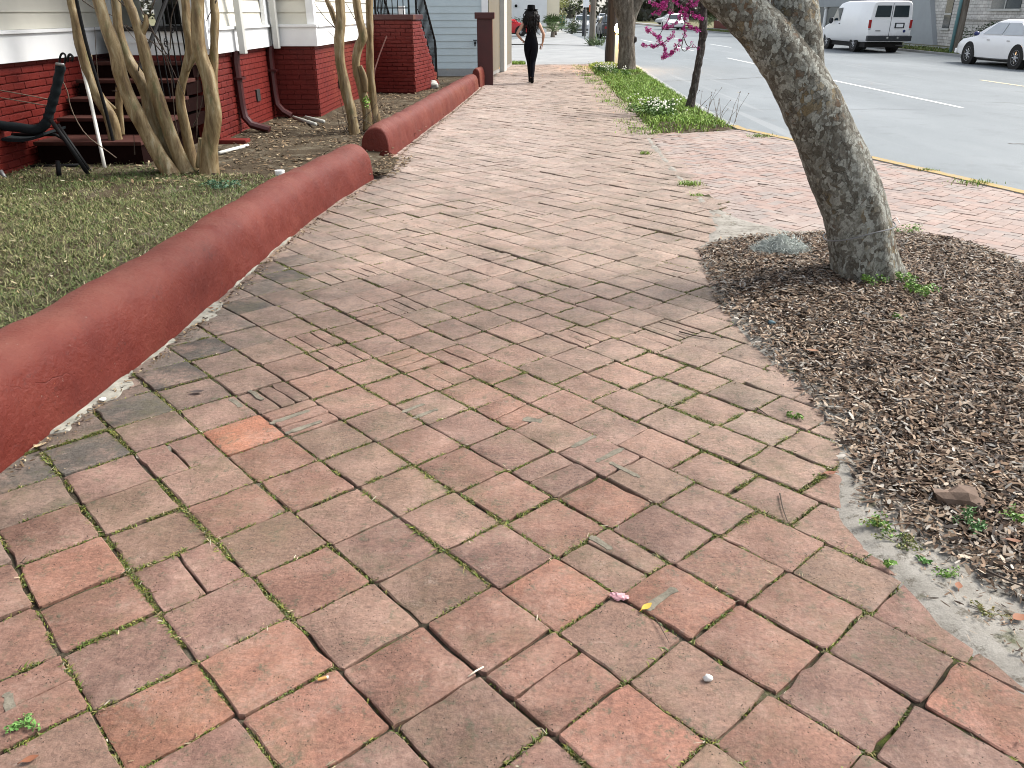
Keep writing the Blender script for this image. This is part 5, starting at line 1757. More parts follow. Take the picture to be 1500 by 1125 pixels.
pl = bpy.data.lights.new('lamp_light', 'POINT'); pl.energy = 40; pl.color = (1, .5, .16); pl.shadow_soft_size = .1
plo = bpy.data.objects.new('lamp_light', pl); COL.objects.link(plo); plo.parent = t; plo.location = (0, -.16, 1.13)

# ================================================================ VEHICLES
def local(name, loc, rz, label, cat, group=None):
    t = thing(name, loc, label, cat, group)
    ORG[t.name] = Vector((0, 0, 0))
    t.rotation_euler = (0, 0, rz)
    return t
def wheel(t, x, y, r, w, side):
    """side -1: outer face towards -x"""
    mb = MB()
    mb.lathe((x, y, r), [(r * .62, -w / 2), (r * .93, -w / 2), (r, -w * .3), (r, w * .3), (r * .93, w / 2), (r * .62, w / 2)], 28, axis='x')
    wh = mb.build('wheel', M['rubber'], t, smooth=R(40))
    mb = MB()
    f = side * w * .47
    mb.lathe((x, y, r), [(r * .72, f), (r * .68, f + side * .014), (r * .5, f - side * .02), (r * .26, f - side * .012), (r * .22, f + side * .02), (.02, f + side * .024)], 28, axis='x')
    rim = mb.build('rim', M['alloy'], wh, smooth=R(30))
    for k in range(8):
        a = 2 * math.pi * k / 8
        mb = MB()
        mb.tube([(x + f + side * .004, y + math.cos(a) * r * .28, r + math.sin(a) * r * .28), (x + f - side * .003, y + math.cos(a) * r * .52, r + math.sin(a) * r * .52)], .022, 6)
        mb.build('spoke', M['chrome'], wh)
def arch(yc, r, z0, n=9):
    return [(yc + r * math.cos(math.pi - math.pi * k / n), z0 + r * math.sin(math.pi * k / n)) for k in range(n + 1)]
def hull(stations):
    """stations: (y, [(halfwidth, z) bottom->top]) lofted, mirrored"""
    mb = MB()
    m = len(stations[0][1])
    vs = []
    for y, pr in stations:
        ring = [(-w, y, z) for w, z in pr] + [(w, y, z) for w, z in reversed(pr)]
        vs += ring
    k2 = 2 * m
    fs = []
    for i in range(len(stations) - 1):
        for k in range(k2):
            fs.append((i * k2 + k, i * k2 + (k + 1) % k2, (i + 1) * k2 + (k + 1) % k2, (i + 1) * k2 + k))
    fs.append(list(range(k2)))
    fs.append([(len(stations) - 1) * k2 + k for k in range(k2)][::-1])
    mb.add(vs, fs)
    return mb
def panel(t, name, mat, q4, out, parent=None):
    mb = MB()
    o = Vector(out)
    vs = [Vector(p) for p in q4]
    mb.add([v + o for v in vs] + [v - o * .5 for v in vs], [(0, 1, 2, 3), (7, 6, 5, 4), (0, 4, 5, 1), (1, 5, 6, 2), (2, 6, 7, 3), (3, 7, 4, 0)])
    return mb.build(name, mat, parent or t)
def sedan(loc, rz, label, paint, L=5.3, W=1.95, H=1.46, group='cars parked along the street', detail=True, name='sedan'):
    t = local(name, loc, rz, label, 'car', group)
    k = L / 5.3
    hw = W / 2
    S = []
    # (y, bottom z, belt z, half width)
    prof = [(-2.65, .42, .80, .84), (-2.55, .28, .92, .93), (-2.0, .24, .98, .97), (-1.2, .22, .985, .975), (0, .20, .97, .975), (1.1, .20, .95, .975), (1.6, .22, .90, .965), (2.2, .25, .82, .94), (2.5, .28, .72, .88), (2.65, .36, .62, .78)]
    for y, zb, zt, w in prof:
        w = w * hw / .975
        S.append((y * k, [(w * .80, zb), (w * .96, zb + .06), (w, zb + (zt - zb) * .45), (w * .985, zt - .10), (w * .93, zt - .02), (w * .70, zt + .012)]))
    body = hull(S).build('body', paint, t, smooth=R(40))
    G_ = [(-1.95, .96, .96), (-1.55, 1.10, .90), (-1.10, H - .05, .80), (-.6, H, .78), (.1, H, .78), (.5, H - .06, .80), (.95, 1.18, .86), (1.32, .94, .93)]
    S = []
    for y, zt, w in G_:
        wt = w * hw / .975 * .80
        wb = hw * .93
        zt = max(zt, .96)
        f = (zt - .93) / (H - .93)
        S.append((y * k, [(wb, .90), (wb - .02, .95), (wb + (wt - wb) * f * .9, .95 + (zt - .95) * .9), (wt * .9 if f > .3 else wb * .9, zt)]))
    cabin = hull(S).build('cabin', paint, t, smooth=R(40))
    for s in (-1, 1):
        wb, wt = hw * .93 - .02, hw * .80 * .80 / .975 + .06
        def sd(y, f): 
            return (s * (wb + (wt - wb) * f), y * k, .97 + (H - .10 - .97) * f)
        for (y0, y1, y2, y3) in ((-1.42, -.30, -.30, -.98), (-.22, .92, .42, -.22)):
            panel(t, 'side_window', M['sky_tint_glass'] if detail else M['glass'], [sd(y0, .04), sd(y1, .04), sd(y2, .97), sd(y3, .97)], (s * .022, 0, .004))
        for y in (-.35, .85):
            mb = MB(); mb.box(s * (hw + .004) - .012, s * (hw + .004) + .012, (y - .55) * k, (y - .40) * k, .80, .83); mb.build('door_handle', M['chrome'], t)
        mb = MB(); mb.blob((s * (hw + .09), 1.02 * k, 1.0), (.10, .06, .07), 2, .05); mb.build('wing_mirror', M['blueplastic'] if detail else paint, t, smooth=True)
        for y in (1.52, -1.42):
            wheel(t, s * (hw - .115), y * k, .335, .22, s)
            mb = MB(); mb.lathe((s * (hw - .10), y * k, .34), [(.40, -.10), (.40, .104)], 26, axis='x'); mb.build('wheel_arch', M['dark'], t)
        mb = MB(); mb.box(s * hw * .62 - .14, s * hw * .62 + .14, -2.665 * k, -2.60 * k, .64, .78); mb.build('tail_lamp', M['taillight'], t, bevel=.01)
        mb = MB(); mb.box(s * hw * .60 - .14, s * hw * .60 + .14, 2.58 * k, 2.655 * k, .55, .66); mb.build('headlamp', M['chrome'], t, bevel=.01)
    panel(t, 'windscreen', M['glass'], [(-hw * .80, 1.24 * k, .99), (hw * .80, 1.24 * k, .99), (hw * .66, .58 * k, H - .08), (-hw * .66, .58 * k, H - .08)], (0, .02, .02))
    panel(t, 'rear_window', M['glass'], [(-hw * .80, -1.86 * k, 1.01), (hw * .80, -1.86 * k, 1.01), (hw * .66, -1.16 * k, H - .07), (-hw * .66, -1.16 * k, H - .07)], (0, -.02, .02))
    mb = MB(); mb.box(-hw * .9, hw * .9, -2.70 * k, -2.58 * k, .36, .52); mb.build('bumper', paint, t, bevel=.03)
    mb = MB(); mb.box(-hw * .88, hw * .88, 2.55 * k, 2.70 * k, .32, .48); mb.build('bumper', paint, t, bevel=.03)
    mb = MB(); mb.box(-hw * .85, hw * .85, -2.2 * k, 2.2 * k, .16, .26); mb.build('underbody', M['dark'], t)
    return t
RZ = ROAD_Z
sedan((17.08, 29.0, RZ), 0, 'white saloon car parked at the far kerb at the right edge', M['carwhite'])

# white cargo van
van = local('cargo_van', (16.75, 41.6, RZ), 0, 'white windowless cargo van parked across the street, seen from behind', 'van')
S = []
for y, zb, zt, w in [(-2.85, .55, 2.08, .94), (-2.78, .46, 2.12, .98), (-1.5, .42, 2.14, 1.0), (.6, .42, 2.13, 1.0), (1.05, .42, 2.06, 1.0), (1.30, .42, 1.86, 1.0), (1.75, .42, 1.36, 1.0), (1.95, .42, 1.22, .99), (2.6, .44, 1.08, .97), (2.85, .48, .98, .93), (2.95, .55, .85, .86)]:
    f = max(0, min(1, (zt - 1.2) / .9))
    S.append((y, [(w * .9, zb), (w * .985, zb + .1), (w, zb + .45), (w * (.99 - .0 * f), min(zt - .12, 1.18)), (w * (.985 - .10 * f), zt - .14), (w * (.93 - .12 * f), zt - .035), (w * (.70 - .05 * f), zt)]))
hull(S).build('body', M['carwhite'], van, smooth=R(38))
for s in (-1, 1):
    for y in (2.0, -1.45):
        wheel(van, s * .84, y, .37, .25, s)
        mb = MB(); mb.lathe((s * .84, y, .42), [(.45, -.13), (.45, .165)], 26, axis='x'); mb.build('wheel_arch', M['dark'], van)
    mb = MB(); mb.box(s * .90 - .055, s * .90 + .055, -2.875, -2.80, 1.02, 1.36); mb.build('tail_lamp', M['taillight'], van, bevel=.012)
    mb = MB(); mb.box(s * .90 - .05, s * .90 + .05, -2.870, -2.81, .96, 1.015); mb.build('reverse_lamp', M['chrome'], van, bevel=.01)
    panel(van, 'rear_window', M['glass'], [(s * .07, -2.862, 1.47), (s * .74, -2.862, 1.47), (s * .70, -2.862, 1.93), (s * .07, -2.862, 1.93)], (0, -.012, 0))
    mb = MB(); mb.blob((s * 1.12, 1.35, 1.30), (.11, .07, .15), 2, .05); mb.build('wing_mirror', M['plastic_dark'], van, smooth=True)
    panel(van, 'side_window', M['glass'], [(s * .985, .55, 1.30), (s * .985, 1.50, 1.30), (s * .93, 1.16, 1.84), (s * .92, .55, 1.86)], (s * .012, 0, .002))
    mb = MB(); mb.box(s * 1.0 - .012, s * 1.0 + .012, .45, .60, 1.16, 1.20); mb.build('door_handle', M['plastic_dark'], van)
mb = MB(); mb.box(-.006, .006, -2.868, -2.84, .62, 2.02); mb.build('door_seam', M['plastic_dark'], van)
panel(van, 'windscreen', M['glass'], [(-.86, 1.80, 1.33), (.86, 1.80, 1.33), (.78, 1.32, 1.86), (-.78, 1.32, 1.86)], (0, .015, .015))
mb = MB(); mb.box(-.98, .98, -3.03, -2.83, .50, .72); bp = mb.build('rear_bumper', M['plastic_dark'], van, bevel=.03)
for x in (-.1, .35): 
    mb = MB(); mb.lathe((x, -3.035, .63), [(.05, 0), (.045, -.012), (.01, -.014)], 12, axis='y'); mb.build('step_stud', M['chrome'], bp)
mb = MB(); mb.box(.20, .62, -2.882, -2.85, 1.02, 1.24); pf = mb.build('plate_frame', M['plastic_dark'], van, bevel=.008)
mb = MB(); mb.box(.26, .56, -2.888, -2.880, 1.06, 1.20); mb.build('number_plate', M['white'], pf)
mb = MB(); mb.box(-.62, -.40, -2.874, -2.85, .90, .93); mb.build('badge', M['plastic_dark'], van)
mb = MB(); mb.lathe((.66, -2.862, .90), [(.06, 0), (.055, -.012)], 14, axis='y'); mb.build('badge', M['blueplastic'], van)
mb = MB(); mb.box(-.85, .85, -2.5, 2.6, .22, .44); mb.build('underbody', M['dark'], van)
mb = MB(); mb.tube([(.45, -2.2, .32), (.75, -2.9, .30)], .035, 8); mb.build('exhaust', M['wire'], van)

# further vehicles
sedan((16.9, 92, RZ), math.pi, 'white hatchback parked at the far kerb beyond the pink blossom', M['carwhite'], 4.4, 1.78, 1.48, detail=False, name='hatchback')
sedan((22.6, 124, .03), math.pi / 2 + .3, 'silver car on the lot beyond the pink blossom', M['carsilver'], 4.5, 1.8, 1.46, detail=False)
sedan((6.45, 80, RZ), math.pi, 'silver car parked at the near kerb behind the yucca pole', M['carsilver'], 4.6, 1.8, 1.45, detail=False)
sedan((17.3, 168, RZ), math.pi, 'white car far down the street, nearer of two', M['carwhite'], 4.6, 1.8, 1.45, detail=False)
sedan((17.3, 215, RZ), math.pi, 'silver car far down the street, farther of two', M['carsilver'], 4.6, 1.8, 1.45, detail=False)
sedan((7.0, 62, RZ), 0, 'dark car half hidden behind the dark utility pole', M['cardark'], 4.6, 1.8, 1.45, detail=False)
sedan((-.55, 66, -.035), -math.pi / 2, 'low red car parked in the lot left of the walking person', M['carred'], 4.1, 1.75, 1.22, detail=False)
sedan((24.4, 54, .03), math.pi / 2, 'white car parked under the dark porch behind the van', M['carwhite'], 4.5, 1.8, 1.45, detail=False)

# ================================================================ FAR BUILDINGS AND STREET FURNITURE
def bldg(name, loc, label, cat='building'):
    return thing(name, loc, label, cat)
b = bldg('white_building', (-4, 78, 0), 'plain white rendered building behind the red car')
mb = MB(); mb.box(-20, 3.0, 76, 92, -.1, 6.5); mb.build('wall', M['wstucco'], b)
mb = MB(); mb.box(3.02, 4.3, 80, 96, -.1, 4.0); mb.build('side_wing', M['beige'], b)
mb = MB(); mb.box(-20.2, 3.2, 75.8, 92.2, 6.5, 6.8); mb.build('parapet', M['white'], b)
mb = MB(); mb.lathe((.35, 75.97, 2.1), [(.12, 0), (.12, -.1), (.05, -.14)], 12, axis='y'); mb.build('wall_lamp', M['iron'], b)
for x in (-12, -6):
    mb = MB(); mb.box(x, x + 1.4, 75.93, 76.02, 1.2, 3.0); w_ = mb.build('window', M['glass'], b)
    mb = MB(); mb.box(x - .1, x + 1.5, 75.9, 75.99, 1.08, 1.19); mb.build('sill', M['white'], w_)
mb = MB(); mb.box(-.9, 2.8, 74.6, 75.3, -.1, 1.3); mb.v = [(x, y, z) for x, y, z in mb.v]
t = thing('hedge', (1.0, 74.9, 0), 'clipped dark hedge against the white building', 'hedge')
leafy('foliage', [((-.8 + .35 * k, 74.9, .65), (.4, .35, .65), 160) for k in range(8)], (.08, .16), [(.03, .06, .015), (.05, .085, .02), (.02, .04, .012)], RNG, t)
for k, (x, y, h, lab) in enumerate(((2.9, 62, 1.75, 'larger fan palm on the left of the far pavement'), (3.35, 68, 1.4, 'smaller fan palm behind the larger one on the far pavement'))):
    t = thing('fan_palm', (x, y, 0), lab, 'palm', 'fan palms by the far pavement')
    mb = MB(); mb.tube([(x, y, -.1), (x, y, .35)], [.18, .12], 10); mb.build('trunk', M['bark'], t)
    for j in range(17):
        a = rt.uniform(0, 6.28)
        el = rt.uniform(.15, 1.35)
        L = h * rt.uniform(.6, .8)
        d = Vector((math.cos(a) * math.cos(el), math.sin(a) * math.cos(el), math.sin(el)))
        b0 = Vector((x, y, .35))
        hub = b0 + d * L * .55
        mb = MB(); mb.tube([b0, hub], .014, 4, 0, (.08, .12, .03))
        s = d.cross(Vector((0, 0, 1))).normalized()
        for q_ in range(11):
            f = (q_ - 5) / 5
            e = (d * math.cos(f * 1.35) + s * math.sin(f * 1.35)).normalized() * L * .55
            n_ = s.cross(d).normalized() * .03
            wv = e.cross(s.cross(d)).normalized() * .032
            mb.add([hub, hub + e * .5 + wv + n_, hub + e - Vector((0, 0, .06 * L)), hub + e * .5 - wv + n_], [(0, 1, 2, 3)], 0, tuple(Vector((.06, .10, .028)) * rt.uniform(.6, 1.5)))
        mb.build('frond', M['leaf'], t, fix=False)
t = thing('yucca', (4.55, 46.3, 0), 'spiky green yucca at the foot of the weathered pole', 'plant')
for j in range(60):
    a, el = rt.uniform(0, 6.28), rt.uniform(.2, 1.4)
    L = rt.uniform(.4, .85)
    x, y = 4.5 + rt.gauss(0, .2), 46.2 + rt.gauss(0, .25)
    d = Vector((math.cos(a) * math.cos(el), math.sin(a) * math.cos(el), math.sin(el)))
    s = d.cross(Vector((0, 0, 1))).normalized() * .03
    b0 = Vector((x, y, 0))
    mb = MB(); mb.add([b0 - s, b0 + s, b0 + d * L * .6 + s * .8, b0 + d * L - Vector((0, 0, .05)), b0 + d * L * .6 - s * .8], [(0, 1, 2, 3, 4)], 0, tuple(Vector((.13, .18, .08)) * rt.uniform(.6, 1.4))); mb.build('spike', M['leaf'], t, fix=False)
t = thing('wheelie_bin', (6.2, 108, 0), 'small teal bin at the far end of the pavement', 'bin')
mb = MB(); mb.add([(5.95, 107.7, .08), (6.45, 107.7, .08), (6.45, 108.2, .08), (5.95, 108.2, .08), (5.85, 107.6, 1.15), (6.55, 107.6, 1.15), (6.55, 108.3, 1.15), (5.85, 108.3, 1.15)], [(3, 2, 1, 0), (4, 5, 6, 7), (0, 1, 5, 4), (1, 2, 6, 5), (2, 3, 7, 6), (3, 0, 4, 7)]); mb.build('bin_body', M['teal'], t, bevel=.03)
mb = MB(); mb.box(5.82, 6.58, 107.56, 108.34, 1.16, 1.26); mb.build('lid', M['teal'], t, bevel=.03)
mb = MB(); mb.box(6.08, 6.34, 107.56, 107.60, .86, 1.02); mb.build('sticker', M['white'], t)
for x in (5.95, 6.45):
    mb = MB(); mb.lathe((x, 108.2, .1), [(.1, -.03), (.1, .03)], 12, axis='x'); mb.build('wheel', M['rubber'], t)
t = thing('marker_post', (5.9, 66, 0), 'white marker post with an orange top beside the far pavement', 'post')
mb = MB(); mb.lathe((5.9, 66, 0), [(.13, -.05), (.13, .85), (.10, .86)], 12); mb.build('shaft', M['white'], t, smooth=R(40))
mb = MB(); mb.lathe((5.9, 66, .86), [(.08, 0), (.08, .75)], 10); mb.build('rod', M['gpole'], t)
mb = MB(); mb.box(5.78, 6.0, 65.9, 65.94, 1.62, 2.1); mb.build('orange_panel', M['orange'], t)
t = thing('bollard', (5.55, 66.5, 0), 'dark bollard like post left of the white marker post', 'post')
mb = MB(); mb.lathe((5.5, 66.5, 0), [(.17, -.05), (.17, 1.7), (.14, 1.78), (.05, 1.8)], 12); mb.build('shaft', M['plastic_dark'], t, smooth=R(40))
mb = MB(); mb.lathe((5.5, 66.5, 1.80), [(.05, 0), (.10, .05), (.09, .14), (.02, .2)], 10); mb.build('finial', M['iron'], t, smooth=True)
t = thing('street_sign', (4.75, 58, 0), 'blank backed sign post beside the weathered pole', 'sign')
mb = MB(); mb.tube([(4.86, 58, -.05), (4.86, 58, 2.9)], .03, 8); mb.build('sign_post', M['wire'], t)
mb = MB(); mb.box(4.66, 5.06, 57.95, 57.98, 1.9, 2.6); mb.build('sign_plate', M['white'], t)
# ornamental shrubs on the far pavement
for x, y, h, pal, lab in ((5.0, 88, 3.2, [(.20, .22, .05), (.26, .27, .08), (.12, .15, .03)], 'tall yellow green shrub beside the far pavement'), (5.1, 74, .9, [(.03, .05, .015), (.05, .08, .02)], 'low dark bush at the foot of the tall shrub')):
    t = thing('shrub', (x, y, 0), lab, 'shrub', 'shrubs by the far pavement')
    leafy('foliage', [((x + rt.gauss(0, .25), y + rt.gauss(0, .4), h * rt.uniform(.2, .95)), (.45, .5, .4), 60) for _ in range(22)], (.07, .15), pal, RNG, t)
    mb = MB(); mb.tube([(x, y, -.1), (x + .1, y, h * .6)], [.06, .03], 6); mb.build('stem', M['bark'], t)

# white brick building opposite
b = bldg('white_brick_building', (23, 42, 0), 'white painted brick building across the street behind the parked cars')
mb = MB(); mb.box(22.6, 40, 14, 47.5, -.1, 6.5); mb.build('wall', M['wbrick'], b)
mb = MB(); mb.box(22.42, 22.62, 44.2, 44.7, -.1, 6.5); mb.build('pilaster', M['wbrick'], b)
mb = MB(); mb.box(22.50, 22.62, 14, 44.1, 1.28, 1.42); mb.build('string_course', M['wbrick'], b)
def win(b, x, y0, y1, z0, z1, nx=1, nz=2, fr=None):
    mb = MB(); mb.box(x - .03, x + .05, y0, y1, z0, z1); w_ = mb.build('window', M['glass'], b)
    mb = MB(); mb.box(x - .10, x + .04, y0 - .12, y1 + .12, z0 - .1, z0 - .004); mb.build('sill', fr or M['grey_trim'], w_)
    for k in range(1, nz):
        zz = z0 + (z1 - z0) * k / nz
        mb = MB(); mb.box(x - .06, x - .031, y0, y1, zz - .04, zz + .04); mb.build('glazing_bar', fr or M['grey_trim'], w_)
    for k in range(1, nx):
        yy = y0 + (y1 - y0) * k / nx
        mb = MB(); mb.box(x - .058, x - .032, yy - .03, yy + .03, z0, z1); mb.build('glazing_bar', fr or M['grey_trim'], w_)
win(b, 22.6, 45.2, 45.9, .85, 2.2, 1, 2)
win(b, 22.6, 39.2, 41.6, 1.75, 3.4, 2, 2)
win(b, 22.6, 33.2, 37.2, 1.60, 3.4, 3, 2)
win(b, 22.6, 26.0, 30.5, 1.60, 3.4, 3, 2)
mb = MB(); mb.add([(22.35, 46.0, 0), (22.35, 49.5, 0), (22.35, 49.5, 2.6), (22.35, 47.6, 2.6), (22.6, 46.0, 0), (22.6, 49.5, 0), (22.6, 49.5, 2.6), (22.6, 47.6, 2.6)], [(0, 1, 2, 3), (7, 6, 5, 4), (0, 3, 7, 4), (1, 5, 6, 2), (0, 4, 5, 1), (3, 2, 6, 7)]); mb.build('side_screen', M['greyhouse'], b)
# porch house further on
b = bldg('porch_house', (24, 58, 0), 'dark fronted house with white porch columns behind the van')
mb = MB(); mb.box(25.2, 36, 50.5, 68, -.1, 5.5); mb.build('wall', M['dark'], b)
mb = MB(); mb.box(22.3, 25.2, 50.5, 68, 1.95, 2.5); mb.build('porch_roof', M['greyhouse'], b)
for y in (52.2, 54.9, 57.6, 60.3, 63.2, 66.1):
    mb = MB(); mb.lathe((22.55, y, 0), [(.19, -.1), (.19, .08), (.14, .1), (.13, 1.82), (.18, 1.86), (.18, 1.95)], 14); mb.build('column', M['white'], b, smooth=R(35))
mb = MB(); mb.box(22.3, 25.2, 50.5, 68, -.1, .05); mb.build('porch_floor', M['concrete'], b)
mb = MB(); mb.box(22.0, 36.2, 50.3, 68.2, 5.5, 5.9); mb.build('roof', M['roof'], b)
# grey house
b = bldg('grey_house', (24, 84, 0), 'grey clapboard house with white columns beyond the pink blossom')
mb = MB(); mb.box(25, 38, 74, 98, -.1, 6); mb.build('wall', M['greyhouse'], b)
mb = MB(); mb.box(22.6, 25, 74, 98, .0, .75); mb.build('porch_base', M['rbrick'], b)
for k in range(9):
    y = 75 + k * 2.7
    mb = MB(); mb.box(22.7, 22.95, y, y + .25, .752, 2.6); mb.build('column', M['white'], b)
for k in range(4):
    win(b, 24.99, 76 + k * 5.5, 77.4 + k * 5.5, 1.1, 2.6, 1, 2, M['white'])
mb = MB(); mb.box(22.4, 25, 73.8, 98.2, 2.602, 2.95); mb.build('porch_roof', M['white'], b)
mb = MB(); mb.box(22.2, 38.3, 73.6, 98.4, 6, 6.5); mb.build('roof', M['roof'], b)
for k, (x, y, lab) in enumerate(((19.6, 74.0, 'dark green wheeled bin across the street, left of two'), (20.3, 72.6, 'dark green wheeled bin across the street, right of two'))):
    t = thing('wheelie_bin', (x, y, 0), lab, 'bin', 'green bins across the street')
    mb = MB(); mb.add([(x - .25, y - .28, .05), (x + .25, y - .28, .05), (x + .25, y + .28, .05), (x - .25, y + .28, .05), (x - .33, y - .36, 1.1), (x + .33, y - .36, 1.1), (x + .33, y + .36, 1.1), (x - .33, y + .36, 1.1)], [(3, 2, 1, 0), (4, 5, 6, 7), (0, 1, 5, 4), (1, 2, 6, 5), (2, 3, 7, 6), (3, 0, 4, 7)]); mb.build('bin_body', M['green_plastic'], t, bevel=.03)
    mb = MB(); mb.box(x - .36, x + .36, y - .39, y + .39, 1.11, 1.2); mb.build('lid', M['green_plastic'], t, bevel=.03)
# shrubs by the white brick building
for x, y, r, h, pal, lab in ((21.2, 38.6, .9, 1.15, [(.02, .045, .015), (.035, .07, .02), (.05, .09, .03)], 'drooping dark green shrub left of the conduit pole'), (22.2, 36.2, .35, 2.2, [(.02, .04, .012), (.035, .06, .018)], 'narrow dark climber on the white brick wall right of the pole'),
                             (20.6, 70.5, .5, .9, [(.14, .17, .03), (.2, .22, .05)], 'small yellow green shrub beside the green bins'), (22.0, 100, 1.6, 1.4, [(.05, .09, .03), (.09, .13, .04)], 'rounded green bush beyond the white hatchback')):
    t = thing('shrub', (x, y, 0), lab, 'shrub', 'shrubs across the street')
    leafy('foliage', [((x + rt.gauss(0, r * .45), y + rt.gauss(0, r * .45), h * rt.uniform(.25, .9)), (r * .45, r * .45, h * .22), 70) for _ in range(22)], (.07, .16), pal, RNG, t, asp=.3)
    mb = MB()
    for _ in range(4): mb.tube([(x + rt.gauss(0, .05), y, 0), (x + rt.gauss(0, r * .3), y + rt.gauss(0, r * .3), h * .7)], [.04, .015], 5)
    mb.build('stem', M['bark'], t)

# street trees further off
def big_tree(x, y, h, r, pal, label, trunk=.3, dens=1.0, mat='bark', size=(.16, .38), group='street trees further off'):
    t = thing('street_tree', (x, y, 0), label, 'tree', group)
    mb = MB()
    woody(mb, [Vector((x, y, -.1)), Vector((x + .05, y, h * .12)), Vector((x + rt.uniform(-.2, .2), y, h * .3)), Vector((x + rt.uniform(-.4, .4), y, h * .55)), Vector((x, y, h * .85))], [trunk * 1.4, trunk, trunk * .85, trunk * .55, trunk * .1], 18, 14, lambda v, a, t: .03 * noise.noise(v * 4))
    mb.build('trunk', M[mat], t, smooth=True, fix=False)
    bare_crown(t, Vector((x, y, h * .28)), h * .6, r * .9, 8, trunk * .4, M[mat])
    cl = []
    for _ in range(int(46 * dens)):
        a, e = rt.uniform(0, 6.28), rt.uniform(0, 1) ** .5
        cz = rt.uniform(.24, 1.0)
        rr = r * e * math.sin(math.pi * min(.98, max(.12, cz)) ** .8)
        cl.append(((x + math.cos(a) * rr, y + math.sin(a) * rr, h * cz), (r * .25, r * .25, r * .18), int(95 * dens)))
    leafy('crown', cl, size, pal, RNG, t)
    return t
OL = [(.05, .075, .022), (.08, .10, .03), (.035, .055, .018), (.11, .125, .045)]
GR = [(.14, .13, .11), (.10, .095, .08), (.18, .165, .14), (.07, .065, .055)]
big_tree(6.3, 120, 9, 4.5, OL, 'dark leafed tree over the far end of the near pavement')
big_tree(3.2, 104, 8, 3.8, [(.16, .17, .05), (.10, .12, .035), (.2, .19, .07)], 'yellowish tree behind the fan palms')
big_tree(20.2, 112, 9, 4.5, GR, 'bare greyish tree beyond the silver car', dens=.8)
big_tree(21.5, 68.5, 8.5, 4.0, GR, 'bare greyish tree between the two porch houses', dens=.7)
big_tree(20.6, 150, 11, 5.5, OL, 'green tree on the right far down the street')
cl = []
rw = random.Random(3)
for _ in range(900):
    x = rw.uniform(-190, 330)
    y = rw.uniform(250, 330)
    cl.append(((x, y, rw.uniform(0, 17) ** 1.0), (7, 5, 3.2), 60))
for _ in range(330):
    x = rw.uniform(19, 120)
    y = rw.uniform(165, 230)
    cl.append(((x + 6, y, rw.uniform(0, 12)), (4.5, 4, 2.5), 60))
o = leafy('woods', cl, (1.1, 2.8), [(.035, .043, .02), (.05, .053, .028), (.068, .065, .048), (.026, .032, .017), (.085, .08, .065)], np.random.default_rng(77))
tag(o, 'distant mass of trees closing the end of the street', 'woods', kind='stuff')

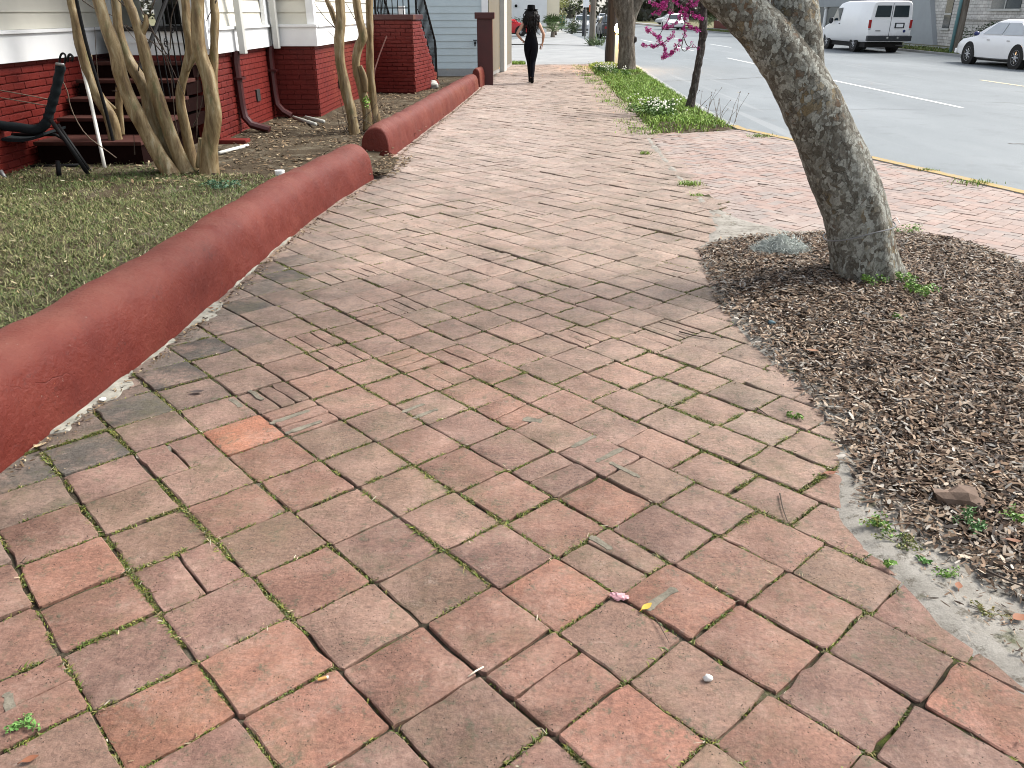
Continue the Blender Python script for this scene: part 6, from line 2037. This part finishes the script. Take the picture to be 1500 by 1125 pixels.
# ================================================================ PERSON
def make_person(loc):
    root = local('person', loc, 0, 'person seen from behind in black sleeveless top, black trousers and hat, hand on hip', 'person')
    V, E_, Rr, L_ = [], [], [], []
    def add(p, r, par=None, lab='torso'):
        V.append(p); Rr.append(r if isinstance(r, tuple) else (r, r)); L_.append(lab)
        if par is not None: E_.append((par, len(V) - 1))
        return len(V) - 1
    pel = add((0, 0, .94), (.185, .13), None, 'leg')
    wai = add((.01, .0, 1.10), (.138, .10), pel)
    che = add((.005, .01, 1.27), (.15, .105), wai)
    upc = add((0, .0, 1.385), (.10, .075), che)
    nek = add((0, .0, 1.46), .048, upc, 'head')
    hd0 = add((0, .015, 1.53), (.066, .075), nek, 'head')
    hd1 = add((0, .025, 1.61), (.074, .092), hd0, 'head')
    hd2 = add((0, .015, 1.67), (.055, .07), hd1, 'head')
    def arm(s, sh, el, wr, ha):
        a = add((s * .10, 0, 1.39), .06, upc, 'torso')
        b = add(sh, .052, a, 'arm')
        m = add(tuple((Vector(sh) + Vector(el)) / 2), .043, b, 'arm')
        c = add(el, .036, m, 'arm')
        m2 = add(tuple((Vector(el) * .6 + Vector(wr) * .4)), .036, c, 'arm')
        d = add(wr, .024, m2, 'arm')
        e = add(ha, (.034, .016), d, 'arm')
        di = (Vector(ha) - Vector(wr)).normalized()
        sd = di.cross(Vector((0, 1, .2))).normalized()
        for k, (f, ln) in enumerate(((-.026, .062), (-.009, .072), (.009, .068), (.026, .052))):
            b0 = Vector(ha) + di * .03 + sd * f
            i1 = add(tuple(b0 + di * ln * .5 + Vector((0, .012, -.004))), .0085, e, 'arm')
            add(tuple(b0 + di * ln * .9 + Vector((0, .03, -.018))), .0075, i1, 'arm')
        th = Vector(wr).lerp(Vector(ha), .5) + sd * -.03
        i1 = add(tuple(th + di * .02 + sd * -.012), .011, e, 'arm')
        add(tuple(th + di * .05 + sd * -.014 + Vector((0, .015, 0))), .0085, i1, 'arm')
    arm(-1, (-.175, -.01, 1.37), (-.345, -.10, 1.13), (-.215, -.01, .985), (-.165, .03, .955))
    arm(1, (.175, -.01, 1.37), (.305, -.06, 1.12), (.285, .03, .935), (.265, .06, .87))
    def leg(s, hip, kn, an, ball, toe):
        a = add(hip, .118, pel, 'leg')
        m = add(tuple((Vector(hip) * .5 + Vector(kn) * .5)), .092, a, 'leg')
        b = add(kn, .058, m, 'leg')
        c = add(tuple(Vector(kn) * .62 + Vector(an) * .38 + Vector((0, -.012, 0))), .054, b, 'leg')
        d = add(an, .038, c, 'foot')
        h = add(tuple(Vector(an) + (Vector(an) - Vector(ball)) * .25 + Vector((0, 0, -.03))), .032, d, 'foot')
        e = add(ball, (.042, .026), d, 'foot')
        add(toe, (.030, .020), e, 'foot')
    leg(1, (.085, -.01, .86), (.055, .02, .50), (.03, -.12, .125), (.035, .0, .035), (.035, .06, .028))
    leg(-1, (-.085, .02, .86), (-.035, .18, .50), (.0, .22, .10), (-.005, .34, .035), (-.005, .41, .03))
    me = bpy.data.meshes.new('person_skeleton')
    me.from_pydata(V, E_, [])
    o = bpy.data.objects.new('person_skeleton', me)
    COL.objects.link(o)
    md = o.modifiers.new('skin', 'SKIN')
    md.use_smooth_shade = True
    if not me.skin_vertices: 
        bpy.context.view_layer.objects.active = o
    sv = me.skin_vertices[0].data
    for i, r in enumerate(Rr):
        sv[i].radius = r
        sv[i].use_root = i == 0
    sb = o.modifiers.new('sub', 'SUBSURF'); sb.levels = 1; sb.render_levels = 1
    dg = bpy.context.evaluated_depsgraph_get()
    full = bpy.data.meshes.new_from_object(o.evaluated_get(dg))
    bpy.data.objects.remove(o)
    full.name = 'body'
    full.materials.clear(); full.materials.append(M['skin'])
    for p in full.polygons: p.material_index = 0; p.use_smooth = True
    body = link('body', full, root)
    # clothing follows the body
    def nearest(p):
        best, lab = 9, None
        for a, b in E_:
            A, B = Vector(V[a]), Vector(V[b])
            d = B - A
            t = max(0, min(1, (p - A).dot(d) / max(1e-9, d.length_squared)))
            r = max(Rr[a]) * (1 - t) + max(Rr[b]) * t
            dd = (p - A - d * t).length - r * .8
            if dd < best: best, lab = dd, L_[b]
        return lab
    labs = [nearest(v.co) for v in full.vertices]
    def garment(name, test, mat, off):
        idx, vs, fs = {}, [], []
        for p in full.polygons:
            if all(test(full.vertices[i].co, labs[i]) for i in p.vertices):
                f = []
                for i in p.vertices:
                    if i not in idx:
                        idx[i] = len(vs)
                        v = full.vertices[i]
                        vs.append(v.co + v.normal * off)
                    f.append(idx[i])
                fs.append(f)
        mb = MB(); mb.add(vs, fs); mb.build(name, mat, body, smooth=True, fix=False)
    garment('trousers', lambda c, l: (l in ('leg', 'torso') and c.z < 1.13) or (l == 'foot' and c.z > .13), M['denim'], .010)
    garment('top', lambda c, l: (l in ('leg', 'torso') and c.z > .95 and c.z < 1.43 and (abs(c.x) < .125 or c.z < 1.30)) , M['cloth'], .013)
    garment('boots', lambda c, l: l == 'foot' and c.z < .16, M['cloth'], .008)
    mb = MB()
    mb.lathe((0, .02, 1.655), [(.02, -.012), (.13, -.006), (.165, .004), (.17, .012), (.13, .006), (.098, .01), (.094, .07), (.085, .105), (.04, .11)], 24)
    mb.build('hat', M['cloth'], body, smooth=R(50))
    mb = MB()
    rp = random.Random(2)
    mb.blob((0, -.03, 1.53), (.15, .10, .15), 3, .45, 6)
    mb.blob((0, -.075, 1.36), (.10, .05, .16), 3, .4, 6)
    for k in range(150):
        a = rp.uniform(-.2, math.pi + .2)
        r0 = rp.uniform(.05, .10)
        x, y, z = -math.cos(a) * r0, -.02 - math.sin(a) * r0 * .8, rp.uniform(1.52, 1.66)
        P = []
        ln = rp.uniform(.14, .42)
        ph = rp.uniform(0, 6)
        for j in range(9):
            f = j / 8
            sp_ = 1 + 1.0 * math.sin(min(1, f * 1.4) * 1.7)
            P.append((x * sp_ * (1.15 - .25 * f) + .014 * math.sin(ph + j * 1.5), y * (1 + .2 * f) - .03 * f + .014 * math.cos(ph + j * 1.5), z - ln * f))
        mb.tube(P, [.012, .013, .013, .012, .012, .011, .010, .008, .004], 5)
    mb.build('hair', M['hair'], body, smooth=True)
    mb = MB(); mb.box(loc[0] + .245, loc[0] + .275, loc[1] - .02, loc[1] + .09, .80, .86)
    o = mb.build('held_object', M['white'], None, bevel=.008, origin=(loc[0] + .26, loc[1] + .04, .83))
    tag(o, 'small pale object held in the hand of the walking person', 'handheld object')
make_person((.46, 21.05, .0))

# ================================================================ YARD OBJECTS
z5 = lambda x, y: (x * .2133, 50 + y * .2133)
hm = thing('swing_seat', (-4.7, 8.3, .1), 'dark padded swing seat on a black tubular stand on the lawn', 'garden seat')
def tpx(L, Y, r, name, mat, seg=8, n=None):
    P = px_path([z5(x, y) for x, y in L], Y)
    if n: P = resample(P, n)
    mb = MB(); mb.tube(P, r, seg)
    return mb.build(name, mat, hm, smooth=True)
# stand: two A-frames joined by ground rails
tpx([(345, 585), (470, 760), (640, 1015)], 8.25, .022, 'stand_leg', M['iron'])
tpx([(395, 620), (520, 800), (655, 1000)], 8.45, .020, 'stand_leg', M['iron'])
tpx([(655, 1000), (640, 1020), (420, 1032), (0, 1055), (-260, 1070)], 8.0, .022, 'ground_rail', M['iron'])
tpx([(560, 900), (300, 908), (0, 925), (-260, 940)], 8.75, .020, 'ground_rail', M['iron'])
tpx([(395, 870), (412, 1025)], 8.2, .024, 'stand_foot', M['iron'])
tpx([(0, 935), (70, 1045)], 8.15, .022, 'stand_foot', M['wire'])
tpx([(430, 715), (380, 690), (0, 690)], 8.6, .018, 'seat_rail', M['iron'])
# seat and upright: thick padded band running out of frame
P = resample([at(*z5(418, 215), 8.45), at(*z5(385, 380), 8.45), at(*z5(345, 520), 8.45), at(*z5(315, 610), 8.45), at(*z5(250, 655), 8.45), at(*z5(120, 640), 8.45), at(*z5(0, 625), 8.45), at(*z5(-250, 560), 8.45)], 60)
mb = MB()
for i in range(len(P) - 1):
    pass
mb.tube(P, [.044 + .004 * math.sin(i * 1.6) if i < 26 else .048 for i in range(60)], 14, flat=1.0)
mb.build('padded_arm', M['padding'], hm, smooth=True)
S = []
mb = MB()
Q = resample([at(*z5(300, 690), 8.4), at(*z5(200, 730), 8.4), at(*z5(60, 735), 8.4), at(*z5(-120, 700), 8.4), at(*z5(-300, 640), 8.4)], 16)
for q_ in Q:
    S.append((q_.x, q_.y, q_.z))
vs = []
for (x, y, z) in S:
    vs += [(x, y, z + .02), (x, y + .45, z + .03), (x, y + .45, z + .005), (x, y, z - .005)]
n_ = len(S)
fs = [(i * 4 + k, i * 4 + (k + 1) % 4, i * 4 + 4 + (k + 1) % 4, i * 4 + 4 + k) for i in range(n_ - 1) for k in range(4)] + [(0, 1, 2, 3), tuple((n_ - 1) * 4 + k for k in (3, 2, 1, 0))]
mb.add(vs, fs)
mb.build('seat_sling', M['padding'], hm, smooth=R(40))
tpx([(405, 215), (415, 150), (432, 132), (450, 150), (440, 215)], 8.45, .010, 'hook', M['iron'], n=14)
tpx([(465, 190), (470, 150), (485, 140), (500, 160), (490, 185)], 8.45, .012, 'hook', M['iron'], n=14)
tpx([(385, 205), (440, 212)], 8.40, .016, 'collar', M['wire'])
for L in ([(-20, 382), (160, 415), (330, 447)], [(-20, 432), (150, 462), (320, 490), (365, 478)], [(430, 320), (465, 400), (480, 480), (520, 580), (600, 700), (740, 805), (800, 850)]):
    P = resample(px_path([z5(x, y) for x, y in L], 8.5), 14)
    mb = MB(); mb.tube(P, .0055, 5)
    mb.build('rope', M['rope'], hm, smooth=True)
mb = MB(); mb.tube(px_path([(104, -60), (115, 75), (133, 149), (145, 205), (154, 248)], lambda t: 9.2 - .5 * t), .019, 10)
tag(mb.build('leaning_pole', M['pvc'], None, smooth=True, origin=at(154, 248, 8.7)), 'thin white pole leaning beside the crooked myrtle stem', 'pole')
mb = MB(); mb.tube(resample(px_path([(100, -60), (112, 0), (128, 70), (150, 144), (163, 195), (172, 232)], 8.95), 20), .018, 8)
tag(mb.build('leaning_pole', M['iron'], None, smooth=True, origin=at(172, 232, 8.95)), 'thin black pole leaning against the crooked myrtle stem', 'pole')
mb = MB(); mb.tube([(*gpt(321, 224, .13), .13), (*gpt(363, 213, .13), .13)], .020, 10)
tag(mb.build('plastic_pipe', M['pvc'], None, smooth=True, origin=(*gpt(340, 218, .12), .12)), 'white plastic pipe lying on the soil behind the red wall', 'pipe')
g0 = gpt(345, 206, .13)
mb = MB(); mb.box(g0[0] - .20, g0[0] + .16, g0[1] - .10, g0[1] + .10, .09, .15)
tag(mb.build('loose_slab', M['rbrick'], None, bevel=.008, origin=(g0[0], g0[1], .09)), 'loose reddish slab on the soil beside the house base', 'slab')
for a_, b_, lab in (((430, 172), (462, 181), 'left of two pale green pipe pieces by the downspout'), ((448, 172), (474, 177), 'right of two pale green pipe pieces by the downspout')):
    mb = MB(); mb.tube([(*gpt(*a_, .13), .13), (*gpt(*b_, .13), .12)], .028, 8)
    tag(mb.build('pipe_piece', M['stone'], None, smooth=True, origin=(*gpt(*b_, .12), .12)), lab, 'pipe', 'pipe pieces by the downspout')
g0 = gpt(632, 128, .05)
mb = MB(); mb.blob((g0[0], g0[1], .10), (.17, .13, .10), 3, .4, 4)
tag(mb.build('stone', M['stone'], None, smooth=True, origin=(g0[0], g0[1], .05)), 'rounded grey stone at the corner of the brick stair', 'stone')
g0 = gpt(410, 254, .12)
mb = MB(); mb.lathe((g0[0], g0[1], .10), [(.045, 0), (.05, .05), (.042, .05), (.038, .01)], 14)
tag(mb.build('plastic_cup', M['white'], None, smooth=R(40), origin=(g0[0], g0[1], .1)), 'small white plastic cup on the soil behind the long wall', 'cup')

# ================================================================ MULCH BED DETAILS
g0 = gpt(1140, 376)
mo = thing('moss_clump', (g0[0], g0[1], .02), 'clump of pale grey moss lying on the mulch', 'moss')
mb = MB()
rm = random.Random(12)
V_, F_, C_ = [], [], []
for k in range(1500):
    a, r0 = rm.uniform(0, 6.28), rm.random() ** .6
    x, y = g0[0] + math.cos(a) * r0 * .215 + .02, g0[1] + math.sin(a) * r0 * .17
    hmax = .17 * (1 - r0 ** 1.6) * (.75 + .5 * noise.noise(Vector((x * 9, y * 9, 0)))) + .012
    z = .025 + hmax * rm.uniform(.2, 1)
    P = [Vector((x, y, z))]
    d = Vector((rm.gauss(0, 1), rm.gauss(0, 1), rm.gauss(0, .5))).normalized()
    for j in range(4):
        d = (d + Vector((rm.gauss(0, .7), rm.gauss(0, .7), rm.gauss(0, .5)))).normalized()
        P.append(P[-1] + d * .014)
    c_ = Vector((.40, .43, .40)) * rm.uniform(.6, 1.3)
    mb.tube(P, [.0016, .0018, .0018, .0016, .0008], 3, 0, tuple(c_), cap=False)
o = mb.build('strands', M['moss_grey'], mo, fix=False)
o['kind'] = 'stuff'
mb = MB(); mb.blob((g0[0] + .02, g0[1], .02), (.17, .12, .10), 3, .5, 5, 0, (.22, .24, .22)); mb.build('core', M['moss_grey'], mo, smooth=True)
g0 = gpt(1396, 742)
mb = MB(); mb.blob((g0[0], g0[1], .035), (.085, .055, .042), 2, .7, 3)
tag(mb.build('rock', M['brownrock'], None, origin=(g0[0], g0[1], .02)), 'angular brown rock half sunk in the mulch', 'rock')

GREEN = [(.10, .20, .03), (.14, .26, .04), (.07, .15, .025), (.18, .28, .06)]
def weed(px, py, r, h, label, n=120, size=(.010, .022), pal=GREEN, z=.0, group='weeds at the mulch bed'):
    x, y = gpt(px, py)
    t = thing('weed', (x, y, z), label, 'weed', group)
    cl = [((x + rt.gauss(0, r * .45), y + rt.gauss(0, r * .45), z + h * rt.uniform(.25, .9)), (r * .35, r * .35, h * .3), max(3, n // 10)) for _ in range(10)]
    leafy('foliage', cl, size, pal, RNG, t, asp=.55)
    mb = MB()
    for c, _, _ in cl:
        mb.tube([(x, y, z - .01), ((x + c[0]) / 2, (y + c[1]) / 2, z + h * .4), c], [.0018, .0014, .0008], 4, 0, pal[0])
    o = mb.build('stems', M['leaf'], t)
    o['kind'] = 'stuff'
weed(1345, 445, .12, .09, 'bright green leafy weed right of the sycamore base', 420, (.012, .026), z=.05)
weed(1275, 428, .09, .06, 'low green weed at the very foot of the sycamore', 220, (.010, .022), z=.06)
weed(1318, 428, .06, .07, 'green sprig between sycamore foot and the leafy weed', 150, (.010, .022), z=.06)
weed(1315, 478, .035, .025, 'tiny green sprig below the leafy weed', 50, z=.04)
weed(1325, 346, .14, .06, 'green weed strip on the paving edge behind the sycamore', 180, z=.02)
weed(1163, 614, .035, .03, 'small bright green weed in a paving joint near the bed', 90, (.008, .018), z=.0)
weed(1285, 775, .07, .03, 'green weed patch on sand at the mulch corner', 220, (.008, .018), GREEN + [(.2, .2, .05)], z=.01)
weed(1320, 800, .07, .02, 'mossy weed patch just right of the sand corner', 240, (.006, .014), [(.12, .14, .03), (.18, .18, .05), (.08, .11, .03)], z=.01)
weed(1420, 778, .05, .05, 'feathery green weed in front of the brown rock', 200, (.008, .018), [(.07, .16, .05), (.10, .20, .06), (.06, .13, .04)], z=.02)
weed(1480, 770, .06, .04, 'green weed at the right edge beyond the rock', 130, (.008, .018), z=.02)
weed(1350, 828, .022, .015, 'rosette weed on the pale sand', 40, (.012, .022), [(.10, .22, .05)], z=.01)
weed(1300, 832, .02, .015, 'tiny weed at the paving edge of the sand', 40, z=.01)
weed(1388, 848, .04, .02, 'sparse green weed on the sand below the rock', 110, (.006, .014), z=.01)
weed(1440, 900, .035, .015, 'brownish weed tuft on sand at the right', 80, (.006, .014), [(.14, .15, .04), (.2, .16, .06)], z=.01)
weed(40, 1062, .035, .02, 'green weed growing from a slot in a near left tile', 150, (.006, .014), [(.10, .22, .05), (.14, .26, .07)], z=.0)
weed(185, 236, .22, .16, 'green leafy plant at the foot of the crooked myrtle', 300, (.03, .07), [(.05, .11, .03), (.08, .15, .04)], z=.1)
weed(325, 292, .16, .06, 'bluish green tuft in the dry lawn', 260, (.015, .04), [(.06, .14, .08), (.09, .17, .10)], z=.1)
weed(1200, 700, .03, .012, 'flat moss tuft in a paving joint left of the bed', 90, (.005, .011), [(.14, .15, .03), (.1, .12, .03)], z=.0)
weed(728, 104, .22, .10, 'weed tuft at the foot of the dark red post', 160, (.03, .06), z=.0)
def tuft_(px, py, r, n, h, label, pal=GP):
    x, y = gpt(px, py)
    P = np.stack([x + RNG.normal(0, r, n), y + RNG.normal(0, r * .7, n)], 1)
    o = blades('grass_tuft', P, lambda a, b: .0, h, (.005, .011), .7, pal, RNG)
    o.location = (0, 0, 0)
    tag(o, label, 'grass tuft', 'grass tufts on the walk', kind='stuff')
tuft_(1011, 272, .065, 170, (.03, .08), 'larger grass tuft growing in the walk beside brick paving')
tuft_(1020, 288, .035, 70, (.02, .05), 'smaller grass tuft just below the larger one')
tuft_(944, 226, .04, 50, (.03, .07), 'faint grass tuft on the walk nearer the verge')
tuft_(1428, 269, .10, 130, (.02, .06), 'right grass tuft on the yellow kerb')
tuft_(1113, 200, .10, 120, (.02, .06), 'left grass tuft on the yellow kerb')
tuft_(1360, 250, .05, 60, (.02, .05), 'middle grass tuft on the yellow kerb')
# dry stalks behind the sapling
t = thing('dry_weeds', (3.3, 13.6, .05), 'thin dry weed stalks at the road edge right of the sapling', 'weed')
for k in range(22):
    x, y = 3.25 + rt.gauss(0, .12), 13.4 + rt.gauss(0, .45)
    h = rt.uniform(.2, .5)
    dx = rt.uniform(-.1, .25)
    mb = MB(); mb.tube([(x, y, .0), (x + dx * .4, y, h * .6), (x + dx, y, h)], [.004, .003, .0015], 4); mb.blob((x + dx, y, h), .009, 1, .2); mb.build('stalk', M['rope'], t)

# ================================================================ LITTER
def flat_leaf(px, py, L, w, col, rz, name, label, cat, curl=.25, z=None):
    x, y = gpt(px, py)
    z = hz(x, y) + .004 if z is None else z
    mb = MB()
    n = 7
    vs, fs = [], []
    for i in range(n):
        f = i / (n - 1)
        ww = w * math.sin(math.pi * (.08 + .88 * f)) * .5
        zz = z + .004 + curl * L * (f - .5) ** 2
        for s, dz in ((-1, .35), (0, 0), (1, .35)):
            lx, ly = (f - .5) * L, s * ww
            vs.append((x + lx * math.cos(rz) - ly * math.sin(rz), y + lx * math.sin(rz) + ly * math.cos(rz), zz + dz * abs(ww) * .6 * rt.uniform(.6, 1.2)))
    for i in range(n - 1):
        fs += [(i * 3, i * 3 + 1, i * 3 + 4, i * 3 + 3), (i * 3 + 1, i * 3 + 2, i * 3 + 5, i * 3 + 4)]
    mb.add(vs, fs, 0, col)
    mb.tube([(x - L * .5 * math.cos(rz), y - L * .5 * math.sin(rz), z + .006), (x - L * .8 * math.cos(rz), y - L * .8 * math.sin(rz), z + .003)], .0012, 4, 0, col)
    return tag(mb.build(name, M['litter'], None, smooth=True, fix=False, origin=(x, y, z)), label, cat)
flat_leaf(947, 893, .042, .020, (.42, .27, .03), .7, 'fallen_leaf', 'yellow fallen leaf next to the pink scrap', 'leaf')
flat_leaf(1215, 697, .05, .026, (.16, .055, .025), .2, 'fallen_leaf', 'brown fallen leaf in a joint left of the mulch', 'leaf')
flat_leaf(1283, 768, .04, .022, (.20, .11, .05), -.5, 'fallen_leaf', 'tan fallen leaf on the sand corner weeds', 'leaf', z=.015)
flat_leaf(1402, 865, .035, .022, (.19, .07, .028), 1.1, 'fallen_leaf', 'rusty fallen leaf on the pale sand', 'leaf', z=.015)
flat_leaf(1490, 912, .045, .03, (.20, .075, .03), .4, 'fallen_leaf', 'rusty fallen leaf on sand at the right edge', 'leaf', z=.015)
flat_leaf(1455, 708, .04, .015, (.19, .09, .04), .3, 'fallen_leaf', 'orange brown leaf on the mulch above the rock', 'leaf', z=.045)
flat_leaf(1480, 806, .045, .02, (.16, .065, .03), -.3, 'fallen_leaf', 'brown leaf on the mulch at the right edge', 'leaf', z=.035)
flat_leaf(60, 655, .05, .02, (.42, .33, .20), .9, 'fallen_leaf', 'pale dry leaf at the near foot of the red wall', 'leaf')
flat_leaf(306, 455, .06, .03, (.18, .065, .03), .4, 'fallen_leaf', 'orange brown leaf against the middle of the long wall', 'leaf')
flat_leaf(290, 578, .06, .03, (.05, .035, .03), .1, 'fallen_leaf', 'dark brown leaf on the cracked grey tiles', 'leaf')
flat_leaf(1188, 525, .06, .03, (.22, .11, .06), -.2, 'fallen_leaf', 'orange leaf on the left part of the mulch', 'leaf', z=.04)
flat_leaf(45, 1113, .035, .02, (.18, .065, .03), .5, 'fallen_leaf', 'small reddish leaf in the joint at the bottom left', 'leaf')
# crumpled pink scrap
x, y = gpt(908, 877)
mb = MB()
for k, (dx, dy, s) in enumerate(((0, 0, .02), (-.016, .007, .013), (.014, -.005, .014))):
    mb.blob((x + dx, y + dy, hz(x, y) + .008), (s, s * .7, s * .45), 2, .8, 5, 0, (.52, .27, .29))
tag(mb.build('paper_scrap', M['litter'], None, origin=(x, y, 0)), 'crumpled pink scrap lying on a tile joint', 'litter')
x, y = gpt(1037, 997)
mb = MB(); mb.blob((x, y, hz(x, y) + .009), (.013, .010, .010), 2, .5, 4, 0, (.62, .60, .56))
tag(mb.build('pebble', M['litter'], None, smooth=True, origin=(x, y, 0)), 'single pale pebble on a tile at lower right', 'pebble')
for px_, py_, a, lab in ((473, 995, .35, 'cigarette butt lying in a joint of the lower left tiles'),):
    x, y = gpt(px_, py_)
    z = hz(x, y) + .006
    t = thing('cigarette_butt', (x, y, z), lab, 'cigarette butt')
    d = Vector((math.cos(a), math.sin(a), 0))
    c = Vector((x, y, z))
    mb = MB(); mb.tube([c - d * .013, c + d * .010], .0042, 10, 0, (.42, .22, .06)); mb.build('filter', M['litter'], t, smooth=R(40))
    mb = MB(); mb.tube([c + d * .0102, c + d * .015], .0041, 10, 0, (.70, .66, .58)); mb.build('paper', M['litter'], t, smooth=R(40))
x, y = gpt(697, 985)
mb = MB(); mb.tube([(x - .02, y - .018, hz(x, y) + .004), (x, y, hz(x, y) + .006), (x + .02, y + .016, hz(x, y) + .005)], [.0015, .0028, .0022], 6, 0, (.60, .52, .40))
tag(mb.build('straw_bit', M['litter'], None, smooth=True, origin=(x, y, 0)), 'short pale straw stub in a near joint', 'litter')
x, y = gpt(152, 591)
mb = MB(); mb.lathe((x, y, hz(x, y) + .012), [(.013, 0), (.015, .003), (.014, .008), (.004, .009)], 16, 0, (.74, .72, .66))
tag(mb.build('bottle_cap', M['litter'], None, smooth=R(40), origin=(x, y, 0)), 'round white cap on the cement at the wall foot', 'bottle cap')
x, y = gpt(1129, 480)
mb = MB(); mb.blob((x, y, .03), (.022, .016, .014), 2, .4, 4, 0, (.045, .09, .11))
tag(mb.build('blue_scrap', M['litter'], None, smooth=True, origin=(x, y, .02)), 'small blue green scrap at the left of the mulch', 'litter')
def twig(pts, r, label, z=None):
    P = []
    for px_, py_ in pts:
        x, y = gpt(px_, py_)
        P.append((x, y, (hz(x, y) if z is None else z) + r + .004))
    mb = MB(); P = resample(P, 10); mb.tube(P, [r * (1 - .05 * k) for k in range(10)], 6)
    tag(mb.build('fallen_twig', M['twig'], None, smooth=True, origin=P[0]), label, 'twig')
twig([(1142, 725), (1146, 745), (1153, 766)], .0028, 'short upright twig on tile left of the sand')
twig([(957, 905), (972, 930), (980, 945)], .0016, 'thin curved twig below the yellow leaf')
twig([(1108, 600), (1117, 606), (1125, 612)], .003, 'forked twig in a joint near the small weed')
twig([(1264, 716), (1285, 703), (1302, 694)], .004, 'bent twig at the mulch edge', .02)
twig([(1440, 850), (1475, 866), (1499, 875)], .004, 'long pale twig at the lower right of the mulch', .03)
twig([(995, 486), (1020, 492), (1050, 497)], .004, 'dark twig lying across tiles left of the bed')
twig([(1110, 270), (1126, 272)], .006, 'dark twig on the brick paving left of the sycamore')
for (px_, py_, lab) in ((1058, 300, 0), (1185, 352, 0), (1300, 347, 0), (1360, 300, 0)):
    pass
